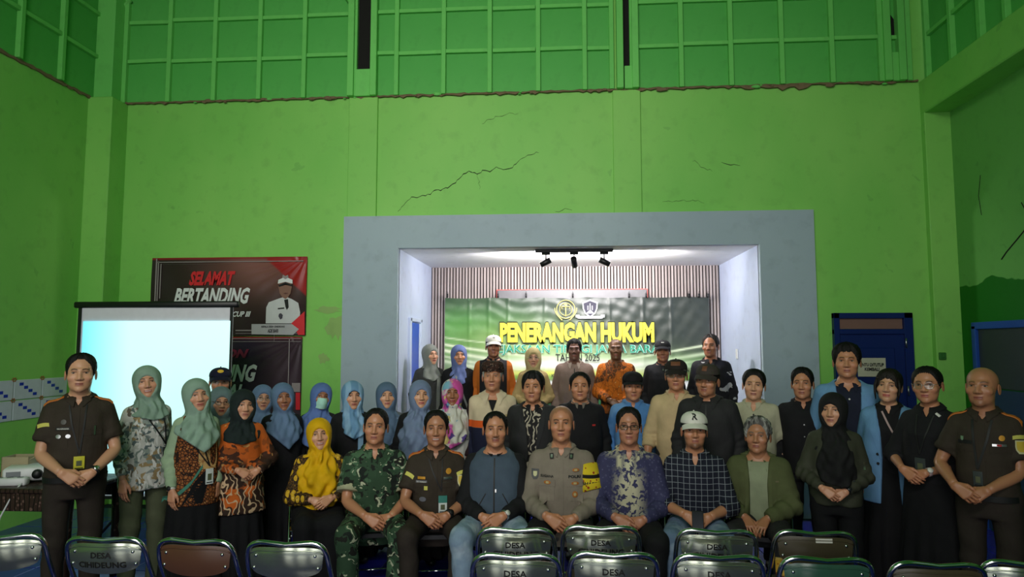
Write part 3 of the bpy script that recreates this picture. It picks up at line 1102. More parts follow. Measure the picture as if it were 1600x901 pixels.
ps = thing('door_sign', 'pale lettered paper sign taped on the blue door', 'sign')
p0, p1 = at(1341, 588, yd - .04), at(1384, 559, yd - .04)
nu = 8
U, V = np.meshgrid(np.linspace(0, 1, 9), np.linspace(0, 1, 7))
P = np.stack([p0[0] + U * (p1[0] - p0[0]), yd - .036 - .005 * np.sin(U * 5 + V), p0[2] + V * (p1[2] - p0[2])], 2)
obj('paper', G().plate(P, (0, -1, 0), .002), plain('cream_paper', (186, 186, 164), .8), ps)
for t_, x0, x1, y0, y1 in (('PINTU DITUTUP', 1343, 1381, 567, 572), ('KEMBALI', 1351, 1374, 574, 579)):
    p0, p1 = at(x0, y1, yd - .046), at(x1, y0, yd - .046)
    wall_text('lettering', t_, p0[0], p1[0], p0[2], p1[2], yd - .046, blk, ps, .03, .12)
d3 = bpy.data.objects.new('door_3', None)
COL.objects.link(d3)
d3['kind'] = 'structure'
BL2 = paint('blue_frame_paint', (34, 76, 158), (28, 68, 146), rough=.4)
ya, yb_ = 5.7, 7.27
obj('door_frame', G().cbox((XR - .01, yb_ - .03, 1.0), (.08, .07, 2.0), b=.005).cbox((XR - .01, ya + .03, 1.0), (.08, .07, 2.0), b=.005).cbox((XR - .01, (ya + yb_) / 2, 2.0), (.08, yb_ - ya, .07), b=.005).mesh('door_frame', False), BL2, d3)
obj('upper_panel', G().cbox((XR - .005, (ya + yb_) / 2, 1.68), (.03, yb_ - ya - .10, .58), b=.004).mesh('upper_panel', False), plain('dark_grey_panel', (34, 44, 46), .5), d3)
obj('lower_panel', G().cbox((XR - .005, (ya + yb_) / 2, .70), (.03, yb_ - ya - .10, 1.36), b=.004).mesh('lower_panel', False), plain('navy_panel', (16, 44, 74), .5), d3)

# ---------------------------------------------------------------- projection screen
ysn = 6.3
p0, p1 = at(108, 778, ysn), at(365, 475, ysn)
sx0, sx1, sz0, sz1 = p0[0], p1[0], p0[2], p1[2]
scx = (sx0 + sx1) / 2
ps_ = thing('projection_screen', 'white projection screen on a tripod glowing pale cyan', 'screen', (scx, ysn, 0))
hw = (sx1 - sx0) / 2
obj('screen_case', G().cbox((0, .01, sz1 + .0), (2 * hw + .10, .06, .06), b=.012), BLACKP, ps_)
P = np.stack(np.meshgrid(np.linspace(-hw, hw, 24), np.linspace(sz0, sz1 - .02, 20)), 2)
P = np.stack([P[..., 0], .004 * np.sin(P[..., 0] * 4), P[..., 1]], 2)
obj('screen_fabric', G().plate(P, (0, -1, 0), .003), plain('screen_fabric', (218, 216, 226), .8), ps_)
obj('screen_border', G().box(-hw, -hw + .034, -.010, -.006, sz0, sz1 - .03).box(hw - .028, hw, -.010, -.006, sz0, sz1 - .03).box(-hw, hw, -.010, -.006, sz0, sz0 + .03).mesh('screen_border', False), BLACKP, ps_)
i0, i1 = at(116, 768, ysn - .012), at(360, 501, ysn - .012)
P = np.stack(np.meshgrid(np.linspace(i0[0] - scx, i1[0] - scx, 24), np.linspace(i0[2], i1[2], 20)), 2)
P = np.stack([P[..., 0], -.012 + .004 * np.sin(P[..., 0] * 4), P[..., 1]], 2)
k = NT('projected_image')
gx = k.n('ShaderNodeSeparateXYZ', i_0=k.coords()).outputs
col_ = k.mix(k.rng(gx[0], -.75, -.25), lin((120, 236, 255)), lin((212, 255, 255)))
k.put(k.b.inputs['Base Color'], col_)
k.put(k.b.inputs['Emission Color'], col_)
k.b.inputs['Emission Strength'].default_value = 0.72  # projector's light on the fabric, put in as the sheet's own glow
obj('projected_image', G().grid(P), k.m, ps_, 'bright cyan white projected picture')
obj('centre_pole', G().tube([(0, .06, .1), (0, .06, sz1)], .016, 12), BLACKP, ps_)
for an in (90, 210, 330):
    obj('leg', G().tube([(0, .06, .55), (.45 * math.cos(R(an)), .06 + .45 * math.sin(R(an)), .012)], .012, 10), BLACKP, ps_)

# ---------------------------------------------------------------- table with projector and boxes at the left
wood = cloth('carved_dark_wood', (58, 42, 36), [(('vor', 26, .30, .22, (1, 1, 1), .05), (112, 86, 78)), (('wave', 9, .75, .9, (1, 1, 1)), (30, 22, 18))], rough=.45, bump=.3)
tb_ = thing('table', 'dark carved wooden table holding the white projector beside the left wall', 'table', (-4.12, 5.0, 0))
obj('tabletop', G().cbox((0, 0, .765), (1.3, .62, .035), b=.008).mesh('tabletop', False), wood, tb_)
for s_ in (-1, 1):
    obj('apron', G().cbox((0, s_ * .285, .685), (1.22, .025, .125), b=.004).mesh('apron', False), wood, tb_)
for sx in (-1, 1):
    for sy in (-1, 1):
        obj('leg', G().tube([(sx * .57, sy * .27, 0), (sx * .57, sy * .27, .1), (sx * .57, sy * .27, .4), (sx * .57, sy * .27, .75)], [.026, .036, .030, .040], 10), wood, tb_)
wpl = plain('white_plastic', (225, 226, 228), .4)
q = at(48, 775, 5.0)
pj = thing('projector', 'white projector with a dark lens on the carved table at far left', 'projector', (q[0], 4.98, .7825), R(28))
obj('body', G().cbox((0, 0, .065), (.30, .24, .10), b=.014), wpl, pj)
obj('lens', G().tube([(.07, -.12, .065), (.07, -.145, .065)], [.036, .032], 16), BLACKP, pj)
obj('vent', G().cbox((-.08, -.121, .065), (.09, .004, .05)).mesh('vent', False), plain('grey_plastic', (120, 124, 130), .5), pj)
for s_ in (-1, 1):
    obj('foot', G().tube([(s_ * .11, -.08, 0), (s_ * .11, -.08, .018)], .014, 8), BLACKP, pj)
q = at(6, 765, 4.9)
bx = thing('cardboard_box', 'small beige open carton at the left end of the carved table', 'box', (q[0] - .02, 5.08, .7825), R(8))
kraft = plain('kraft_card', (172, 158, 128), .85)
g = G()
for a in ((-.1, .1, -.08, -.074, 0, .17), (-.1, .1, .074, .08, 0, .17), (-.1, -.094, -.08, .08, 0, .17), (.094, .1, -.08, .08, 0, .17), (-.1, .1, -.08, .08, 0, .006)):
    g.box(*a)
obj('carton', g.mesh('carton', False), kraft, bx)
obj('flap', G().cbox((.13, 0, .165), (.07, .15, .004), rot_y(-.5)).mesh('flap', False), kraft, bx)
q = at(14, 772, 4.8)
pa = thing('power_strip', 'white power strip with a cable at the table edge in front of the carton', 'power strip', (q[0], 4.80, .7825), R(12))
obj('housing', G().cbox((0, 0, .028), (.24, .07, .056), b=.008), wpl, pa)
for k in range(3):
    obj('socket', G().tube([(-.07 + .07 * k, 0, .056), (-.07 + .07 * k, 0, .058)], .022, 14), plain('grey_plastic', (120, 124, 130), .5), pa)
cb_ = G().tube([(.10, -.03, .02), (.09, -.10, -.02), (.02, -.13, -.2), (-.03, -.12, -.45), (0, -.14, -.70), (.10, -.2, -.775)], .006, 6)
obj('cable', cb_, wpl, pa)
# ================================================================ folding chairs
STEEL = {}


def steel(name, col, rough, metal=.85):
    k = NT(name)
    n = k.n('ShaderNodeTexNoise', i_Vector=k.coords((1, 1, 3)), i_Scale=7.0, i_Detail=4.0)
    c = lin(col)
    k.put(k.b.inputs['Base Color'], k.mix(n.outputs[0], tuple(v * .8 for v in c), tuple(min(1, v * 1.2) for v in c)))
    k.b.inputs['Metallic'].default_value = metal
    k.b.inputs['Roughness'].default_value = rough
    k.put(k.b.inputs['Normal'], k.n('ShaderNodeBump', i_Height=n.outputs[0], i_Strength=.03, i_Distance=.02).outputs[0])
    return k.m


PANEL = steel('polished_steel_back', (166, 172, 156), .15)
PANEL_B = plain('brown_vinyl_back', (92, 60, 44), .35)
PANEL_D = plain('olive_brown_back', (74, 66, 48), .32)
PANEL_G = plain('green_enamel_back', (52, 88, 72), .16)
SEATV = plain('black_vinyl_seat', (30, 30, 32), .4)
INK = plain('stencil_ink', (14, 14, 14), .6)
RUB = plain('rubber_foot', (22, 22, 22), .8)


def bez(pts, n=8):
    """smooth path through points (Catmull-Rom)"""
    P = np.array(pts, float)
    P = np.concatenate([[2 * P[0] - P[1]], P, [2 * P[-1] - P[-2]]])
    out = []
    for i in range(1, len(P) - 2):
        for k in range(n):
            t = k / n
            a, b, c, d = P[i - 1:i + 3]
            out.append(.5 * (2 * b + (c - a) * t + (2 * a - 5 * b + 4 * c - d) * t * t + (3 * b - 3 * c + d - a) * t ** 3))
    out.append(P[-2])
    return np.array(out)


def back_y(x, z):
    """rear face of the back panel (chair space: sitter looks to +y)"""
    return -.212 - (z - .70) * .12 - .034 * (1 - np.clip(np.abs(x) / .19, 0, 1) ** 2) - .013 * (1 - ((z - .715) / .08) ** 2)


CH = {}
dip = .010
half = bez([(.205, .235, .012), (.212, .05, .33), (.214, -.10, .52), (.212, -.185, .66), (.204, -.222, .755), (.180, -.238, .800), (.13, -.243, .816), (.06, -.245, .812)], 6)
full = np.concatenate([half, [(0, -.245, .816 - dip)], (half * A(-1, 1, 1))[::-1]])
CH['frame'] = G().tube(full, .0122, 12).mesh('frame')
rear = bez([(.190, -.255, .012), (.188, -.05, .24), (.186, .12, .425)], 6)
CH['rear_leg'] = [G().tube(rear * A(s, 1, 1), .0105, 10).mesh('rear_leg') for s in (-1, 1)]
CH['crossbar'] = [G().tube([(-.205, .18, .095), (.205, .18, .095)], .008, 8).mesh('crossbar'), G().tube([(-.19, -.20, .075), (.19, -.20, .075)], .008, 8).mesh('crossbar'),
                  G().tube([(-.205, .19, .43), (.205, .19, .43)], .009, 8).mesh('crossbar')]
u, v = np.meshgrid(np.linspace(-1, 1, 13), np.linspace(-1, 1, 13))
q = 1 / np.maximum(1e-6, (np.abs(u) ** 6 + np.abs(v) ** 6) ** (1 / 6)) * np.maximum(np.abs(u), np.abs(v))
P = np.stack([.195 * u * q, .02 + .19 * v * q, .452 + .018 * np.clip(1 - np.maximum(np.abs(u), np.abs(v)) ** 4, 0, 1)], 2)
CH['seat'] = G().plate(P, (0, 0, 1), .03).mesh('seat')
u, v = np.meshgrid(np.linspace(-1, 1, 25), np.linspace(0, 1, 9))
X = .192 * u * (1 - .05 * (1 - v))
zt = .795 - .022 * np.abs(u) ** 5
zb = .668 - .050 * np.sqrt(np.clip(1 - u ** 2, 0, 1)) + .02
Z = zb + (zt - zb) * v
P = np.stack([X, back_y(X, Z), Z], 2)
CH['back_panel'] = G().plate(P, (0, -1, 0), .004)
# rolled rim along the top of the panel
rim = np.stack([X[-1], back_y(X[-1], Z[-1]) - .003, Z[-1] - .016], 1)
CH['back_panel'].tube(rim, .0035, 6)
CH['rivets'] = [G().ball((x, back_y(x, z) - .001, z), (.0085, .006, .0085), 10, 6).mesh('rivet') for x, z in ((-.152, .752), (.152, .752), (-.165, .690), (.165, .690))]
CH['back_panel'] = CH['back_panel'].mesh('back_panel')
CH['shoe'] = [G().tube([(s * x, y, 0), (s * x, y, .03)], .015, 8).mesh('rubber_foot') for s in (-1, 1) for x, y in ((.2055, .232), (.19, -.258))]


def stencil(body, x0, x1, z0, z1):
    V, F = text_geo(body, 1.0, bold=.022)
    mn, mx = V.min(0), V.max(0)
    X = x0 + (V[:, 0] - mn[0]) / (mx[0] - mn[0]) * (x1 - x0)
    Z = z0 + (V[:, 1] - mn[1]) / (mx[1] - mn[1]) * (z1 - z0)
    return text_mesh('stencil', np.stack([X, back_y(X, Z) - .0025, Z], 1), F)


ST = [stencil('DESA', -.055, .052, .722, .752), stencil('CIHIDEUNG', -.125, .122, .672, .703)]


def chair_with(mat, words):
    P_ = {k: v for k, v in CH.items()}
    return P_


def make_chair(label, loc, rz=0.0, panel=PANEL, words=True, group='rows of steel folding chairs', sticker=False, dip_=True):
    t = thing('folding_chair', label, 'chair', loc, rz, group)

    def part(name, me, mat, parent=t):
        o = bpy.data.objects.new(name, me)
        COL.objects.link(o)
        o.parent = parent
        if len(me.materials) == 0:
            me.materials.append(mat)
        o.material_slots[0].link = 'OBJECT'
        o.material_slots[0].material = mat
        return o
    part('frame', CH['frame'], CHROME)
    for m in CH['rear_leg']:
        part('rear_leg', m, CHROME)
    for m in CH['crossbar']:
        part('crossbar', m, CHROME)
    part('seat', CH['seat'], SEATV)
    bp = part('back_panel', CH['back_panel'], panel)
    for m in CH['rivets']:
        part('rivet', m, CHROME, bp)
    for m in CH['shoe']:
        part('rubber_foot', m, RUB)
    if words:
        for m in ST:
            part('stencil', m, INK, bp)
    if sticker:
        u, v = np.meshgrid(np.linspace(0, 1, 6), np.linspace(0, 1, 3))
        X, Z = -.005 + .085 * u, .768 + .022 * v
        o = part('sticker', G().plate(np.stack([X, back_y(X, Z) - .003, Z], 2), (0, -1, 0), .002).mesh('sticker', False), plain('white_sticker', (214, 210, 202), .6), bp)
        o['label'] = 'small white paper sticker'
    return t


def chair_at(label, pxc, pyt, Y, rz=0.0, **kw):
    """back's top edge centred at the pixel, chair looking away to the stage"""
    p = at(pxc, pyt, Y)
    # chair's back top is .245 behind its origin
    return make_chair(label, (p[0] - .245 * math.sin(R(-rz)) * -1, Y + .245 * math.cos(R(rz)), 0), R(rz), **kw)


Y1, Y2 = 3.36, 3.84
chair_at('steel folding chair cut by the left picture edge, below the carved table', 0, 848, 3.42, 14, words=False)
chair_at('lettered steel folding chair in front of the yellow badge card', 162, 848, 3.42, 2)
chair_at('brown backed folding chair between the two chairs on the left', 303, 850, 3.42, -3, panel=PANEL_B, words=False)
chair_at('unlettered steel folding chair in front of the seated yellow headscarf', 446, 852, 3.42, 0, words=False)
chair_at('lettered steel folding chair of the nearer row, in front of the blue vest', 806, 865, Y1 - .06, 1)
chair_at('lettered steel folding chair of the nearer row, in front of the navy batik shirt', 959, 859, Y1, 0)
chair_at('lettered steel folding chair of the nearer row, in front of the checked shirt', 1123, 859, Y1, -1)
chair_at('dark green backed folding chair in front of the long black headscarf', 1292, 862, Y1, -2, panel=PANEL_G, words=False)
chair_at('olive brown backed lettered folding chair in front of the round glasses', 1466, 866, Y1 - .04, -2, panel=PANEL_D)
chair_at('steel folding chair cut by the right picture edge', 1612, 858, Y1, -10, words=False)
chair_at('lettered steel folding chair of the farther row, just beyond the one before the blue vest', 806, 829, Y2 - .08, 1)
chair_at('lettered steel folding chair of the farther row, in front of the grey police shirt', 939, 820, Y2, 0)
chair_at('lettered steel folding chair of the farther row, in front of the checked shirt', 1120, 827, Y2 - .03, -3)
chair_at('brown backed folding chair with a white sticker, in front of the olive jacket', 1274, 825, Y2 - .02, -4, panel=PANEL_D, words=False, sticker=True)

# snack packet standing on a chair seat
q = at(1222, 880, 3.95)
sb = thing('snack_packet', 'yellow and maroon snack packet on a seat beside the sticker chair', 'packet', (q[0], 3.86, .472), R(-20))
u, v = np.meshgrid(np.linspace(-1, 1, 11), np.linspace(0, 1, 11))
bul = .024 * np.sqrt(np.clip(1 - u ** 2, 0, 1)) * np.sqrt(np.clip(1 - (2 * v - 1) ** 4, 0, 1))
Xp = .065 * u * (1 - .06 * np.sin(v * math.pi))
g = G()
lean = .25
for s in (1, -1):
    Pp = np.stack([Xp, -s * bul + .06 * v, .17 * v], 2)
    g.grid(Pp, flip=s < 0)
obj('pouch', g, cloth('packet_foil', (206, 160, 60), [(('z', .05, .10, .004), (96, 22, 24)), ([('vor', 30, .25, .2), ('z', .10, .16)], (120, 40, 30))], rough=.3, bump=.3), sb)
obj('seal', G().cbox((0, .06, .172), (.125, .006, .014)).mesh('seal', False), plain('packet_seal', (214, 180, 90), .35), sb)
# ================================================================ people
SKIN = vcol('skin', rough=0.40, spec=0.45, bump=0.06, bscale=90)


def head_sdf(p, g):
    fw, jw, nz = g['fw'], g['jw'], g['nose']
    d = smin(ell(p, (0, 0.018, 0.030), (0.074 * fw, 0.090, 0.080)), ell(p, (0, -0.022, -0.035), (0.061 * fw, 0.066, 0.077)), 0.03)
    d = smin(d, ell(p, (0, -0.034, -0.078), (0.045 * jw, 0.044, 0.034)), 0.025)
    d = smin(d, ell(p, (0, -0.072, -0.097), (0.020 * jw, 0.015, 0.014)), 0.02)
    for s in (-1, 1):
        d = smin(d, ell(p, (s * 0.042 * fw, -0.058, -0.026), (0.021, 0.020, 0.018)), 0.02)
        d = smin(d, rcone(p, (s * 0.010, -0.077, 0.022), (s * 0.038, -0.066, 0.025), 0.008, 0.007), 0.014)
        d = smax(d, -ell(p, (s * 0.031, -0.094, 0.004), (0.019, 0.013, 0.0115)), 0.012)
    d = smin(d, rcone(p, (0, -0.078, 0.014), (0, -0.0935 - 0.004 * nz, -0.028), 0.0075, 0.0118 * nz), 0.012)
    for s in (-1, 1):
        d = smin(d, ell(p, (s * 0.0132 * nz, -0.0885, -0.033), (0.0090, 0.011, 0.0075)), 0.007)
    sm = g['smile']
    zc = -0.0625
    for x in (-0.014, 0, 0.014):
        zz = zc + sm * 6.0 * x * x
        d = smin(d, ell(p, (x, -0.083 + 12 * x * x, zz + 0.0055), (0.011, 0.0075, 0.0048)), 0.005)
        d = smin(d, ell(p, (x * 0.85, -0.082 + 12 * x * x, zz - 0.0065), (0.011, 0.0085, 0.0058)), 0.005)
    d = smin(d, rcone(p, (0, 0.012, -0.07), (0, 0.028, -0.52), g['neck'], g['neck'] * 1.06), 0.022)
    return d


def skull_sdf(p, g):
    fw = g['fw']
    d = smin(ell(p, (0, 0.018, 0.030), (0.075 * fw, 0.091, 0.081)), ell(p, (0, -0.018, -0.035), (0.063 * fw, 0.066, 0.078)), 0.03)
    return smin(d, rcone(p, (0, 0.012, -0.07), (0, 0.028, -0.52), g['neck'], g['neck']), 0.03)


C0 = A(0, -0.005, -0.025)


def sphere_dirs(nu, elev, fdens=0.55):
    u = np.linspace(0, 2 * math.pi, nu, endpoint=False)
    az = u - fdens * np.sin(u)
    E, Z = np.meshgrid(np.radians(elev), az, indexing='ij')
    # azimuth 0 looks to -y (the face)
    return np.stack([np.cos(E) * np.sin(Z), -np.cos(E) * np.cos(Z), np.sin(E)], 2), E, Z


def star(sdf, D, tmax=0.44, it=20):
    d = D.reshape(-1, 3)
    lo, hi = np.full(len(d), 0.015), np.full(len(d), tmax)
    for _ in range(it):
        m = (lo + hi) / 2
        ins = sdf(C0 + d * m[:, None]) < 0
        lo, hi = np.where(ins, m, lo), np.where(ins, hi, m)
    return ((lo + hi) / 2).reshape(D.shape[:2])


HEAD_EL = np.concatenate([np.linspace(-81, -62, 6), np.linspace(-58, 50, 52), np.linspace(56, 89.5, 8)])
HEAD_D, HEAD_E, HEAD_Z = sphere_dirs(72, HEAD_EL)
HAIR_EL = np.concatenate([np.linspace(-46, 70, 46), np.linspace(74, 89.6, 5)])
HAIR_D, HAIR_E, HAIR_Z = sphere_dirs(88, HAIR_EL, 0.3)


HAIRLINE = {
    'short': [(0, 64), (26, 64), (40, 53), (50, 46), (58, 32), (64, 16), (74, 2), (82, 6), (90, 24), (102, 24), (112, 2), (130, -22), (180, -30)],
    'high': [(0, 66), (20, 64), (34, 55), (46, 56), (56, 38), (64, 18), (74, 6), (82, 8), (90, 24), (102, 24), (112, 2), (130, -22), (180, -30)],
    'fringe': [(0, 54), (18, 50), (34, 53), (46, 42), (54, 29), (62, 12), (74, -6), (82, 0), (90, 20), (102, 20), (112, 0), (130, -26), (180, -34)],
    'bangs': [(0, 44), (10, 46), (24, 40), (38, 27), (54, -14), (64, -42), (80, -40), (92, -20), (102, -20), (112, -30), (130, -44), (180, -46)],
    'tied': [(0, 60), (30, 57), (44, 50), (56, 36), (66, 18), (76, 4), (84, 6), (92, 14), (104, 12), (114, -6), (130, -28), (180, -36)],
    'side': [(0, 61), (20, 59), (36, 53), (50, 40), (60, 20), (72, 0), (82, 4), (90, 22), (102, 22), (112, 0), (130, -24), (180, -32)],
}


def hairline(Z, style):
    t = HAIRLINE[style]
    a = np.degrees(np.abs((Z + math.pi) % (2 * math.pi) - math.pi))
    return np.interp(a, [q[0] for q in t], [q[1] for q in t])


def make_hand(curl, thumb=0.0, h=0.0049, spread=1.0):
    """right hand: wrist at the origin, fingers +x, back of hand +z, thumb side +y, 5 cm of forearm"""
    palm, fing = [], []
    data = [((0.090, 0.027), (0.042, 0.026, 0.021), 0.0088, 0.10), ((0.093, 0.009), (0.046, 0.029, 0.022), 0.0090, 0.02),
            ((0.089, -0.010), (0.043, 0.027, 0.021), 0.0086, -0.05), ((0.081, -0.027), (0.034, 0.020, 0.018), 0.0076, -0.13)]
    for i, ((kx, ky), ln, r, sp) in enumerate(data):
        palm.append(((0.005, ky * 0.55, 0), (kx, ky, 0), 0.0150, 0.0115))
        p = A(kx, ky, 0)
        ang, segs = 0.0, []
        for j in range(3):
            ang += math.radians(curl[j] + 3 * i)
            d = A(math.cos(ang) * math.cos(sp * spread), math.cos(ang) * math.sin(sp * spread), -math.sin(ang))
            q = p + d * ln[j]
            segs.append((p, q, r * (1 - 0.07 * j), r * (0.93 - 0.08 * j)))
            p = q
        fing.append(segs)
    t0, t1, t2, t3 = A(0.018, 0.020, -0.006), A(0.050, 0.043, -0.012 - 0.008 * thumb), A(0.078, 0.052 - 0.012 * thumb, -0.018 - 0.016 * thumb), A(0.102, 0.054 - 0.026 * thumb, -0.024 - 0.024 * thumb)

    def fn(p):
        d = None
        for a, b, ra, rb in palm:
            q = rcone(p, a, b, ra, rb)
            d = q if d is None else smin(d, q, 0.012)
        d = smin(d, rcone(p, (-0.055, 0, 0), (0.0, 0, 0), 0.0275, 0.0225), 0.014)
        th = smin(rcone(p, t0, t1, 0.0165, 0.0125), smin(rcone(p, t1, t2, 0.0118, 0.0105), rcone(p, t2, t3, 0.0105, 0.0082), 0.004), 0.005)
        d = smin(d, th, 0.009)
        for segs in fing:
            f = None
            for a, b, ra, rb in segs:
                q = rcone(p, a, b, ra, rb)
                f = q if f is None else smin(f, q, 0.003)
            d = smin(d, f, 0.0035)
        return np.maximum(d, -0.052 - p[:, 0])

    V, Q = surface_nets(fn, (-0.06, -0.055, -0.11), (0.20, 0.085, 0.035), h)
    V[:, 2] *= 0.92
    return relax(V, Q, 1, 0.4), Q


HANDS = {'relaxed': make_hand((16, 22, 14), 0.3), 'over': make_hand((26, 34, 22), 0.5), 'under': make_hand((38, 52, 30), 0.8, spread=0.3),
         'flat': make_hand((12, 14, 8), 0.1), 'grip': make_hand((46, 56, 30), 1.0, spread=0.3)}
HANDS_LO = {k: make_hand(c, t, 0.0062) for k, c, t in (('over', (26, 34, 22), 0.5), ('under', (38, 52, 30), 0.8), ('relaxed', (16, 22, 14), 0.3))}

TORSO = {
    'm': [(-0.16, .150, .108, .012), (0.0, .160, .116, .010), (0.10, .150, .112, .004), (0.20, .148, .110, -.004), (0.31, .158, .114, -.006),
          (0.38, .158, .107, .002), (0.420, .148, .090, .008), (0.448, .124, .076, .012), (0.474, .096, .068, .014), (0.496, .070, .062, .014), (0.530, .057, .057, .014)],
    'f': [(-0.16, .156, .112, .012), (0.0, .160, .116, .010), (0.10, .140, .104, .004), (0.20, .134, .104, -.004), (0.31, .142, .122, -.014),
          (0.38, .140, .106, .000), (0.420, .132, .088, .008), (0.448, .112, .076, .012), (0.474, .086, .066, .014), (0.496, .062, .058, .014), (0.530, .050, .050, .014)],
}


def rot_from(x, z):
    """matrix whose columns are the images of the hand's x, y, z axes"""
    x = x / np.linalg.norm(x)
    z = z - x * (z @ x)
    z /= np.linalg.norm(z)
    return np.stack([x, np.cross(z, x), z], 1)


class Person:
    def __init__(self, label, px, py, Y, ground=0.0, sex='m', seat=None, rz=0.0, head=(0, 0, 0), face=None, belly=0.0, cover=0.015, hsc=1.09,
                 skin=(150, 108, 84), width=1.0, lod=1.0, lean=0.0):
        top = at(px, py, Y)
        self.label, self.sex, self.lod = label, sex, lod
        self.seat = seat
        zt = top[2] - ground
        self.s = (zt - cover - (0.53 + (seat - 0.45) if seat else 0)) / (0.758 if seat else 1.688)
        s = self.s
        self.hs = (0.55 + 0.45 * s) * hsc * (0.97 if sex == 'f' else 1.0)
        self.pz = (seat + 0.08) if seat else 0.93 * s
        self.hz = zt - cover - 0.108 * self.hs
        self.hrot = [R(v) for v in head]
        self.hy = -0.012 - lean
        self.belly, self.width = belly, 1 + (width - 1) * 0.7
        self.root = thing('person', label, 'person', (top[0], top[1], ground), R(rz))
        self.g = dict(fw=1.07, jw=1.08, nose=1.0, neck=0.055 if sex == 'm' else 0.047, smile=0.2, brow=1.0, teeth=0, lip=(150, 80, 72),
                      moustache=0, beard=0, age=0, liner=0)
        if face:
            self.g.update(face)
        self.skin = A(*lin(skin))
        self.fns = {}
        self.cuffs = {}
        s_, w_ = self.s, self.width
        sx = (.146 if sex == 'm' else .130) * s_ * w_
        self.sh = {-1: A(-sx, .008, self.pz + .402 * s_), 1: A(sx, .008, self.pz + .402 * s_)}
        self.arm = {}

    # torso table in local metres, grown by t
    def torso(self, t=0.0, z0=-0.16, z1=0.53, straight=0.0, flare=0.0):
        s = self.s
        rows = []
        base = np.array(TORSO[self.sex])
        zs = sorted(set([z0, z1] + [z for z in base[:, 0] if z0 < z < z1]))
        if z0 < base[0, 0]:
            zs = [z0] + [z for z in zs if z > z0]
        for z in zs:
            a, b, yc = [np.interp(z, base[:, 0], base[:, k]) for k in (1, 2, 3)]
            if straight and z < 0.3:
                a, b = a + (max(a, .160) - a) * straight, b + (max(b, .116) - b) * straight
            k = math.exp(-((z - 0.10) / 0.13) ** 2) * self.belly
            a, b, yc = a + k * 0.35, b + k * 0.75, yc - k * 0.45
            if flare and z < 0.15:
                f = (0.15 - z) * flare
                a, b = a + f, b + f
            rows.append((self.pz + z * s, (a * self.width + 0) * s + t, b * s * (0.5 + 0.5 * self.width) + t, yc * s))
        return rows

    def tz(self, z):
        return self.pz + z * self.s

    # ------------------------------------------------------------ arms
    def set_arm(self, side, wrist, hint, hand='relaxed', fdir=None, nrm=None):
        s = self.s
        S_ = self.sh[side]
        W = A(wrist[0], wrist[1], self.pz + wrist[2] * s)
        W[0] *= s
        W[1] *= s
        L1, L2 = 0.285 * s, 0.245 * s
        d = W - S_
        L = np.linalg.norm(d)
        if L > (L1 + L2) * 0.995:
            W = S_ + d / L * (L1 + L2) * 0.995
            d = W - S_
            L = np.linalg.norm(d)
        u = d / L
        a = (L1 * L1 - L2 * L2 + L * L) / (2 * L)
        hgt = math.sqrt(max(L1 * L1 - a * a, 1e-6))
        hv = np.asarray(hint, float)
        hv = hv - u * (hv @ u)
        hv /= np.linalg.norm(hv)
        E = S_ + u * a + hv * hgt
        f = (W - E) / L2
        fd = f if fdir is None else np.asarray(fdir, float)
        nr = A(side * 0.8, -0.5, 0.2) if nrm is None else np.asarray(nrm, float)
        self.arm[side] = (S_, E, W, hand, fd, nr)

    def pose(self, kind, dx=0.0, dz=0.0, wide=1.0, dy=0.0, over=-1):
        """over: which hand lies on top (-1 the person's right)"""
        if kind == 'clasp':
            yy, z = -0.215 - dy - self.belly * 0.75, 0.015 + dz
            if self.seat:
                yy, z = -0.30 - dy, 0.085 + dz
            for sd in (-1, 1):
                up = sd == over
                o = 0.0 if up else 0.028
                self.set_arm(sd, (sd * 0.082 * wide + dx, yy + o, z + (0.016 if up else 0.0)), (sd * 0.62, 0.55, -0.25),
                             'over' if up else 'under', (-sd * 0.80, -0.20 if not self.seat else -0.45, -0.56 if not self.seat else -0.45),
                             (sd * 0.35, -0.80, 0.45))
        elif kind == 'side':
            for sd in (-1, 1):
                self.hang(sd)
        elif kind == 'knees':
            for sd in (-1, 1):
                self.set_arm(sd, (sd * 0.10 * wide + dx, -0.26 - dy, 0.075 + dz), (sd * 0.9, 0.4, -0.2), 'over', (-sd * 0.35, -0.75, -0.40), (sd * 0.1, -0.45, 0.9))

    def hang(self, sd, fwd=0.0, out=0.0):
        w = 0.222 if self.sex == 'm' else 0.200
        self.set_arm(sd, (sd * (w * self.width + out), -0.035 - fwd, -0.085), (sd * 0.25, 0.9, 0), 'relaxed', (sd * 0.02, -0.14, -1), (sd * 0.75, -0.62, 0))

    # ------------------------------------------------------------ body: head, neck, torso, arms, hands, legs
    def hx(self, V):
        """head space -> local, with the turn of the head"""
        V = np.asarray(V, float) * self.hs
        w = ss(V[:, 2] / self.hs, -0.21, -0.085)
        pv = A(0, 0.012, -0.12) * self.hs
        P = V - pv
        yaw, tilt, nod = [r * w for r in self.hrot]
        c, s_ = np.cos(nod), np.sin(nod)
        P = np.stack([P[:, 0], c * P[:, 1] + s_ * P[:, 2], -s_ * P[:, 1] + c * P[:, 2]], 1)
        c, s_ = np.cos(tilt), np.sin(tilt)
        P = np.stack([c * P[:, 0] + s_ * P[:, 2], P[:, 1], -s_ * P[:, 0] + c * P[:, 2]], 1)
        c, s_ = np.cos(yaw), np.sin(yaw)
        P = np.stack([c * P[:, 0] - s_ * P[:, 1], s_ * P[:, 0] + c * P[:, 1], P[:, 2]], 1)
        return P + pv + A(0, self.hy, self.hz)

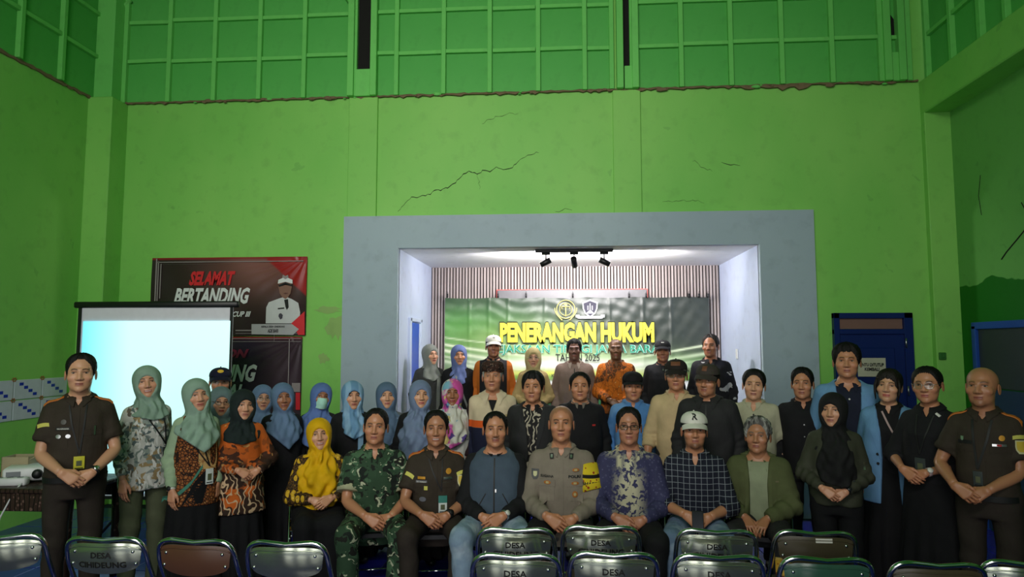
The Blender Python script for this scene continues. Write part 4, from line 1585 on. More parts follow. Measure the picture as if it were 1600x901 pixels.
    def build_body(self, ears=True, hairtone=None, scalp=0.0, legs=True):
        g, sk = self.g, self.skin
        G_ = G()
        r = star(lambda p: head_sdf(p, g), HEAD_D)
        P = C0 + HEAD_D * r[..., None]
        V = P.reshape(-1, 3)
        x, y, z = V.T
        ax = np.abs(x)
        front = ss(-y, 0.035, 0.055)
        C = np.tile(sk, (len(V), 1))
        hc = A(*lin(hairtone or (22, 18, 16)))
        # redder cheeks and darker skin round the eyes
        C = mixc(C, 0.22 * np.exp(-((ax - 0.044) / 0.016) ** 2 - ((z + 0.03) / 0.016) ** 2) * front, sk * A(1.15, 0.80, 0.75))
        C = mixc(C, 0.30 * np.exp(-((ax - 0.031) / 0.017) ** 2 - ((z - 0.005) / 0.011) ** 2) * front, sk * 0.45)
        zb = 0.0235 + 0.004 * np.sin((ax - 0.012) / 0.036 * math.pi) - 0.05 * np.clip(ax - 0.04, 0, 1)
        C = mixc(C, 0.92 * g['brow'] * np.exp(-((z - zb) / 0.0042) ** 4) * ss(ax, 0.010, 0.015) * ss(-ax, -0.050, -0.042) * front, hc * 0.9)
        sm = g['smile']
        zm = -0.0625 + sm * 6.0 * x * x
        lipw = 0.023 + 0.006 * max(sm, 0)
        inl = ss(-ax, -lipw, -lipw + 0.006) * ss(-y, 0.06, 0.07)
        lc = A(*lin(g['lip']))
        C = mixc(C, 0.85 * inl * np.exp(-((z - zm + 0.0005) / 0.0098) ** 4), lc)
        if g['teeth']:
            C = mixc(C, inl * np.exp(-((z - zm) / 0.0031) ** 4) * ss(-ax, -lipw + 0.004, -lipw + 0.010), A(.55, .52, .47))
        else:
            C = mixc(C, 0.75 * inl * np.exp(-((z - zm) / 0.0019) ** 2), lc * 0.22)
        for s in (-1, 1):
            C = mixc(C, 0.85 * np.exp(-((x - s * 0.007) / 0.004) ** 2 - ((z + 0.0405) / 0.0028) ** 2) * ss(-y, 0.08, 0.088), sk * 0.15)
        if g['moustache']:
            C = mixc(C, g['moustache'] * ss(-ax, -0.031, -0.022) * np.exp(-((z + 0.0485 + 0.25 * ax * 0.4) / 0.0052) ** 4) * ss(-y, 0.06, 0.07), hc)
        if g['beard']:
            C = mixc(C, g['beard'] * ss(-z, 0.072, 0.084) * ss(-ax, -0.045, -0.02) * ss(z, -0.125, -0.11) * front, hc)
        # eyelid line
        for s in (-1, 1):
            C = mixc(C, (0.88 + 0.1 * g['liner']) * np.exp(-((z - 0.0098 + 9 * (x - s * 0.031) ** 2) / 0.0021) ** 2) * ss(-np.abs(x - s * 0.031), -0.018, -0.012) * front, hc * 0.8)
        if g['age']:
            C = mixc(C, g['age'] * 0.35 * np.exp(-((ax - 0.030 - 0.35 * (-0.04 - z)) / 0.003) ** 2) * ss(-z, 0.03, 0.04) * ss(z, -0.085, -0.06) * front, sk * 0.4)
            for zz in (0.045, 0.054, 0.063):
                C = mixc(C, g['age'] * 0.22 * np.exp(-((z - zz) / 0.0018) ** 2) * ss(-ax, -0.05, -0.03) * front, sk * 0.4)
        if scalp:
            hl = hairline(HEAD_Z, 'high').ravel()
            C = mixc(C, scalp * ss(np.degrees(HEAD_E.ravel()), hl - 2, hl + 5), hc * 1.3)
        G_.grid(self.hx(V).reshape(P.shape), closed_u=True, C=C.reshape(*P.shape[:2], 3))
        top = self.hx(V[-72:]).mean(0)
        G_.add(np.concatenate([self.hx(V[-72:]), top[None]]), None, [(j, (j + 1) % 72, 72) for j in range(72)], np.concatenate([C[-72:], C[-1:]]))
        # eyeballs
        for s in (-1, 1):
            lo = -0.12
            ys = np.linspace(-0.115, -0.05, 90)
            dd = head_sdf(np.stack([np.full(90, s * 0.031), ys, np.full(90, 0.0035)], 1), g)
            y0 = ys[np.argmax(dd < 0)]
            e = G().ball((0, 0, 0), (1, 1, 1), 16, 12)
            U = e.V[0]
            pts = np.stack([s * 0.031 + U[:, 0] * 0.0142, y0 + 0.0042 + U[:, 1] * 0.0068 + np.abs(U[:, 0]) ** 2 * 0.002,
                            0.0035 + U[:, 2] * (0.0056 - 0.0016 * g['age'] - 0.0012 * max(sm, 0)) * (1 - 0.35 * U[:, 0] ** 2)], 1)
            ec = np.tile(A(.36, .33, .30), (len(U), 1))
            dist = np.hypot(U[:, 0] * 0.0142, U[:, 2] * 0.0056)
            ec = mixc(ec, ss(-dist, -0.0078, -0.0058) * (U[:, 1] < 0), A(.012, .008, .006))
            G_.add(self.hx(pts), e.Q[0], None, ec)
        if ears:
            for s in (-1, 1):
                e = G().ball((0, 0, 0), (1, 1, 1), 14, 10)
                U = e.V[0]
                w_ = 1 - 0.25 * (U[:, 2] < 0) * np.abs(U[:, 2])
                pts = np.stack([s * (0.0745 * g['fw'] + 0.0055 * U[:, 0] * s * s + 0.006 * ss(U[:, 1], -0.6, 1.0)), 0.012 + 0.0185 * U[:, 1] * w_ - 0.004 * U[:, 2],
                                -0.014 + 0.031 * U[:, 2]], 1)
                cav = np.exp(-(U[:, 1] / 0.5) ** 2 - (U[:, 2] / 0.55) ** 2)
                pts[:, 0] -= s * 0.006 * cav * (U[:, 0] * s > 0)
                G_.add(self.hx(pts), e.Q[0], None, mixc(np.tile(sk * A(1.02, .93, .9), (len(U), 1)), 0.5 * cav, sk * 0.5))
        # torso under the clothes
        tab = np.array(self.torso())
        ang = np.linspace(0, 2 * math.pi, 28, endpoint=False)
        n = 2.4
        ca, sa = np.cos(ang), np.sin(ang)
        rr = 1 / (np.abs(ca) ** n + np.abs(sa) ** n) ** (1 / n)
        TP = np.stack([np.stack([a * rr * ca, yc + b * rr * sa, np.full_like(ca, zz)], 1) for zz, a, b, yc in tab])
        G_.grid(TP, closed_u=True, C=np.tile(sk, (TP.shape[0], TP.shape[1], 1)))
        hands = HANDS if self.lod >= 1 else HANDS_LO
        for sd, (S_, E, W, hand, fd, nr) in self.arm.items():
            s = self.s
            f = 1.0 if self.sex == 'm' else 0.86
            t = np.linspace(0, 1, 8)
            path = np.concatenate([S_ + (E - S_) * t[:, None], E + (W - E) * t[1:, None]])
            path[7] = (path[6] + path[8]) / 2 * 0.35 + path[7] * 0.65
            rad = np.array([.050, .048, .046, .044, .042, .040, .038, .0375, .039, .0385, .037, .034, .031, .0285, .0268]) * s * f
            G_.tube(path, rad, 14, C=sk)
            HV, HQ = hands.get(hand, hands['over'])
            HV = HV.copy() * (s * 1.0 if self.sex == 'm' else s * 0.93)
            if sd == 1:
                HV[:, 1] *= -1
                HQ = HQ[:, ::-1]
            M = rot_from(np.asarray(fd, float), np.asarray(nr, float))
            # bend the forearm stub into the forearm's own direction
            fdir = (W - E) / np.linalg.norm(W - E)
            M2 = rot_from(fdir, np.asarray(nr, float))
            k = ss(HV[:, 0], -0.012, 0.018)[:, None]
            Vh = (HV @ M.T) * k + (HV @ M2.T) * (1 - k) + W
            nail = np.zeros(len(HV))
            Ch = np.tile(sk * A(1.03, .97, .95), (len(HV), 1))
            lx = HV[:, 0] / s
            Ch = mixc(Ch, 0.25 * np.exp(-((lx - 0.092) / 0.010) ** 2) * (HV[:, 2] > 0), sk * A(.8, .65, .6))
            G_.add(Vh, HQ, None, Ch)
        if legs:
            for sd in (-1, 1):
                hp, kn, an = self.leg(sd)
                t = np.linspace(0, 1, 6)
                path = np.concatenate([hp + (kn - hp) * t[:, None], kn + (an - kn) * t[1:, None]])
                G_.tube(path, np.array([.080, .075, .069, .062, .056, .051, .051, .050, .044, .038, .034]) * self.s, 12, C=sk)
        self.body = obj('body', G_.mesh('body', True, True), SKIN, self.root)
        return self.body

    def leg(self, sd):
        s = self.s
        if self.seat:
            sp = getattr(self, 'knee', 0.17)
            ft = getattr(self, 'foot', 0.14)
            z = self.seat + 0.075
            return A(sd * .09 * s, .0, z), A(sd * sp * s, -.43 * s, z - 0.005), A(sd * ft * s, -.40 * s, .085)
        return A(sd * .088 * s, .006, self.pz - .02 * s), A(sd * .098 * s, -.012, .49 * s), A(sd * .105 * s, .012, .085 * s)

    # ------------------------------------------------------------ garments
    def top(self, name, mat, t=0.014, sleeve='long', hem=-0.12, neck=0.490, notch=0.0, notch_z=0.42, straight=0.7, flare=0.0, ease=0.012, puff=0.0,
            open_=None, fold=0.005, cuff=None, h=None, label=None, slope=0.35, key=None, sleeveless=False, parent=None):
        s = self.s
        tab = self.torso(t, hem, neck + 0.02, straight, flare)
        cones = []
        f = 1.0 if self.sex == 'm' else 0.88
        for sd, (S_, E, W, *_r) in self.arm.items():
            if sleeveless:
                continue
            U = (E - S_)
            if sleeve == 'short':
                k = cuff or 0.68
                Ek = S_ + U * k
                cones.append((S_, Ek, .050 * s * f + ease, .052 * s * f + ease * 1.35, 0, 0.03))
                cones.append(('cut', Ek, U / np.linalg.norm(U)))
                continue
            cones.append((S_, E, .049 * s * f + ease, .042 * s * f + ease + puff * 0.5, 0, 0.028))
            F = W - E
            k = cuff if cuff else 0.93
            cones.append((E, E + F * k, .043 * s * f + ease + puff * 0.5, (.030 * s * f + ease * 0.75) if sleeve == 'long' else (.037 * s * f + ease), 1, 0.012))
            cones.append(('cut2', E + F * k, F / np.linalg.norm(F), E))

        def fn(p):
            d = loft(p, tab)
            zc = self.tz(neck) + slope * p[:, 1]
            d = np.maximum(d, (p[:, 2] - zc) * 0.9)
            x, y, z = p.T
            if notch:
                wd = np.clip((z - self.tz(notch_z)) / (0.49 - notch_z) / s, 0, 1.4) * notch
                d = smax(d, np.where((y < 0) & (wd > 0), wd - np.abs(x), -0.05), 0.004)
            # folds of the cloth
            if fold:
                q = fold * (np.sin(26 * z + 14 * np.abs(x) + 2.5 * np.sin(17 * x + 3 * self.pz)) * 0.5 + 0.5 * np.sin(40 * x + 9 * z + 2 * np.sin(21 * z)))
                d = d + q * 0.7 * (0.35 + 0.65 * ss(-(z - self.tz(0.28)), 0, 0.2))
            if open_ is not None:
                zs = [self.tz(o[0]) for o in open_]
                wd = np.interp(z, zs, [o[1] for o in open_])
                d = smax(d, np.where(y < 0.02, wd - np.abs(x), -0.05), 0.004)
            i = 0
            while i < len(cones):
                c = cones[i]
                if c[0] is not None and not isinstance(c[0], str):
                    q = rcone(p, c[0], c[1], c[2], c[3])
                    if fold:
                        tt = (p - c[0]) @ ((c[1] - c[0]) / (np.linalg.norm(c[1] - c[0]) ** 2))
                        amp = fold * (np.exp(-((tt - 1) / 0.3) ** 2) if c[4] == 0 else np.exp(-(tt / 0.35) ** 2) + 0.5)
                        q = q + amp * np.sin(tt * 22 + 30 * x + 12 * y)
                    if i + 1 < len(cones) and isinstance(cones[i + 1][0], str):
                        k = cones[i + 1]
                        q = np.maximum(q, (p - k[1]) @ k[2])
                        i += 1
                    d = smin(d, q, c[5])
                i += 1
            return d

        lo = np.array([-.3, -.22, tab[0][0] - .03])
        hi = np.array([.3, .22, tab[-1][0] + .06])
        for sd, (S_, E, W, *_r) in self.arm.items():
            if sleeveless:
                continue
            for P_ in ((S_, E) if sleeve == 'short' else (S_, E, W)):
                lo, hi = np.minimum(lo, P_ - .11), np.maximum(hi, P_ + .11)
        b = self.belly
        hi[0], lo[0] = max(hi[0], tab[0][1] + .04), min(lo[0], -tab[0][1] - .04)
        lo[1] -= b
        V, Q = surface_nets(fn, lo, hi, h or 0.0115 / max(self.lod, 0.75))
        V = relax(V, Q, 1, 0.45)
        self.fns[key or name] = fn
        o = obj(name, raw_mesh(name, V, Q), mat, parent or self.root, label)
        self.garment = o
        return o

    def trousers(self, mat, t=0.009, fold=0.006, hem=0.05, name='trousers', label=None, width=1.0, h=0.016, rise=0.06):
        s = self.s
        tab = self.torso(0.006, -0.17, rise, 0.4)
        L = [self.leg(sd) for sd in (-1, 1)]
        seated = bool(self.seat)

        def fn(p):
            x, y, z = p.T
            d = loft(p, tab)
            for hp, kn, an in L:
                a2 = an + (kn - an) * (hem / max(kn[2] - an[2], 0.1)) * 0.2
                q = smin(rcone(p, hp, kn, .084 * s * width + t, .060 * s * width + t), rcone(p, kn, A(an[0], an[1], hem + .02), .058 * s * width + t, .050 * s * width + t), 0.02)
                q = q + fold * np.sin(30 * z + 26 * x + 2 * np.sin(14 * (y + z)) + (20 * y if seated else 0)) * 0.6
                d = smin(d, q, 0.02)
            return np.maximum(d, hem - z)

        hi = np.array([.32, .2, self.tz(rise) + .03])
        lo = np.array([-.32, -.58 if seated else -.2, 0.02])
        V, Q = surface_nets(fn, lo, hi, h)
        V = relax(V, Q, 1, 0.45)
        self.fns[name] = fn
        return obj(name, raw_mesh(name, V, Q), mat, self.root, label)

    def skirt(self, mat, hem=0.06, w0=.165, w1=.24, name='skirt', label=None, h=0.018):
        s = self.s
        if self.seat:
            L = [self.leg(sd) for sd in (-1, 1)]
            tab = self.torso(0.014, -0.17, 0.08, 0.6)

            def fn(p):
                d = loft(p, tab)
                for hp, kn, an in L:
                    d = smin(d, smin(rcone(p, hp, kn, .11 * s, .085 * s), rcone(p, kn, A(an[0], an[1], hem), .09 * s, .10 * s), .03), .10)
                return np.maximum(d + 0.006 * np.sin(45 * p[:, 0] + 6 * p[:, 2]), hem - p[:, 2])
            lo, hi = np.array([-.34, -.62, .02]), np.array([.34, .2, self.tz(0.1)])
        else:
            tab = [(hem, w1 * s, w1 * s * .78, 0.0), (self.tz(-.5) if self.tz(-.5) > hem + .05 else hem + .05, .21 * s, .165 * s, 0.0),
                   (self.tz(-.1), .186 * s, .138 * s, .008), (self.tz(.08), w0 * s, .12 * s, .004)]

            def fn(p):
                x, y, z = p.T
                an = np.arctan2(x, -y)
                k = ss(-z, -self.tz(0), -hem)
                return loft(p, tab) + 0.014 * k * np.sin(11 * an + 1.3 * np.sin(4 * z)) + 0.004 * np.sin(25 * an + 5 * z) * k
            lo, hi = np.array([-.32, -.27, .02]), np.array([.32, .27, self.tz(.1) + .02])
        V, Q = surface_nets(fn, lo, hi, h)
        self.fns[name] = fn
        return obj(name, raw_mesh(name, relax(V, Q, 1, .4), Q), mat, self.root, label)

    def shoes(self, mat):
        for sd in (-1, 1):
            an = self.leg(sd)[2]
            c = A(an[0], an[1], 0)

            def fn(p):
                q = p - c
                d = smin(ell(q, (0, -.085, .035), (.046, .095, .036)), ell(q, (0, .02, .045), (.038, .055, .050)), .03)
                return np.maximum(d, -(q[:, 2] - 0.004))
            V, Q = surface_nets(fn, c + A(-.07, -.21, -.01), c + A(.07, .1, .12), 0.014)
            obj('shoe', raw_mesh('shoe', V, Q), mat, self.root)

    # ------------------------------------------------------------ surface projection
    def hit(self, key, x, z, y0=-0.7, it=60):
        fn = self.fns[key]
        x, z = np.broadcast_arrays(np.asarray(x, float), np.asarray(z, float))
        sh = x.shape
        p = np.stack([x.ravel(), np.full(x.size, y0), z.ravel()], 1)
        for _ in range(it):
            d = fn(p)
            p[:, 1] += np.clip(d * 0.75, -0.02, 0.12)
            p[:, 1] = np.minimum(p[:, 1], 0.12)
        return p[:, 1].reshape(sh)

    def patch(self, name, mat, key, x, tz, w, h, off=0.003, th=0.004, rot=0.0, shape='rect', nx=5, nz=5, label=None, parent=None):
        """small plate lying on a garment, seen from the front; x in metres, tz in body units"""
        u, v = np.meshgrid(np.linspace(-.5, .5, nx), np.linspace(-.5, .5, nz))
        if shape == 'shield':
            u = u * np.where(v < 0, np.sqrt(np.clip(1 - (v / 0.56) ** 2, .12, 1)), 1)
        elif shape == 'disc':
            a = np.maximum(np.abs(u), np.abs(v))
            l = np.hypot(u, v) + 1e-9
            u, v = u * a / l, v * a / l
        elif shape == 'arc':
            v = v - 0.9 * u * u * (w / h) * 0.35
        X0, Z0 = u * w, v * h
        c, s_ = math.cos(R(rot)), math.sin(R(rot))
        X, Z = x + c * X0 - s_ * Z0, self.tz(tz) + s_ * X0 + c * Z0
        Yp = self.hit(key, X, Z) - off
        P = np.stack([X, Yp, Z], 2)
        g = G().plate(P, (0, -1, 0), th + off)
        return obj(name, g, mat, parent or self.root, label)

    def strip(self, name, mat, key, left, right, off=0.004, th=0.005, n=14, m=3, label=None, parent=None):
        """band between two polylines of (x, tz), lying on a garment"""
        def res(pl):
            pl = np.array([(a, self.tz(b)) for a, b in pl])
            t = np.concatenate([[0], np.cumsum(np.hypot(*np.diff(pl, axis=0).T))])
            k = np.linspace(0, t[-1], n)
            return np.stack([np.interp(k, t, pl[:, 0]), np.interp(k, t, pl[:, 1])], 1)
        a, b = res(left), res(right)
        k = np.linspace(0, 1, m)[None, :, None]
        XZ = a[:, None, :] * (1 - k) + b[:, None, :] * k
        Yp = self.hit(key, XZ[..., 0], XZ[..., 1]) - off
        P = np.stack([XZ[..., 0], Yp, XZ[..., 1]], 2)
        return obj(name, G().plate(P[::-1], (0, -1, 0), th + off), mat, parent or self.root, label)

    def ribbon(self, name, mat, key, pts, w, **kw):
        pts = np.array(pts, float)
        d = np.gradient(pts, axis=0)
        d /= np.linalg.norm(d, axis=1)[:, None] + 1e-9
        nr = np.stack([d[:, 1], -d[:, 0]], 1) * w / 2
        return self.strip(name, mat, key, [tuple(q) for q in pts + nr], [tuple(q) for q in pts - nr], **kw)

    def word(self, body, mat, key, x, tz, w, h, off=0.006, bold=0.02, parent=None, rot=0.0, name='lettering'):
        V, F = text_geo(body, 1.0, bold=bold)
        mn, mx = V.min(0), V.max(0)
        X0 = ((V[:, 0] - mn[0]) / (mx[0] - mn[0]) - .5) * w
        Z0 = ((V[:, 1] - mn[1]) / (mx[1] - mn[1]) - .5) * h
        c, s_ = math.cos(R(rot)), math.sin(R(rot))
        X, Z = x + c * X0 - s_ * Z0, self.tz(tz) + s_ * X0 + c * Z0
        Yp = self.hit(key, X, Z) - off
        return obj(name, text_mesh(name, np.stack([X, Yp, Z], 1), F), mat, parent or self.root)

    def shoulder_board(self, sd, key, mats, l=0.11, wd=0.052):
        """stiff strap along the shoulder with two coloured bars"""
        fn = self.fns[key]
        u, v = np.meshgrid(np.linspace(0, 1, 8), np.linspace(-.5, .5, 4))
        x0 = 0.085 * self.s
        X = sd * (x0 + u * l * self.s)
        Yv = .006 + v * wd
        p = np.stack([X.ravel(), Yv.ravel(), np.full(X.size, self.tz(0.62))], 1)
        for _ in range(60):
            p[:, 2] -= np.clip(fn(p) * .7, -.02, .08)
        P = np.stack([X, Yv, p[:, 2].reshape(X.shape) + 0.007], 2)
        if sd < 0:
            P = P[:, ::-1]
        b = obj('shoulder_board', G().plate(P, (0, 0, 1), 0.006), mats[0], self.root)
        for k0 in ((2, 4), (5, 7)):
            Pk = (P[:, ::-1] if sd < 0 else P)[1:3, k0[0]:k0[1]] + A(0, 0, 0.002)
            Pk = Pk[:, ::-1] if sd < 0 else Pk
            obj('rank_bar', G().plate(Pk, (0, 0, 1), 0.003), mats[1], b)

    def collar(self, mat, wide=0.040, stand=0.036, gap=13, point=0.030, r=0.063, tzc=0.487, name='collar', flare=0.0, label=None, yc=0.014, key='shirt'):
        s = self.s
        al = np.radians(np.linspace(gap, 360 - gap, 42))
        rows = []
        fr = np.cos(al)
        pt = np.exp(-((np.degrees(np.minimum(al, 2 * math.pi - al)) - gap) / 16) ** 2)
        drop = 0.034 * (fr * .5 + .5) ** 1.5
        for k in range(6):
            if k == 0:
                rr, dz = r + .002, -0.010
            elif k == 1:
                rr, dz = r - .002, stand * .9
            elif k == 2:
                rr, dz = r + .005, stand
            else:
                q = (k - 2) / 3
                rr, dz = r + .007 + q * (wide * (0.38 + 0.45 * pt) + flare), stand - q * (wide + point * pt)
                rr = rr + 0.006 * pt * q
            rows.append(np.stack([np.sin(al) * rr * s * 1.02, yc * s - np.cos(al) * rr * s * (1.0 + 0.10 * (k > 2) * (fr > 0)), self.tz(tzc) + dz * s - drop * s], 1))
        P = np.stack(rows)
        if key:
            fn = self.fns[key]
            q = P[2:].reshape(-1, 3)
            off_ = np.repeat([0.002, .006, .009, .008], 42)
            for _ in range(7):
                d = fn(q)
                gr = np.stack([fn(q + e) - d for e in np.eye(3) * 0.003], 1)
                gr /= np.linalg.norm(gr, axis=1)[:, None] + 1e-9
                q = q + gr * np.clip(off_ - d, 0, 0.02)[:, None]
            P[2:] = q.reshape(P[2:].shape)
        g = G()
        g.grid(P, flip=True)
        g.grid(P - A(0, 0, 0.003), flip=False)
        return obj(name, g, mat, self.root, label)

    def band(self, side, tpos, mat, w=0.022, name='wristwatch', face=None, r=0.0305):
        """band around the forearm at fraction tpos of elbow-wrist"""
        S_, E, W, hand, fd, nr = self.arm[side]
        ax = (W - E) / np.linalg.norm(W - E)
        c = E + (W - E) * tpos
        nr = nr - ax * (nr @ ax)
        nr /= np.linalg.norm(nr)
        bb = np.cross(ax, nr)
        an = np.linspace(0, 2 * math.pi, 20, endpoint=False)
        rr = r * self.s * (1 if self.sex == 'm' else .9)
        P = np.stack([c + ax * k * w / 2 + (rr * q) * (np.cos(an)[:, None] * nr + np.sin(an)[:, None] * bb) for k, q in ((-1, .93), (-.9, 1.07), (.9, 1.07), (1, .93))])
        o = obj(name, G().grid(P, closed_u=True), mat, self.root)
        if face is not None:
            g = G().tube([c + nr * rr * 1.02, c + nr * (rr * 1.02 + .008)], [.0185 * self.s, .0175 * self.s], 18)
            obj('watch_face', g, face, o)
        return o

    # ------------------------------------------------------------ head coverings
    def hair(self, mat, style='short', top=0.022, side=0.010, back=0.010, rough=0.0011, seed=0, lift=0.0, name='hair', part=None):
        g = self.g
        top, side, back = top * .72, side * .62, back * .7
        r = star(lambda p: skull_sdf(p, g), HAIR_D, 0.2)
        hl = hairline(HAIR_Z, style)
        el = np.degrees(HAIR_E)
        r_ = np.random.default_rng(seed)
        jag = 1.5 * np.sin(HAIR_Z * 29 + seed) + 1.2 * np.sin(HAIR_Z * 47 + 2 * seed) + r_.normal(0, 1.0, HAIR_Z.shape[1])[None, :]
        m = ss(el, hl - 2 + jag, hl + 11 + jag)
        tk = side + (top - side) * ss(el, 28, 70)
        az = np.abs((HAIR_Z + math.pi) % (2 * math.pi) - math.pi)
        tk = tk + (back - side) * ss(az, 1.8, 2.6) * (1 - ss(el, 30, 60))
        tk = tk + lift * np.exp(-(az / 0.7) ** 2) * ss(el, 50, 66) * (1 - ss(el, 74, 88))
        if style in ('bangs', 'fringe'):
            tk = tk + 0.004 * (az < 0.9)
        if part is not None:
            zz = (HAIR_Z + math.pi) % (2 * math.pi) - math.pi
            tk = tk - 0.010 * np.exp(-((zz - part) / 0.10) ** 2) * (el > 45)
        nzs = rough * (np.sin(HAIR_Z * 37 + el * 0.11 + seed) + np.sin(HAIR_Z * 61 - el * 0.2) * .7 + 0.6 * r_.standard_normal(el.shape))
        m2 = ss(el, hl + 1, hl + 30)
        rr = r - 0.010 * (1 - m) + (0.0022 + tk * m2 + nzs) * m
        P = C0 + HAIR_D * rr[..., None]
        G_ = G()
        nv, nu = m.shape
        keep = []
        for i in range(nv - 1):
            for j in range(nu):
                k = (j + 1) % nu
                if max(m[i, j], m[i, k], m[i + 1, j], m[i + 1, k]) > 0.02:
                    keep.append((i * nu + j, i * nu + k, (i + 1) * nu + k, (i + 1) * nu + j))
        V = self.hx(P.reshape(-1, 3))
        tp = V[-nu:].mean(0)
        T = [((nv - 1) * nu + j, (nv - 1) * nu + (j + 1) % nu, nv * nu) for j in range(nu)]
        G_.add(np.concatenate([V, tp[None]]), keep, T)
        return obj(name, G_, mat, self.root)

    def tail(self, mat, pts, rad, name='hair_lock'):
        return obj(name, G().tube(self.hx(np.array(pts, float)), rad, 10, flat=0.7), mat, self.root)

    def cap(self, mat, brim=None, emblem=None, etext=None, tilt=0.0, panel=None):
        """baseball cap: dome with panel seams, button, curved visor"""
        g = self.g
        el = np.concatenate([np.linspace(0, 78, 20), [84, 89.5]])
        nu = 48
        az = np.linspace(0, 2 * math.pi, nu, endpoint=False)
        rows = []
        base = A(0, 0.012, 0.046)
        for e in np.radians(el):
            seam = 1 - 0.03 * np.exp(-((az % (math.pi / 3)) - 0.0) ** 2 / 0.003)
            rx, ry, rz_ = 0.0815 * g['fw'], 0.098, 0.076
            hgt = np.sin(e) ** 0.9
            c = np.cos(e) ** 0.82
            rows.append(np.stack([base[0] + rx * c * np.sin(az) * seam, base[1] - ry * c * np.cos(az) * seam - 0.004 * np.cos(az),
                                  np.full(nu, base[2] + rz_ * hgt)], 1))
        rows.insert(0, rows[0] * A(.97, .97, 1) + A(0, 0, .001))
        P = np.stack(rows)
        G_ = G()
        V = self.hx(P.reshape(-1, 3)).reshape(P.shape)
        G_.grid(V, closed_u=True)
        n0 = G_.n
        G_.add(np.concatenate([V[-1], V[-1].mean(0)[None]]), None, [(j, (j + 1) % nu, nu) for j in range(nu)])
        G_.ball(self.hx(A(0, .012, .1245)[None])[0], .006, 8, 6)
        c = obj('cap', G_, mat, self.root)
        # visor
        u, v = np.meshgrid(np.linspace(-1, 1, 19), np.linspace(0, 1, 7))
        an = u * 1.12
        X = 0.082 * g['fw'] * np.sin(an) * (1 + 0.02 * v)
        Yb = 0.012 - 0.100 * np.cos(an)
        Yv = Yb - 0.060 * v * np.sqrt(np.clip(1 - (u * .97) ** 2, 0, 1))
        Z = 0.052 - 0.024 * v * (1 + tilt) - 0.022 * np.abs(u) ** 2.2 - 0.002 * v
        P = self.hx(np.stack([X, Yv, Z], 2).reshape(-1, 3)).reshape(7, 19, 3)
        obj('visor', G().plate(P, A(0, 0.1, 1), 0.004), brim or mat, c)
        if emblem:
            def on(x, z):
                hgt = np.clip((z - base[2]) / .076, 0, .98) ** (1 / .9)
                cc = np.cos(np.arcsin(hgt)) ** .82
                return base[1] - 0.098 * cc * np.sqrt(np.clip(1 - (x / (0.0815 * cc + 1e-6)) ** 2, 0, 1)) - 0.004
            em, w_, h_, shape = emblem
            u, v = np.meshgrid(np.linspace(-.5, .5, 7), np.linspace(-.5, .5, 5))
            if shape == 'disc':
                a = np.maximum(np.abs(u), np.abs(v))
                l = np.hypot(u, v) + 1e-9
                u, v = u * a / l, v * a / l
            X, Z = u * w_, base[2] + .046 + v * h_
            P = self.hx(np.stack([X, on(X, Z) - 0.003, Z], 2).reshape(-1, 3)).reshape(5, 7, 3)
            if etext:
                Vt, F = text_geo(etext, 1.0, bold=0.03)
                mn, mx = Vt.min(0), Vt.max(0)
                X = ((Vt[:, 0] - mn[0]) / (mx[0] - mn[0]) - .5) * w_
                Z = base[2] + .046 + ((Vt[:, 1] - mn[1]) / (mx[1] - mn[1]) - .5) * h_
                obj('cap_letter', text_mesh('cap_letter', self.hx(np.stack([X, on(X, Z) - 0.003, Z], 1)), F), em, c)
            else:
                obj('cap_badge', G().plate(P, A(0, -1, 0), 0.004), em, c)
        return c

    def glasses(self, frame, w_=0.0215, h_=0.0165, sq=2.6, r=0.0016):
        G_ = G()
        lens = []
        y0 = -0.101
        for s in (-1, 1):
            a = np.linspace(0, 2 * math.pi, 25)
            ca, sa = np.cos(a), np.sin(a)
            q = 1 / (np.abs(ca) ** sq + np.abs(sa) ** sq) ** (1 / sq)
            ring = np.stack([s * 0.0315 + w_ * q * ca, y0 + 0.010 * ((s * 0.0315 + w_ * q * ca) / 0.05) ** 2, 0.001 + h_ * q * sa], 1)
            G_.tube(self.hx(ring), r, 6, caps=False)
            ring = ring[:-1]
            lens.append(ring)
            G_.tube(self.hx([(s * (.0315 + w_), y0 + .010, .006), (s * .074, y0 + .035, .008), (s * .0785 * self.g['fw'], -.01, .008), (s * .078 * self.g['fw'], .012, 0)]), r, 6)
        G_.tube(self.hx([(-.0315 + w_, y0 + .001, .003), (0, y0 - .002, .006), (.0315 - w_, y0 + .001, .003)]), r, 6)
        o = obj('glasses', G_, frame, self.root)
        for ring in lens:
            c = ring.mean(0)
            V = self.hx(np.concatenate([ring, c[None]]))
            obj('lens', G().add(V, None, [(j, (j + 1) % 24, 24) for j in range(24)]), glass('spectacle_lens', clear=0.95), o)

    def hijab(self, mat, hem=-0.42, vee=0.45, side=1.0, fold=0.006, face=1.0, droop=0.0, cap=None, long=False, name='hijab', h=None, seed=0, label=None, chest=0.0, shear=0.0):
        """headscarf: hood round the face, gathered under the chin, draped over the chest with a pointed hem (head space)"""
        k = self.s / self.hs
        fw = self.g['fw']
        zsh = (self.sh[1][2] - self.hz) / self.hs       # shoulder height in head space
        b = (.15 + chest) * k + (0.02 if self.sex == 'f' else 0)
        tab = [(hem - 0.02, .205 * side * k, b + .012, -.004), (zsh - .12, .200 * side * k, b + .006, -.004), (zsh - .05, .190 * side * k, b - .016, -.002), (zsh, .182 * side * k, .126 * k, .002),
               (zsh + .035, .142 * side * k, .108, .006), (-.135, .084, .084, .004), (-.085, .072, .078, .002)]
        tab = [t for t in tab]
        for i in range(1, len(tab)):
            if tab[i][0] <= tab[i - 1][0]:
                tab[i] = (tab[i - 1][0] + .006, *tab[i][1:])
        tab = np.array(tab)

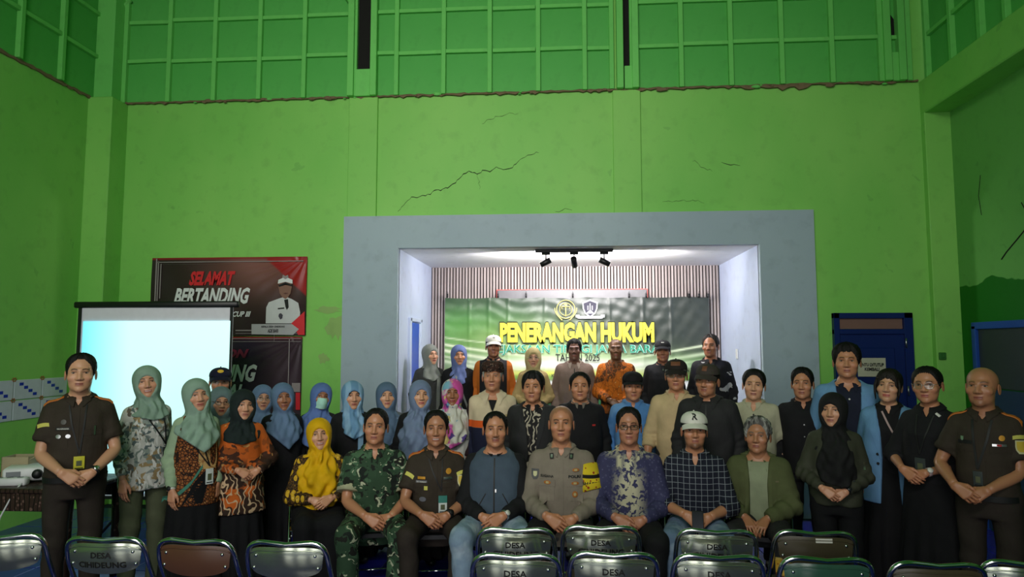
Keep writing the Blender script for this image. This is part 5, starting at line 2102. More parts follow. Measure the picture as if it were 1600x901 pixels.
        def fn(p):
            x, y, z = p.T
            d = smin(ell(p, (0, .016, .024), (.088 * fw, .104, .100)), ell(p, (0, -.012, -.050), (.081 * fw, .088, .082)), .045)
            an = np.arctan2(x, -(y))
            dr = loft(p, tab, 2.2)
            below = ss(-z, .085, .16)
            dr = dr + below * fold * (np.sin(8 * an + 26 * z + seed) + .7 * np.sin(13 * an - 34 * z + 2 * seed) + 0.5 * np.sin(60 * z + 5 * np.sin(3 * an + seed)))
            hz_ = hem + vee * np.abs(x - shear) + np.where(y > 0.02, .09, 0)
            dr = smax(dr, hz_ - z, .006)
            d = smin(d, dr, .028)
            # pinched folds beside the chin
            d = d + 0.0035 * np.sin(55 * np.hypot(x, z + .02) + seed) * ss(-np.abs(z + .07), -.09, -.03) * (y < 0.02)
            op = ell(p, (0, -.118, -.022 + droop), (.0600 * face * fw, .082, .083 * (0.5 + 0.5 * face)))
            # the opening gets narrower at the top
            return smax(d, -op, .010)
        V, Q = surface_nets(fn, (-.26, -.25, hem - .04), (.26, .22, .15), h or 0.0088 / max(self.lod, .8))
        V = relax(V, Q, 1, .4)
        self.hijab_fn = fn
        o = obj(name, raw_mesh(name, self.hx(V), Q), mat, self.root, label)
        if cap is not None:
            # inner cap edge showing above the forehead
            a = np.radians(np.linspace(-62, 62, 22))
            rows = []
            for rr, dy in ((1.0, 0.004), (1.0, -0.004), (.84, -.002)):
                X = .054 * rr * np.sin(a) * self.g['fw']
                Z = -.022 + .080 * rr * np.cos(a)
                ys = np.full(22, -.12)
                for _ in range(40):
                    ys = ys + np.clip(head_sdf(np.stack([X, ys, Z], 1), self.g) * .8, -.01, .03)
                rows.append(np.stack([X, ys - .003 + dy, Z], 1))
            P = np.stack(rows)
            obj('inner_cap', G().grid(self.hx(P.reshape(-1, 3)).reshape(P.shape)), cap, o)
        return o
# ================================================================ the group
def P_(label, px, py, Y, turn=0.0, **kw):
    if 'ground' not in kw and 'seat' not in kw:
        Y = Y * 1.065 + (.13 if Y >= 5.15 else 0)
    p = at(px, py, Y)
    return Person(label, px, py, Y, rz=math.degrees(math.atan2(-p[0], Y)) * kw.pop('face_cam', 0.85) + turn, **kw)


HB = plain('hair_black', (13, 11, 10), .6, spec=.25, bump=.5, bscale=120)
HBR = plain('hair_dark_brown', (24, 18, 15), .55, spec=.3, bump=.5, bscale=120)
HG = cloth('hair_grey', (88, 86, 84), [(('noise', 26, .44, .62, (1, .35, .35), .03), (186, 184, 178)), (('noise', 40, .60, .68, (1, .3, .3)), (60, 58, 56))], rough=.6, bump=.6, bscale=90)
SKM, SKF, SKD, SKL = (190, 132, 100), (202, 148, 118), (156, 104, 76), (206, 154, 122)
SHOE = plain('black_leather', (18, 17, 17), .35)
gold = plain('gold_thread', (212, 150, 50), .45, .3)
silver = plain('silver_metal', (196, 196, 196), .3, 1.0)
white_t = plain('white_thread', (214, 214, 206), .7)
blackl = plain('black_strap', (18, 18, 19), .6)
yel_id = plain('yellow_card', (206, 200, 60), .4)
patch_y = plain('yellow_patch', (206, 200, 96), .7)
patch_s = plain('shield_patch', (206, 176, 60), .6)
white_card = plain('white_card', (214, 222, 220), .4)
watch_w = plain('white_dial', (222, 220, 212), .3)
red_t = plain('red_thread', (180, 40, 40), .7)
orange_t = plain('orange_thread', (222, 110, 40), .7)

UNI = cloth('dark_brown_uniform', (56, 48, 40), rough=.8)
UNIT = cloth('dark_brown_uniform_trousers', (50, 43, 38), rough=.8)
BLK = cloth('black_cloth', (27, 27, 30), rough=.85)
BLK2 = cloth('black_skirt_cloth', (20, 20, 23), rough=.85)
NAVY = cloth('navy_cloth', (30, 34, 52), rough=.85)
CHAR = cloth('charcoal_cloth', (44, 44, 46), rough=.8)
JEAN = cloth('washed_denim', (128, 150, 172), [(('noise', 7, .52, .70), (168, 186, 200))], rough=.9, bump=.35, bscale=22)
JEAN2 = cloth('blue_denim', (102, 124, 152), [(('noise', 7, .52, .70), (150, 170, 190))], rough=.9, bump=.35, bscale=22)
SAGE = cloth('sage_scarf', (132, 158, 142), rough=.8)
SLATE = cloth('slate_blue_scarf', (96, 120, 152), rough=.8)
SLATE2 = cloth('grey_blue_scarf', (112, 128, 158), rough=.8)
SKY = cloth('light_blue_scarf', (104, 144, 180), [(('wave', 3, .55, .8, (1, .4, .6)), (134, 170, 200))], rough=.8)
BLUEH = cloth('mid_blue_scarf', (88, 114, 170), rough=.8)
DKTEAL = cloth('dark_slate_scarf', (84, 106, 132), rough=.8)


def uniform(p, hair=None, short=True):
    p.top('shirt', UNI, sleeve='short', hem=-.05, notch=.030, notch_z=.43, straight=.5, cuff=.72)
    p.collar(UNI, point=.02)
    p.trousers(UNIT)
    obj('belt', belt_geo(p), blackl, p.root)
    p.shoes(SHOE)
    p.strip('placket', UNI, 'shirt', [(-.014, .42), (-.014, -.03)], [(.014, .42), (.014, -.03)], off=.003)
    for x in (-.095, .095):
        p.patch('pocket', UNI, 'shirt', x * p.width, .215, .098, .105, off=.002)
        p.patch('pocket_flap', UNI, 'shirt', x * p.width, .262, .104, .036, off=.005)


def belt_geo(p, tz=-.035):
    tab = np.array(p.torso(.022, -.16, .06, .4))
    zz = np.array([p.tz(tz) - .018, p.tz(tz) + .018])
    an = np.linspace(0, 2 * math.pi, 40, endpoint=False)
    rr = 1 / (np.abs(np.cos(an)) ** 2.4 + np.abs(np.sin(an)) ** 2.4) ** (1 / 2.4)
    rows = [np.stack([np.interp(z, tab[:, 0], tab[:, 1]) * rr * np.cos(an), np.interp(z, tab[:, 0], tab[:, 3]) + np.interp(z, tab[:, 0], tab[:, 2]) * rr * np.sin(an), np.full(40, z)], 1) for z in zz]
    return G().grid(np.stack(rows), closed_u=True)


def lanyard(p, key, x, tz, mat=blackl, neck=.05, top=.44, w=.010):
    p.ribbon('lanyard', mat, key, [(-neck, top), (-neck * .7 + x * .3, (top + tz) / 2 + .03), (x, tz)], w, off=.006)
    p.ribbon('lanyard', mat, key, [(neck, top), (neck * .7 + x * .3, (top + tz) / 2 + .03), (x, tz)], w, off=.006)


def id_card(p, key, x, tz, mat, w=.055, h=.080, pic=None):
    c = p.patch('id_card', mat, key, x, tz, w, h, off=.010)
    p.patch('card_photo', pic or plain('card_print', (90, 96, 70), .5), key, x, tz - .004, w * .5, h * .42, off=.0125, parent=c)
    p.patch('card_line', blk, key, x, tz - .034 * h / .08, w * .75, h * .06, off=.0125, parent=c)
    return c


# ---------------------------------------------------------------- standing, left end
p = P_('person in dark brown short sleeved uniform with a yellow badge card, before the screen', 128, 552, 4.2, 2, head=(0, 0, 0), skin=SKL, width=1.0, face=dict(smile=.15), belly=.02)
p.pose('clasp', dx=.02)
p.build_body()
uniform(p)
p.hair(HB, 'short', top=.020, side=.005, back=.006, lift=.012, seed=1)
for sd in (-1, 1):
    p.shoulder_board(sd, 'shirt', (plain('orange_board', (198, 108, 30), .6), gold))
p.patch('arc_patch', patch_y, 'shirt', -.192, .318, .070, .024, shape='arc', rot=10)
p.patch('badge', plain('dark_emblem', (70, 70, 66), .4, .5), 'shirt', -.075, .335, .032, .034, shape='disc')
p.patch('name_tag', blackl, 'shirt', -.075, .293, .085, .020)
p.word('NUGRAHA', white_t, 'shirt', -.075, .293, .068, .010, off=.009)
for x in (-.100, -.045):
    p.patch('medal', silver, 'shirt', x, .245, .030, .026, off=.008, shape='disc')
p.patch('pen', silver, 'shirt', .105, .275, .010, .060, off=.008)
lanyard(p, 'shirt', .025, .13)
id_card(p, 'shirt', .025, .075, yel_id, .062, .082)
p.band(1, .93, blackl, .026, face=silver)

M = cloth('leaf_print_blouse', (196, 196, 190), [(('cell', 22, .36, .33, (1.5, 1, .8), .10), (140, 152, 144)), (('cell', 25, .80, .82, (.8, 1, 1.6), .10), (160, 138, 100)),
          (('cell', 31, .88, .90, (1.6, 1, .8), .10), (104, 96, 84)), (('cell', 28, .14, .12, (.9, 1, 1.7), .10), (96, 110, 112)), (('cell', 34, .22, .20, (1.7, 1, .8), .1), (222, 222, 218))], rough=.8)
p = P_('person in sage headscarf, leaf print blouse and olive trousers', 234, 570, 4.72, 26, sex='f', head=(-20, -6, 2), face=dict(smile=.7, teeth=1, lip=(160, 60, 66), fw=1.1), cover=.016, skin=SKF, width=.92)
p.hang(-1, .05, .0)
p.hang(1, .0, -.02)
p.build_body(ears=False)
p.top('blouse', M, hem=-.17, straight=1, flare=.05, ease=.014, sleeve='long', cuff=.86, puff=.01)
p.trousers(cloth('olive_trousers', (82, 88, 66)), width=1.06)
p.shoes(SHOE)
p.hijab(SAGE, hem=-.27, vee=.25, side=.80, fold=.007, seed=2, cap=None)
lanyard(p, 'blouse', .10, .16, neck=.07)
id_card(p, 'blouse', .10, .10, plain('dark_card', (60, 66, 66), .4), .05, .08)
bag = obj('shoulder_bag', G().cbox((.19, .06, p.tz(.02)), (.10, .20, .16), b=.03).tube(bez([(.17, .02, p.tz(.1)), (.165, .02, p.tz(.25)), (.13, .01, p.tz(.40))], 6), .008, 6), plain('green_grey_leather', (52, 66, 62), .5), p.root)

# batik vest over pale green sleeves
DIA = cloth('brown_diamond_batik', (140, 80, 40), [(('edge', 46, .13, .08, (1, 1, 1)), (40, 26, 20)), (('vor', 46, .20, .13), (200, 160, 100))], rough=.8)
p = P_('person in sage headscarf with pale green sleeves and brown batik vest', 310, 590, 4.64, 14, sex='f', head=(6, -5, 0), face=dict(smile=.5, lip=(168, 84, 80), fw=1.1), skin=SKF, cover=.016, width=.84)
p.hang(-1, .06, .0)
p.hang(1, .03, -.02)
p.build_body(ears=False)
p.top('sleeves', cloth('pale_green_cloth', (150, 172, 142)), hem=.05, ease=.016, puff=.020, cuff=.95, fold=.007)
p.top('vest', DIA, t=.022, hem=-.22, sleeveless=True, straight=1, flare=.08, key='vest', fold=.003)
p.skirt(BLK2)
p.shoes(SHOE)
p.strip('cream_panel', cloth('cream_batik', (196, 160, 104), [(('vor', 40, .2, .12), (160, 116, 66)), (('edge', 24, .05, .03), (150, 104, 60))]), 'vest', [(.0, .40), (.0, .12), (.03, .06)], [(.125, .40), (.135, .12), (.125, .06)], off=.004)
p.strip('teal_trim', cloth('teal_trim', (70, 128, 110)), 'vest', [(-.20, -.215), (-.05, -.06), (.03, .07)], [(-.19, -.17), (-.04, -.02), (.03, .10)], off=.005)
p.strip('dark_opening', BLK2, 'vest', [(-.10, -.20), (-.02, -.03), (.05, .05)], [(.16, -.20), (.16, -.03), (.14, .05)], off=.003)
p.hijab(SAGE, hem=-.40, vee=.75, side=.86, fold=.007, seed=4, shear=.03)
p.band(-1, .96, plain('white_strap', (214, 212, 206), .5), .02, face=blackl)
lanyard(p, 'vest', .08, .08, neck=.03, top=.25)
id_card(p, 'vest', .08, -.0, white_card, .055, .11)

p = P_('person in navy cap with a yellow badge, half hidden behind three headscarves', 345, 571, 5.5, 0, head=(4, 0, 0), skin=SKM, cover=.03, face=dict(smile=.1, fw=1.1), lod=.8)
p.pose('side')
p.build_body()
p.top('jacket', NAVY, sleeve='long', key='shirt')
p.collar(NAVY)
p.trousers(BLK)
p.shoes(SHOE)
p.hair(HB, 'short', top=.004, side=.006)
p.cap(cloth('navy_cap', (22, 24, 46)), emblem=(plain('yellow_badge', (224, 180, 60), .5), .05, .026, 'disc'))
p.glasses(silver, .019, .013, 3, r=.0011)

p = P_('person in grey green headscarf and brown framed glasses below the navy cap', 344, 603, 5.12, 6, sex='f', head=(6, 3, -3), skin=SKF, cover=.016, face=dict(smile=.1, lip=(140, 40, 46)), lod=.8)
p.pose('side')
p.build_body(ears=False)
p.top('blouse', NAVY)
p.skirt(BLK2)
p.shoes(SHOE)
p.hijab(cloth('grey_green_scarf', (104, 124, 128)), seed=5)
p.glasses(plain('brown_frame', (70, 40, 30), .4), .020, .014, 4)

ORB = cloth('orange_batik', (196, 96, 34), [(('noise', 8, .55, .58, (1, 1, 1), .25), (66, 40, 28)), (('noise', 13, .60, .63, (1, 1, 1), .25), (150, 78, 34)), (('noise', 16, .66, .68, (1, 1, 1), .2), (206, 150, 90)), ([('z', -1, .93, .03), ('noise', 9, .40, .46, (1, 1, 1), .2)], (52, 36, 28)),
            ([('z', -1, .88, .03), ('wave', 7, .80, .92, (1, .3, .35), .25)], (206, 176, 140))], rough=.8)
p = P_('person in black headscarf and orange batik tunic beside the brown batik vest', 378, 607, 4.85, 10, sex='f', head=(10, 4, -2), skin=SKF, cover=.016, face=dict(smile=.05, lip=(170, 100, 92), fw=1.08), width=1.06)
p.pose('clasp', dx=.05, dz=.06)
p.build_body(ears=False)
p.top('tunic', ORB, hem=-.30, straight=1, flare=.10, ease=.020, puff=.008)
p.skirt(BLK2)
p.shoes(SHOE)
p.hijab(cloth('black_scarf', (28, 38, 38)), hem=-.29, vee=.2, side=.84, seed=6)

p = P_('person in slate headscarf and thin round glasses behind the orange batik tunic', 409, 600, 5.55, 4, sex='f', head=(8, 4, 0), skin=SKF, cover=.016, face=dict(smile=.05, lip=(150, 80, 76)), lod=.8)
p.pose('side')
p.build_body(ears=False)
p.top('blouse', NAVY)
p.skirt(BLK2)
p.shoes(SHOE)
p.hijab(SLATE, seed=7, hem=-.34)
p.glasses(silver, .022, .019, 2, r=.0012)

p = P_('person in black dress and slate headscarf standing just left of the face mask', 443, 597, 5.2, 16, sex='f', head=(-4, -2, 0), skin=SKD, cover=.016, face=dict(smile=.35, lip=(140, 76, 70)))
p.hang(-1, 0, -.01)
p.hang(1, 0, -.01)
p.build_body(ears=False)
p.top('dress_top', BLK, hem=-.2, straight=1, ease=.018)
p.skirt(BLK2)
p.shoes(SHOE)
p.hijab(SLATE, hem=-.42, vee=.9, side=.86, seed=8, shear=.02)

p = P_('person in blue headscarf wearing a pale green face mask', 499, 597, 5.45, 4, sex='f', head=(10, 8, 0), skin=SKD, cover=.016)
p.pose('side')
p.build_body(ears=False)
p.top('blouse', BLK)
p.skirt(BLK2)
p.shoes(SHOE)
p.hijab(BLUEH, hem=-.46, vee=.5, side=1.0, seed=9)
# mask: folded sheet over nose and mouth
u, v = np.meshgrid(np.linspace(-1, 1, 17), np.linspace(0, 1, 11))
Xm = .056 * u * (1 - .10 * np.abs(v - .5))
Zm = -.010 - .085 * v - .010 * (1 - u * u) * (v - .3)
Ym = -.108 + .050 * np.abs(u) ** 2.2 - .012 * np.sin(v * math.pi) * (1 - u * u) + .0012 * np.sin(v * 19)
obj('face_mask', G().plate(p.hx(np.stack([Xm, Ym, Zm], 2)[::-1].reshape(-1, 3)).reshape(11, 17, 3), (0, -1, 0), .003), cloth('mask_fabric', (170, 220, 204), bump=.1), p.root, 'pale green surgical mask')

p = P_('person in striped light blue headscarf with a hanging tail over a black dress', 551, 594, 5.3, 14, sex='f', head=(-2, 0, -4), skin=SKF, cover=.016, face=dict(smile=-.15, lip=(150, 70, 68), age=.4))
p.pose('side')
p.build_body(ears=False)
p.top('dress_top', BLK, ease=.018)
p.skirt(BLK2)
p.shoes(SHOE)
p.hijab(SKY, hem=-.36, vee=.6, side=.72, fold=.009, seed=10, cap=BLK)
p.strip('scarf_tail', SKY, 'dress_top', [(.03, .30), (.03, .02)], [(.075, .30), (.07, .02)], off=.018, th=.012)

p = P_('person in dark slate headscarf standing behind the seated camouflage uniform', 604, 596, 5.6, 2, sex='f', head=(6, 0, 0), skin=SKL, cover=.016, face=dict(smile=.1, lip=(170, 80, 84), liner=1))
p.pose('side')
p.build_body(ears=False)
p.top('blouse', cloth('grey_cloth', (84, 92, 96)))
p.skirt(BLK2)
p.shoes(SHOE)
p.hijab(DKTEAL, hem=-.44, vee=.4, side=.9, seed=11)

p = P_('person in long grey blue headscarf over black, beside the flowery scarf', 656, 593, 5.3, 10, sex='f', head=(0, 2, 0), skin=SKL, cover=.016, face=dict(smile=.2, lip=(180, 80, 84), liner=1), width=1.05)
p.pose('side')
p.build_body(ears=False)
p.top('dress_top', BLK, ease=.018)
p.skirt(BLK2)
p.shoes(SHOE)
p.hijab(SLATE2, hem=-.62, vee=.55, side=.95, fold=.009, seed=12, chest=.015, shear=.02)

FLO = cloth('flowery_scarf', (206, 206, 196), [(('noise', 6, .50, .54, (1, 1, 1), .1), (196, 84, 160)), (('noise', 9, .60, .63, (1, 1.3, 1), .1), (90, 70, 140)), (('cell', 14, .18, .15, (1, 1, 1), .1), (120, 170, 190)), (('cell', 17, .85, .87, (1, 1, 1), .1), (206, 190, 120)),
            ([('x', .0, .3, .03), ('z', 1.35, 2.0, .04)], (200, 80, 156))], rough=.7)
p = P_('person in pink and white flowery headscarf and white blouse', 707, 591, 5.5, -2, sex='f', head=(4, 0, 0), skin=SKD, cover=.016, face=dict(smile=.4, lip=(150, 60, 60)))
p.pose('side')
p.build_body(ears=False)
p.top('blouse', cloth('white_blouse', (214, 214, 208), [(('wave', 4, .7, .95, (1, 1, .6)), (186, 186, 182))]), ease=.022, flare=.05, straight=1)
p.skirt(BLK2)
p.shoes(SHOE)
p.hijab(FLO, hem=-.46, vee=.5, side=.8, fold=.009, seed=13)

# ---------------------------------------------------------------- standing men behind the seats
CREAM = cloth('cream_orange_navy_jacket', (206, 190, 160), [(('z', 1.105, 1.165, .002), (222, 92, 34)), (('z', -1, 1.105, .002), (30, 34, 58)), ([('ax', .205, 1, .004)], (40, 24, 28))], rough=.8)
p = P_('person in batik headcloth and cream jacket with an orange stripe', 770, 563, 5.5, 0, skin=SKM, cover=.020, face=dict(smile=-.25, age=1, fw=1.1), head=(-4, 0, 0), width=1.02)
p.pose('side')
p.build_body(hairtone=(120, 116, 110))
p.top('undershirt', BLK, t=.008, neck=.46, key='shirt')
p.top('jacket', CREAM, t=.024, ease=.022, key='jacket', notch=.055, notch_z=.33, straight=1)
p.collar(cloth('cream_collar', (208, 192, 164)), key='jacket', wide=.062, gap=24, point=.035, flare=.012)
p.strip('zipper', blackl, 'jacket', [(-.005, .35), (-.005, -.1)], [(.005, .35), (.005, -.1)], off=.004)
p.patch('round_patch', plain('cream_patch', (186, 170, 120), .7), 'jacket', .118, .285, .06, .06, shape='disc', label='round cream emblem')
p.patch('patch_mark', blackl, 'jacket', .118, .287, .035, .018, off=.006)
p.trousers(NAVY)
p.shoes(SHOE)
p.hair(HG, 'high', top=.004, side=.006)
a = np.linspace(0, 2 * math.pi, 56, endpoint=False)
rows = []
for k, (rr, z) in enumerate(((1.0, .030), (1.06, .034), (1.09, .062), (1.07, .088), (.98, .108), (.80, .120), (.4, .126), (.02, .126))):
    zz = z + (.012 * np.cos(a) + .006 * np.sin(5 * a + k) if k < 5 else 0)
    rows.append(np.stack([.084 * rr * np.sin(a) * 1.03, .012 - .098 * rr * np.cos(a), zz + np.zeros(56)], 1))
Ph = np.stack(rows)
obj('headcloth', G().grid(p.hx(Ph.reshape(-1, 3)).reshape(Ph.shape), closed_u=True), cloth('brown_batik_headcloth', (66, 44, 36), [(('vor', 40, .32, .26, (1, 1, 1), .03), (126, 106, 92)), (('edge', 30, .08, .04, (1, 1, 1), .04), (28, 22, 20))]), p.root)

p = P_('person in dark blazer over a black and white patterned shirt', 833, 580, 5.25, -4, skin=SKM, face=dict(smile=.0, fw=1.12), width=1.08, belly=.02, head=(-4, 0, 0))
p.pose('side')
p.build_body()
p.top('shirt', cloth('swirl_print_shirt', (34, 32, 34), [(('wave', 9, .62, .80, (1, 1, .5), .22), (176, 168, 150)), (('noise', 16, .58, .62, (1, 1, .7), .2), (34, 32, 34))]), notch=.03, neck=.48)
p.collar(BLK)
p.top('blazer', CHAR, t=.030, ease=.026, key='blazer', straight=1, open_=[(-.2, .10), (.05, .028), (.25, .040), (.50, .09)], hem=-.18)
for sd in (-1, 1):
    p.strip('lapel', CHAR, 'blazer', [(sd * .072, .44), (sd * .044, .25), (sd * .030, .07)], [(sd * .105, .40), (sd * .100, .30), (sd * .034, .06)], off=.006)
p.trousers(BLK)
p.shoes(SHOE)
p.hair(HB, 'fringe', top=.026, side=.014, seed=3, lift=.004)

p = P_('person in black sweater with a small red mark and grey collar', 906, 580, 5.55, 0, skin=SKM, face=dict(smile=.05, fw=1.14, jw=1.15, age=.3), width=1.12, belly=.03)
p.pose('side')
p.build_body(scalp=.4)
p.top('sweater', BLK, t=.020, ease=.020, straight=1, key='shirt')
p.collar(cloth('grey_check_collar', (120, 112, 104)), wide=.03)
p.patch('red_mark', red_t, 'shirt', .115, .29, .028, .014)
p.trousers(BLK)
p.shoes(SHOE)
p.hair(HB, 'short', top=.010, side=.004, back=.004, seed=4)

DEN = cloth('denim_shirt', (78, 128, 186), [(('noise', 6, .5, .7), (104, 150, 200))], rough=.8)
p = P_('person in black cap and blue denim shirt behind the navy batik shirt', 988, 577, 5.6, 2, skin=SKM, cover=.030, face=dict(smile=.0, moustache=.25), head=(3, 0, -3))
p.pose('side')
p.build_body()
p.top('shirt', DEN, ease=.016, notch=.02, straight=1)
p.collar(DEN)
p.strip('placket', DEN, 'shirt', [(-.016, .42), (-.016, -.1)], [(.016, .42), (.016, -.1)], off=.004)
for x in (-.095, .095):
    p.patch('pocket', DEN, 'shirt', x, .25, .10, .11, off=.003)
    p.patch('pocket_flap', DEN, 'shirt', x, .30, .105, .04, off=.006)
    p.patch('button', silver, 'shirt', x, .292, .012, .012, off=.009, shape='disc')
p.trousers(NAVY)
p.shoes(SHOE)
p.hair(HB, 'short', top=.004, side=.006)
p.cap(cloth('black_cap', (24, 22, 24)), tilt=-.4)

BEI = cloth('beige_shirt', (196, 172, 132), rough=.85)
p = P_('person in black cap and glasses with a beige rolled sleeve shirt', 1056, 558, 5.42, -2, skin=SKM, cover=.030, face=dict(smile=-.05, age=.7), head=(-2, 0, -2), width=1.04)
p.hang(-1, .08, .03)
p.hang(1)
p.build_body(hairtone=(80, 76, 72))
p.top('shirt', BEI, ease=.018, sleeve='roll', cuff=.45, notch=.028, straight=1, fold=.006)
p.collar(BEI)
p.strip('placket', BEI, 'shirt', [(-.016, .42), (-.016, -.1)], [(.016, .42), (.016, -.1)], off=.003)
p.trousers(CHAR)
p.shoes(SHOE)
p.hair(HG, 'short', top=.004, side=.006)
p.cap(cloth('black_brown_cap', (38, 34, 32)), emblem=(plain('brown_badge', (110, 66, 44), .6), .07, .03, 'rect'), tilt=.2)
p.glasses(silver, .021, .014, 3, r=.0012)

p = P_('person in dark grey cap and charcoal zip jacket right of the beige shirt', 1104, 565, 5.15, -8, skin=SKM, cover=.030, face=dict(smile=.05, moustache=.5, beard=.3), head=(-10, 3, -2), width=1.08)
p.hang(-1)
p.hang(1)
p.build_body()
p.top('jacket', CHAR, t=.036, ease=.036, straight=1, key='shirt', puff=.01, fold=.008)
p.collar(CHAR, wide=.055, stand=.045, gap=20, flare=.02)
p.strip('zipper', blackl, 'shirt', [(-.006, .45), (-.006, -.1)], [(.006, .45), (.006, -.1)], off=.004)
p.trousers(BLK)
p.shoes(SHOE)
p.hair(HB, 'short', top=.004, side=.006)
p.cap(cloth('dark_grey_cap', (62, 56, 52)), emblem=(plain('brown_badge', (110, 66, 44), .6), .035, .034, 'rect'), tilt=.1)

PALE = cloth('pale_khaki_shirt', (178, 176, 150), rough=.85)
p = P_('person in pale khaki shirt standing behind the seated olive green jacket', 1176, 577, 5.45, -4, skin=SKL, face=dict(smile=.1, fw=1.1), head=(0, 3, 0), width=1.04)
p.pose('side')
p.build_body()
p.top('shirt', PALE, ease=.022, sleeve='short', cuff=.85, notch=.036, notch_z=.40, straight=1)
p.collar(PALE, point=.02)
p.patch('button', blackl, 'shirt', 0, .385, .014, .014, shape='disc')
p.trousers(BLK)
p.shoes(SHOE)
p.hair(HB, 'side', top=.024, side=.014, seed=5, lift=.004)

p = P_('person in plain black buttoned shirt standing left of the blue door', 1253, 574, 5.35, -2, skin=SKM, face=dict(smile=-.05, fw=1.03, age=.2), head=(-6, 0, 0))
p.pose('side')
p.build_body()
p.top('shirt', BLK, notch=.03, straight=.8, ease=.018)
p.collar(BLK)
for z in (.05, .2, .3):
    p.patch('button', silver, 'shirt', .0, z, .010, .010, shape='disc')
p.trousers(BLK)
p.shoes(SHOE)
p.hair(HB, 'side', top=.022, side=.008, seed=6, part=.5)

AL = cloth('light_blue_jacket', (104, 148, 192), [(('wave', 60, .6, .9, (1, 1, .02)), (116, 160, 204))], rough=.85)
p = P_('person in light blue jacket over navy, right before the blue door', 1322, 537, 5.15, 0, skin=SKM, face=dict(smile=.0, fw=1.15, jw=1.15), head=(-4, 0, 0), width=1.12, belly=.02)
p.pose('side')
p.build_body()
p.top('shirt', NAVY, notch=.034, neck=.48)
p.collar(NAVY, gap=22)
p.patch('button', white_t, 'shirt', 0, .375, .014, .014, shape='disc')
p.top('jacket', AL, t=.030, ease=.026, key='jacket', straight=1, open_=[(-.2, .11), (.1, .07), (.3, .075), (.50, .09)], hem=-.18)
for sd in (-1, 1):
    p.strip('lapel', AL, 'jacket', [(sd * .084, .44), (sd * .080, .25), (sd * .074, .08)], [(sd * .125, .42), (sd * .125, .28), (sd * .082, .07)], off=.006)
p.trousers(BLK)
p.shoes(SHOE)
p.hair(HB, 'fringe', top=.030, side=.016, seed=7, rough=.002)

OLV = cloth('dark_olive_bomber', (58, 60, 48), rough=.75)
p = P_('person in long black headscarf and dark olive bomber jacket, hands clasped', 1301, 612, 4.65, -2, sex='f', head=(-14, 0, 0), skin=SKF, cover=.016, face=dict(smile=.05, lip=(160, 84, 80)), width=1.1)
p.pose('clasp', dx=-.02, dz=.02)
p.build_body(ears=False)
p.top('jacket', OLV, t=.018, ease=.016, puff=.012, straight=1, hem=-.10, fold=.008)
p.patch('zip_pocket', silver, 'jacket', .175, .22, .012, .05, off=.004)
p.trousers(BLK2, width=1.1)
p.shoes(SHOE)
p.hijab(cloth('black_scarf_long', (27, 27, 28)), hem=-.50, vee=.30, side=.74, seed=14, chest=.030, shear=.03)
p.band(1, .93, blackl, .026, face=plain('dark_dial', (40, 44, 48), .2))

p = P_('person in light blue jacket over a black shirt with a pink bag strap', 1386, 575, 5.0, -8, sex='f', head=(-6, 4, 0), skin=SKL, cover=.016, face=dict(smile=.4, lip=(190, 84, 84), fw=1.04), width=1.05)
p.hang(-1)
p.hang(1)
p.build_body()
p.top('shirt', BLK, notch=.02)
p.collar(BLK)
p.top('jacket', AL, t=.030, ease=.026, key='jacket', straight=1, open_=[(-.3, .07), (.1, .045), (.3, .05), (.50, .085)], hem=-.24, flare=.05)
for sd in (-1, 1):
    p.strip('lapel', AL, 'jacket', [(sd * .080, .43), (sd * .056, .25), (sd * .050, .10)], [(sd * .120, .41), (sd * .115, .30), (sd * .056, .09)], off=.006)
for z in (.06, .13):
    p.patch('button', blackl, 'jacket', -.075, z, .020, .020, shape='disc', off=.006)
p.ribbon('bag_strap', plain('pink_strap', (176, 150, 150), .6), 'shirt', [(-.04, .45), (.0, .36), (.06, .24)], .012, off=.012)
p.patch('button', silver, 'shirt', .005, .20, .012, .012, shape='disc')
p.skirt(BLK2)
p.shoes(SHOE)
p.hair(HBR, 'bangs', top=.016, side=.012, back=.016, seed=8)
for s_ in (-1, 1):
    p.tail(HBR, [(s_ * .066, -.052, .05), (s_ * .078, -.055, .0), (s_ * .076, -.058, -.05), (s_ * .070, -.060, -.10)], [.010, .011, .008, .003])

p = P_('person in round glasses, black rolled sleeve shirt and pale watch', 1449, 571, 4.58, -22, sex='f', head=(6, -2, -2), skin=SKM, cover=.014, face=dict(smile=.0, lip=(170, 84, 84), fw=1.12), width=1.0)
p.pose('clasp', dx=-.05, dz=.05, wide=.8)
p.build_body()
p.top('shirt', BLK, sleeve='roll', cuff=.35, ease=.014, straight=1, hem=-.2, notch=.03)
p.collar(BLK)
p.skirt(BLK2)
p.shoes(SHOE)
p.hair(HB, 'tied', top=.010, side=.006, back=.012, seed=9)
obj('hair_bun', G().ball(p.hx(A(0, .118, .02)[None])[0], (.04, .035, .04), 14, 10), HB, p.root)
p.glasses(silver, .023, .020, 2.2, r=.0013)
lanyard(p, 'shirt', -.03, .18)
id_card(p, 'shirt', -.03, .10, plain('dark_card', (60, 66, 66), .4), .065, .10)
p.ribbon('collar_stripe', white_t, 'shirt', [(.06, .455), (.085, .435)], .012, off=.012, n=5)
p.band(1, .90, plain('pink_strap', (176, 150, 150), .6), .022, face=watch_w)

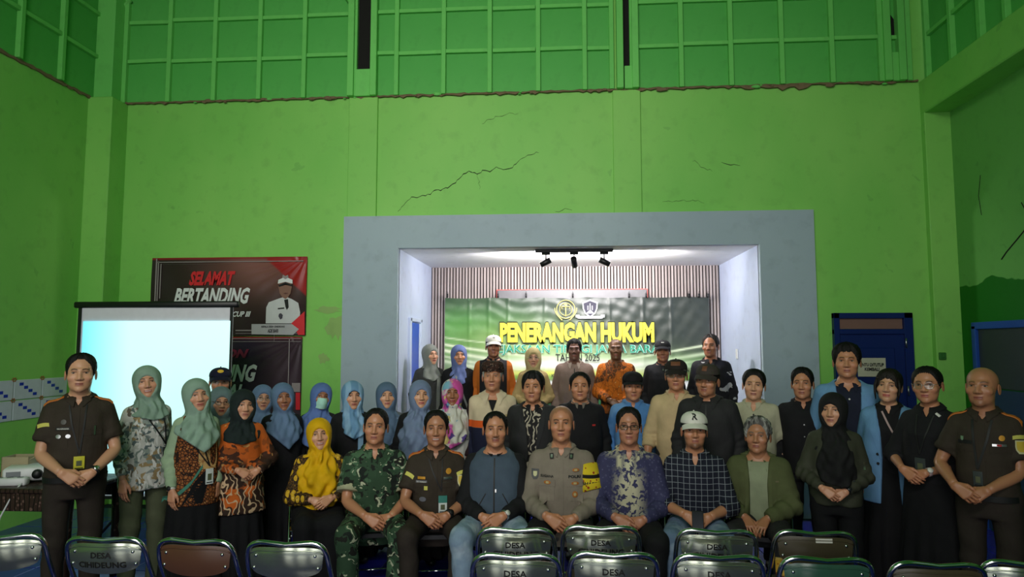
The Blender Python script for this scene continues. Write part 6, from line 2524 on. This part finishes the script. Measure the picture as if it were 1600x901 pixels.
p = P_('person standing in dark brown uniform with a yellow sleeve shield, beside the right wall', 1533, 574, 4.25, -12, skin=(180, 124, 92), cover=.001, face=dict(smile=.35, fw=1.06, beard=.25, brow=.8), head=(-6, 0, 2), belly=.01, width=.92)
p.pose('clasp', dx=-.06, dz=.01)
p.build_body(scalp=.12)
uniform(p)
for sd in (-1, 1):
    p.shoulder_board(sd, 'shirt', (plain('orange_board', (198, 108, 30), .6), plain('dark_bar', (60, 44, 30), .6)))
p.patch('arc_patch', patch_y, 'shirt', .182, .345, .070, .022, shape='arc')
s_ = p.patch('shield_patch', plain('pale_patch', (200, 196, 150), .6), 'shirt', .190, .285, .064, .078, shape='shield')
p.patch('shield_field', patch_s, 'shirt', .190, .287, .050, .060, shape='shield', off=.006, parent=s_)
p.patch('badge', gold, 'shirt', .098, .335, .030, .034, shape='disc')
p.patch('name_tag', blackl, 'shirt', -.090, .300, .075, .022)
p.patch('medal', silver, 'shirt', -.105, .320, .016, .026, shape='shield', off=.006)
rb_ = p.patch('ribbon_bar', silver, 'shirt', .085, .292, .070, .014)
p.patch('bar_mark', red_t, 'shirt', .085, .292, .022, .012, off=.006, parent=rb_)
lanyard(p, 'shirt', -.03, .14, w=.013)
id_card(p, 'shirt', -.03, .08, plain('dark_card', (60, 66, 66), .4), .05, .09)

# ---------------------------------------------------------------- seated front row
SEATED = []


def seat_person(label, px, py, Y=4.78, turn=0, chair_label=None, **kw):
    p = P_(label, px, py, Y, turn, seat=.45, **kw)
    r = p.root
    c = math.cos(r.rotation_euler[2])
    s_ = math.sin(r.rotation_euler[2])
    make_chair(chair_label, (r.location.x + .06 * s_ * -1, r.location.y + .06 * c - .06 * 0, 0), r.rotation_euler[2] + math.pi, words=False, group='chairs under the seated front row')
    return p


YBT = cloth('yellow_batik', (48, 36, 24), [(('vor', 17, .40, .37, (1.5, 1, .8), .06), (216, 172, 46)), (('vor', 17, .13, .10, (1.5, 1, .8), .06), (236, 204, 110)), (('edge', 40, .03, .015), (150, 104, 40))], rough=.8)
p = seat_person('seated person in long yellow headscarf and yellow batik', 501, 652, 5.25, 4, 'folding chair under the seated yellow headscarf', sex='f', head=(2, -4, 2), skin=SKL, cover=.016, face=dict(smile=.7, teeth=1, lip=(170, 70, 74), fw=1.08), width=1.06)
p.pose('clasp', dz=.07, dx=.02, over=1, wide=.9)
p.knee, p.foot = .11, .10
p.build_body(ears=False)
p.top('blouse', YBT, hem=-.14, straight=1, flare=.12, ease=.022, puff=.008, cuff=.9)
p.skirt(BLK2)
p.shoes(SHOE)
p.hijab(cloth('mustard_scarf', (214, 166, 10), rough=.75), hem=-.60, vee=.35, side=.86, fold=.010, seed=15, chest=.04, h=.008)
p.ribbon('scarf_edge', plain('dark_gold_edge', (120, 84, 10), .7), 'blouse', [(.16, .34), (.06, .12), (.01, .03)], .006, off=.035)

CAMO = cloth('forest_camouflage', (50, 74, 54), [(('noise', 10, .52, .54, (1, 1.2, 1), .14), (72, 102, 76)), (('noise', 13, .57, .585, (1.3, 1, 1), .18), (32, 34, 30)), (('noise', 16, .625, .635, (1, 1, 1.7), .22), (184, 188, 160)), (('noise', 9, .38, .37, (1, 1, 1), .12), (28, 36, 32))], rough=.85)
p = seat_person('seated person in green camouflage uniform with folded up pale cuffs', 587, 637, 5.1, 2, 'folding chair under the seated camouflage uniform', head=(-6, 2, 0), skin=SKM, face=dict(smile=.0, fw=1.06, age=.3, jw=1.1), width=1.08)
p.pose('clasp', dx=.03, dz=-.02)
p.build_body(hairtone=(40, 36, 34))
p.top('shirt', CAMO, sleeve='short', hem=-.10, cuff=.72, notch=.035, notch_z=.41, straight=1, ease=.020)
p.collar(CAMO, point=.02)
p.patch('undershirt_patch', cloth('dark_green_tee', (34, 46, 36)), 'shirt', 0, .425, .055, .05, off=.0)
cuffm = cloth('pale_cuff', (172, 172, 140))
for sd in (-1, 1):
    S_, E, *_r = p.arm[sd]
    a_, b_ = S_ + (E - S_) * .58, S_ + (E - S_) * .77
    obj('sleeve_cuff', G().tube([a_, a_ + (b_ - a_) * .02, b_ - (b_ - a_) * .02, b_], np.array([.072, .077, .080, .074]) * p.s, 22), cuffm, p.root)
for x in (-.1, .1):
    p.patch('pocket', CAMO, 'shirt', x, .24, .11, .12, off=.003)
    p.patch('pocket_flap', CAMO, 'shirt', x, .29, .115, .04, off=.006)
p.trousers(CAMO, t=.016)
p.shoes(SHOE)
p.hair(HB, 'short', top=.012, side=.004, back=.004, seed=10)

p = seat_person('seated person in dark brown uniform with a white badge card', 682, 640, 5.1, 0, 'folding chair under the seated dark brown uniform', head=(0, 0, 0), skin=(176, 122, 92), face=dict(smile=.7, teeth=1, age=.3, jw=.98), width=1.0)
p.pose('clasp', dx=0)
p.build_body()
uniform(p)
p.hair(HB, 'short', top=.014, side=.005, back=.005, seed=11)
for sd in (-1, 1):
    p.shoulder_board(sd, 'shirt', (plain('orange_board', (198, 108, 30), .6), red_t))
p.patch('arc_patch', patch_y, 'shirt', -.185, .330, .066, .026, shape='arc', rot=-28)
p.patch('arc_patch', patch_y, 'shirt', .184, .340, .064, .024, shape='arc', rot=14)
s_ = p.patch('shield_patch', plain('pale_patch', (200, 196, 150), .6), 'shirt', .190, .285, .062, .078, shape='shield')
p.patch('shield_field', patch_s, 'shirt', .190, .287, .048, .060, shape='shield', off=.006, parent=s_)
p.patch('badge', gold, 'shirt', .095, .355, .040, .042, shape='disc')
p.patch('wings', gold, 'shirt', -.10, .312, .055, .018, off=.005)
p.patch('name_tag', plain('grey_tag', (120, 118, 126), .5), 'shirt', -.10, .285, .080, .018)
p.word('SUHARTO' if False else 'S. HADI', white_t, 'shirt', -.10, .285, .06, .010, off=.008)
p.patch('medal', silver, 'shirt', .09, .308, .060, .018, off=.005)
p.patch('ribbon_bar', silver, 'shirt', .09, .275, .070, .012)
p.patch('pocket_badge', patch_y, 'shirt', -.068, .243, .026, .028, off=.008)
p.patch('pocket_emblem', plain('grey_emblem', (100, 100, 110), .5), 'shirt', -.09, .165, .05, .034, off=.006, shape='disc')
lanyard(p, 'shirt', .045, .22, w=.008)
c_ = p.patch('id_card', plain('teal_card', (60, 130, 120), .4), 'shirt', .055, .165, .062, .050, off=.012)
id_card(p, 'shirt', .055, .115, white_card, .060, .085)
p.band(1, .90, blackl, .034, face=blackl)

VEST = cloth('blue_grey_vest', (70, 84, 100), rough=.8)
p = seat_person('seated person in blue grey zip vest, black sleeves and pale jeans', 774, 641, 5.1, -2, 'folding chair under the person in the blue grey vest', head=(4, 0, 0), skin=SKM, face=dict(smile=.3, moustache=.7, fw=1.08), width=1.08, belly=.03)
p.pose('clasp', dx=.0, dz=.0, over=1, wide=.85)
p.knee, p.foot = .20, .17
p.build_body(scalp=.35)
p.top('sweater', BLK, ease=.020, t=.012, key='shirt', neck=.485)
p.top('vest', VEST, t=.032, sleeveless=True, straight=1, key='vest', hem=-.10, neck=.487, fold=.004)
p.collar(BLK, wide=.012, stand=.02, gap=12, key='vest', name='neckband')
p.strip('zipper', blackl, 'vest', [(-.005, .45), (-.005, -.08)], [(.005, .45), (.005, -.08)], off=.004)
p.patch('zip_pull', silver, 'vest', .012, .24, .010, .022, off=.010)
for sd in (-1, 1):
    p.ribbon('pocket_seam', blackl, 'vest', [(sd * .06, .22), (sd * .13, .10)], .006, off=.004)
p.trousers(JEAN, t=.016, width=1.05)
p.shoes(SHOE)
p.hair(HB, 'high', top=.006, side=.004, back=.004, seed=12)
p.band(1, .94, silver, .022, face=watch_w, r=.034)

POL = cloth('grey_police_shirt', (132, 122, 110), rough=.8)
p = seat_person('seated person in grey police shirt with a yellow armband', 877, 634, 5.1, -2, 'folding chair under the person in the grey police shirt', head=(0, 0, 2), skin=SKM, cover=.002, face=dict(smile=-.25, brow=1, fw=1.06), width=1.04)
p.pose('clasp', dz=.0)
p.build_body(scalp=.35)
p.top('shirt', POL, hem=-.13, straight=1, flare=.08, ease=.020, notch=.03, notch_z=.43)
p.collar(POL, point=.016, wide=.036)
p.strip('placket', POL, 'shirt', [(-.016, .42), (-.016, -.1)], [(.016, .42), (.016, -.1)], off=.004)
for x in (-.1, .1):
    p.patch('pocket', POL, 'shirt', x, .215, .108, .12, off=.003)
    p.patch('pocket_flap', POL, 'shirt', x, .275, .115, .045, off=.006)
for x in (-.068, .072):
    q_ = p.patch('collar_tab', blackl, 'shirt', x, .442, .028, .034, off=.014, rot=-8 if x > 0 else 8)
    p.patch('collar_mark', silver, 'shirt', x, .442, .014, .020, off=.017, parent=q_)
p.word('SUGIANA', blk, 'shirt', -.10, .318, .095, .017, bold=.03)
p.word('POLRI', blk, 'shirt', .095, .318, .085, .019, bold=.04)
bd = plain('bronze_badge', (190, 120, 60), .45, .3)
for x, z, w_, h_ in ((.105, .358, .05, .022), (-.098, .278, .052, .026), (.100, .275, .055, .024)):
    q_ = p.patch('breast_badge', bd, 'shirt', x, z, w_, h_, off=.009, shape='disc')
    p.patch('badge_centre', plain('cream_patch', (186, 170, 120), .7), 'shirt', x, z, w_ * .4, h_ * .6, off=.011, parent=q_)
q_ = p.patch('round_badge', bd, 'shirt', .098, .205, .040, .044, shape='disc', off=.008)
p.patch('badge_centre', plain('cream_patch', (186, 170, 120), .7), 'shirt', .098, .205, .020, .022, shape='disc', off=.010, parent=q_)
q_ = p.patch('sleeve_patch', plain('grey_patch', (70, 70, 72), .6), 'shirt', -.186, .325, .055, .07, shape='shield')
p.patch('patch_emblem', plain('pale_patch', (200, 196, 150), .6), 'shirt', -.186, .327, .028, .034, shape='shield', off=.006, parent=q_)
S_, E, *_r = p.arm[1]
a_, b_ = S_ + (E - S_) * .12, S_ + (E - S_) * .72
ab = obj('armband', G().tube([a_ + (b_ - a_) * k for k in (0, .02, .35, .7, .98, 1)], np.array([.070, .080, .082, .080, .078, .072]) * p.s, 24), cloth('yellow_armband', (214, 188, 40), [(('vor', 26, .26, .22), (150, 60, 30)), (('z', .86, .885), (30, 26, 20))], bump=.1), p.root)
Vt, F = text_geo('BHABIN', 1.0, bold=.04)
mn, mx = Vt.min(0), Vt.max(0)
c0 = S_ + (E - S_) * .50
th = ((Vt[:, 0] - mn[0]) / (mx[0] - mn[0]) - .5) * 1.5 + .1
obj('lettering', text_mesh('lettering', np.stack([c0[0] + .083 * p.s * np.sin(th), c0[1] - .083 * p.s * np.cos(th), c0[2] + (Vt[:, 1] - mn[1]) / (mx[1] - mn[1]) * .024 - .012], 1), F), blk, ab)
p.trousers(BLK, t=.016)
p.shoes(SHOE)

NB = cloth('navy_lattice_batik', (56, 56, 90), [(('vor', 42, .30, .24), (84, 84, 118)), (('vor', 42, .16, .10), (38, 38, 66)),
           ([('ax', -1, .085, .045), ('z', .60, .90, .06), ('noise', 34, .46, .50, (1, 1, 1), .12)], (196, 190, 162)), ([('ax', -1, .035, .02), ('z', .86, 1.03, .03), ('noise', 34, .46, .50, (1, 1, 1), .12)], (196, 190, 162)),
           ([('ax', .07, .17, .03), ('z', 1.02, 1.2, .03), ('noise', 34, .46, .50, (1, 1, 1), .12)], (196, 190, 162)), ([('ax', .05, .085, .01), ('z', .88, 1.10, .02), ('noise', 14, .46, .50)], (186, 180, 152))], rough=.75)
p = seat_person('seated person in black glasses and navy batik shirt with cream ornament', 982, 636, 5.1, -2, 'folding chair under the person in navy batik', head=(2, 0, 2), skin=(180, 124, 98), face=dict(smile=-.1, fw=1.04), width=1.06)
p.pose('clasp')
p.build_body()
p.top('shirt', NB, hem=-.12, straight=1, flare=.06, ease=.020, notch=.034, notch_z=.42)
p.collar(NB, point=.016)
p.strip('placket', NB, 'shirt', [(-.014, .42), (-.014, -.1)], [(.014, .42), (.014, -.1)], off=.003)
p.trousers(BLK, t=.016)
p.shoes(SHOE)
p.hair(HB, 'short', top=.018, side=.006, back=.006, seed=13, lift=.006)
p.glasses(blackl, .023, .0145, 4, r=.0021)

PLD = cloth('navy_white_check', (27, 30, 44), [(('line', 'x', .040, .0018), (140, 146, 156)), (('line', 'z', .040, .0018), (140, 146, 156))], rough=.85)
p = seat_person('seated person in white cap and navy checked shirt holding a phone', 1084, 639, 5.1, 0, 'folding chair under the person in white cap and checked shirt', head=(2, 0, 2), skin=SKM, cover=.030, face=dict(smile=-.1, moustache=.3, beard=.6, jw=.95), width=.98)
p.pose('clasp', dz=.03, wide=.95)
p.knee, p.foot = .16, .15
for sd in (-1, 1):
    p.arm[sd] = p.arm[sd][:3] + ('grip',) + p.arm[sd][4:]
p.build_body()
p.top('shirt', PLD, sleeve='roll', cuff=.42, hem=-.11, straight=1, flare=.04, notch=.036, notch_z=.40, ease=.020)
p.collar(PLD)
p.trousers(JEAN2, t=.016, width=1.02)
p.shoes(SHOE)
p.hair(HB, 'short', top=.004, side=.006)
p.cap(cloth('white_cap', (222, 220, 210), bump=.1), emblem=(blk, .036, .040, 'rect'), etext='R')
W1, W2 = p.arm[-1][2], p.arm[1][2]
r = p.root
pw = A(*(r.location)) + A(math.cos(r.rotation_euler[2]) * 0 + .105 * math.sin(r.rotation_euler[2]) * 0, 0, 0)
mid = (W1 + W2) / 2 + A(0, -.075, -.020)
c, s_ = math.cos(r.rotation_euler[2]), math.sin(r.rotation_euler[2])
ph = thing('smartphone', 'black phone held in the hands of the person in checked shirt', 'phone', (r.location.x + c * mid[0] - s_ * mid[1], r.location.y + s_ * mid[0] + c * mid[1], mid[2]), r.rotation_euler[2])
ph.rotation_euler[0] = R(-18)
obj('case', G().cbox((0, 0, 0), (.074, .011, .135), b=.004), plain('phone_case', (26, 24, 24), .35), ph)
obj('glass_front', G().cbox((0, -.0062, 0), (.068, .0015, .128)).mesh('glass_front', False), plain('phone_glass', (14, 15, 17), .08), ph)

OLJ = cloth('olive_green_jacket', (84, 90, 58), rough=.85)
p = seat_person('seated person in olive green jacket over a pale green shirt', 1183, 652, 5.22, -4, 'folding chair under the person in the olive green jacket', head=(-6, 0, 2), skin=(176, 122, 92), face=dict(smile=-.2, age=.9, fw=1.08), width=1.06)
p.pose('knees', wide=.7, dx=-.02)
p.build_body(hairtone=(90, 88, 84))
p.top('shirt', cloth('pale_green_tee', (142, 150, 122)), neck=.475, ease=.014)
p.top('jacket', OLJ, t=.034, ease=.030, straight=1, key='jacket', open_=[(-.2, .085), (.1, .062), (.3, .058), (.50, .075)], hem=-.13, flare=.06, fold=.008)
p.collar(OLJ, key='jacket', wide=.06, stand=.02, gap=28, point=.03, flare=.01)
for sd in (-1, 1):
    p.strip('front_facing', OLJ, 'jacket', [(sd * .066, .40), (sd * .064, .25), (sd * .07, -.1)], [(sd * .092, .40), (sd * .090, .25), (sd * .096, -.1)], off=.005)
p.patch('small_logo', plain('dim_logo', (110, 104, 76), .7), 'jacket', .125, .325, .022, .010)
p.trousers(CHAR, t=.016)
p.shoes(SHOE)
p.hair(HG, 'side', top=.028, side=.018, back=.016, seed=14, rough=.003, lift=.004)

# ---------------------------------------------------------------- back row on the stage
ZS_ = ZS


def stage(label, px, py, turn=0, Y=7.95, **kw):
    return P_(label, px, py, Y, turn, ground=ZS_, lod=.8, **kw)


p = stage('person in grey headscarf and dark cardigan by the blue stage door', 672, 537, 16, sex='f', head=(16, 0, 0), skin=SKF, cover=.016, face=dict(lip=(150, 60, 66)))
p.pose('side')
p.build_body(ears=False)
p.top('dress_top', cloth('dark_grey_cardigan', (62, 62, 62)), ease=.02, t=.02)
p.skirt(BLK2)
p.shoes(SHOE)
p.hijab(cloth('stone_grey_scarf', (122, 126, 120)), seed=16, hem=-.30, side=.8)
p.strip('scarf_tail', cloth('stone_grey_scarf', (122, 126, 120)), 'dress_top', [(.05, .36), (.05, -.05)], [(.095, .36), (.09, -.05)], off=.012, th=.012)

p = stage('person on the stage in blue headscarf and black coat with a grey bag strap', 717, 538, 4, sex='f', head=(4, 0, 0), skin=SKM, cover=.016, width=1.1)
p.pose('side')
p.build_body(ears=False)
p.top('coat', BLK, ease=.022, t=.024, straight=1)
p.skirt(BLK2)
p.shoes(SHOE)
p.hijab(cloth('dusty_blue_scarf', (96, 110, 158)), seed=17, hem=-.33, side=.74, vee=.3)
p.ribbon('bag_strap', plain('grey_strap', (126, 126, 124), .6), 'coat', [(-.045, .40), (.02, .22), (.11, -.04)], .022, off=.008)

OB = cloth('orange_black_jacket', (30, 30, 34), [([('ax', .158, 1, .004), ('z', .85, 2)], (196, 108, 40))], rough=.8)
p = stage('person in white cap and black jacket with orange sleeves on the stage', 771, 521, 0, skin=SKD, cover=.030, width=1.04, head=(4, 0, 0))
p.pose('side')
p.build_body()
p.top('jacket', OB, ease=.024, t=.022, straight=1, key='shirt')
p.collar(BLK, wide=.012, stand=.045, gap=10)
p.patch('round_badge', white_card, 'shirt', .085, .325, .050, .050, shape='disc')
p.patch('badge_mark', plain('dark_emblem', (70, 70, 66), .4, .5), 'shirt', .085, .325, .026, .030, shape='disc', off=.006)
p.trousers(BLK)
p.shoes(SHOE)
p.hair(HB, 'short', top=.004, side=.006)
p.cap(cloth('white_cap', (222, 220, 210), bump=.1), emblem=(blk, .03, .02, 'rect'), etext='W')

KH = cloth('khaki_uniform', (176, 152, 104), rough=.8)
p = stage('person in beige headscarf and matching khaki uniform on the stage', 833, 542, 0, sex='f', skin=SKF, cover=.016, head=(2, 0, 0), face=dict(lip=(160, 84, 80)))
p.pose('clasp', dz=.04)
p.build_body(ears=False)
p.top('shirt', KH, ease=.018, t=.02, straight=1, key='shirt')
p.skirt(KH)
p.shoes(SHOE)
p.hijab(cloth('beige_scarf', (182, 164, 116)), seed=18, hem=-.32, side=.78, vee=.35)
p.glasses(silver, .021, .017, 2.2, r=.0011)
p.patch('name_tag', blackl, 'shirt', .08, .25, .05, .012)

TP = cloth('taupe_jacket', (128, 108, 98), rough=.85)
p = stage("person in taupe zip jacket standing before the banner's year", 897, 529, 0, skin=(112, 76, 62), face=dict(moustache=.8, fw=1.0), head=(0, 0, 3), width=1.06)
p.pose('side')
p.build_body()
p.top('jacket', TP, ease=.028, t=.026, straight=1, key='shirt', puff=.01)
p.collar(cloth('pale_taupe_collar', (168, 152, 140)), wide=.05, gap=22)
p.strip('zipper', blackl, 'shirt', [(-.005, .42), (-.005, .3)], [(.005, .42), (.005, .3)], off=.004)
p.trousers(CHAR)
p.shoes(SHOE)
p.hair(HB, 'fringe', top=.022, side=.012, seed=15)

OR2 = cloth('orange_brown_batik', (198, 106, 28), [(('noise', 6, .55, .57, (1, 1, 1), .15), (74, 48, 26)), ([('ax', -1, .12, .02), ('noise', 8, .47, .50, (1, 1, .8), .15)], (84, 52, 26)), (('edge', 20, .06, .03, (1, 1, .6), .1), (150, 78, 24)), (('vor', 24, .14, .08, (1, 1, .6), .1), (216, 176, 110))], rough=.8)
p = stage('person in orange batik shirt on the stage', 962, 529, 0, skin=(118, 80, 54), cover=.004, face=dict(fw=1.02), head=(0, 0, 2), width=1.06)
p.pose('clasp', dz=.02)
p.build_body(scalp=.3)
p.top('shirt', OR2, ease=.022, t=.018, straight=1, notch=.03)
p.collar(OR2)
p.trousers(BLK)
p.shoes(SHOE)

p = stage('person in black cap and black zipped jacket on the stage', 1035, 529, 0, skin=SKD, cover=.028, head=(0, 0, 2), face=dict(age=.5))
p.pose('side')
p.build_body(hairtone=(70, 66, 62))
p.top('jacket', BLK, ease=.024, t=.022, straight=1, key='shirt')
p.collar(BLK, wide=.02, stand=.04, gap=14)
p.patch('zip_pull', silver, 'shirt', 0, .42, .010, .02, off=.008)
p.trousers(BLK)
p.shoes(SHOE)
p.hair(HG, 'short', top=.004, side=.006)
p.cap(BLK, emblem=(white_t, .03, .006, 'rect'))

WB = cloth('black_shirt_white_motif', (26, 26, 30), [(('noise', 5.5, .655, .67, (1.2, 1, 2.0), .1), (170, 170, 170))], rough=.8)
p = stage("person in black shirt with scattered white motifs at the stage's right end", 1110, 522, -6, Y=7.9, skin=SKD, face=dict(moustache=.6, beard=.2), head=(-8, 0, 0), width=1.04)
p.pose('side')
p.build_body()
p.top('shirt', WB, ease=.022, t=.018, straight=1, notch=.03)
p.collar(BLK)
p.trousers(BLK)
p.shoes(SHOE)
p.hair(HBR, 'short', top=.020, side=.012, seed=16)
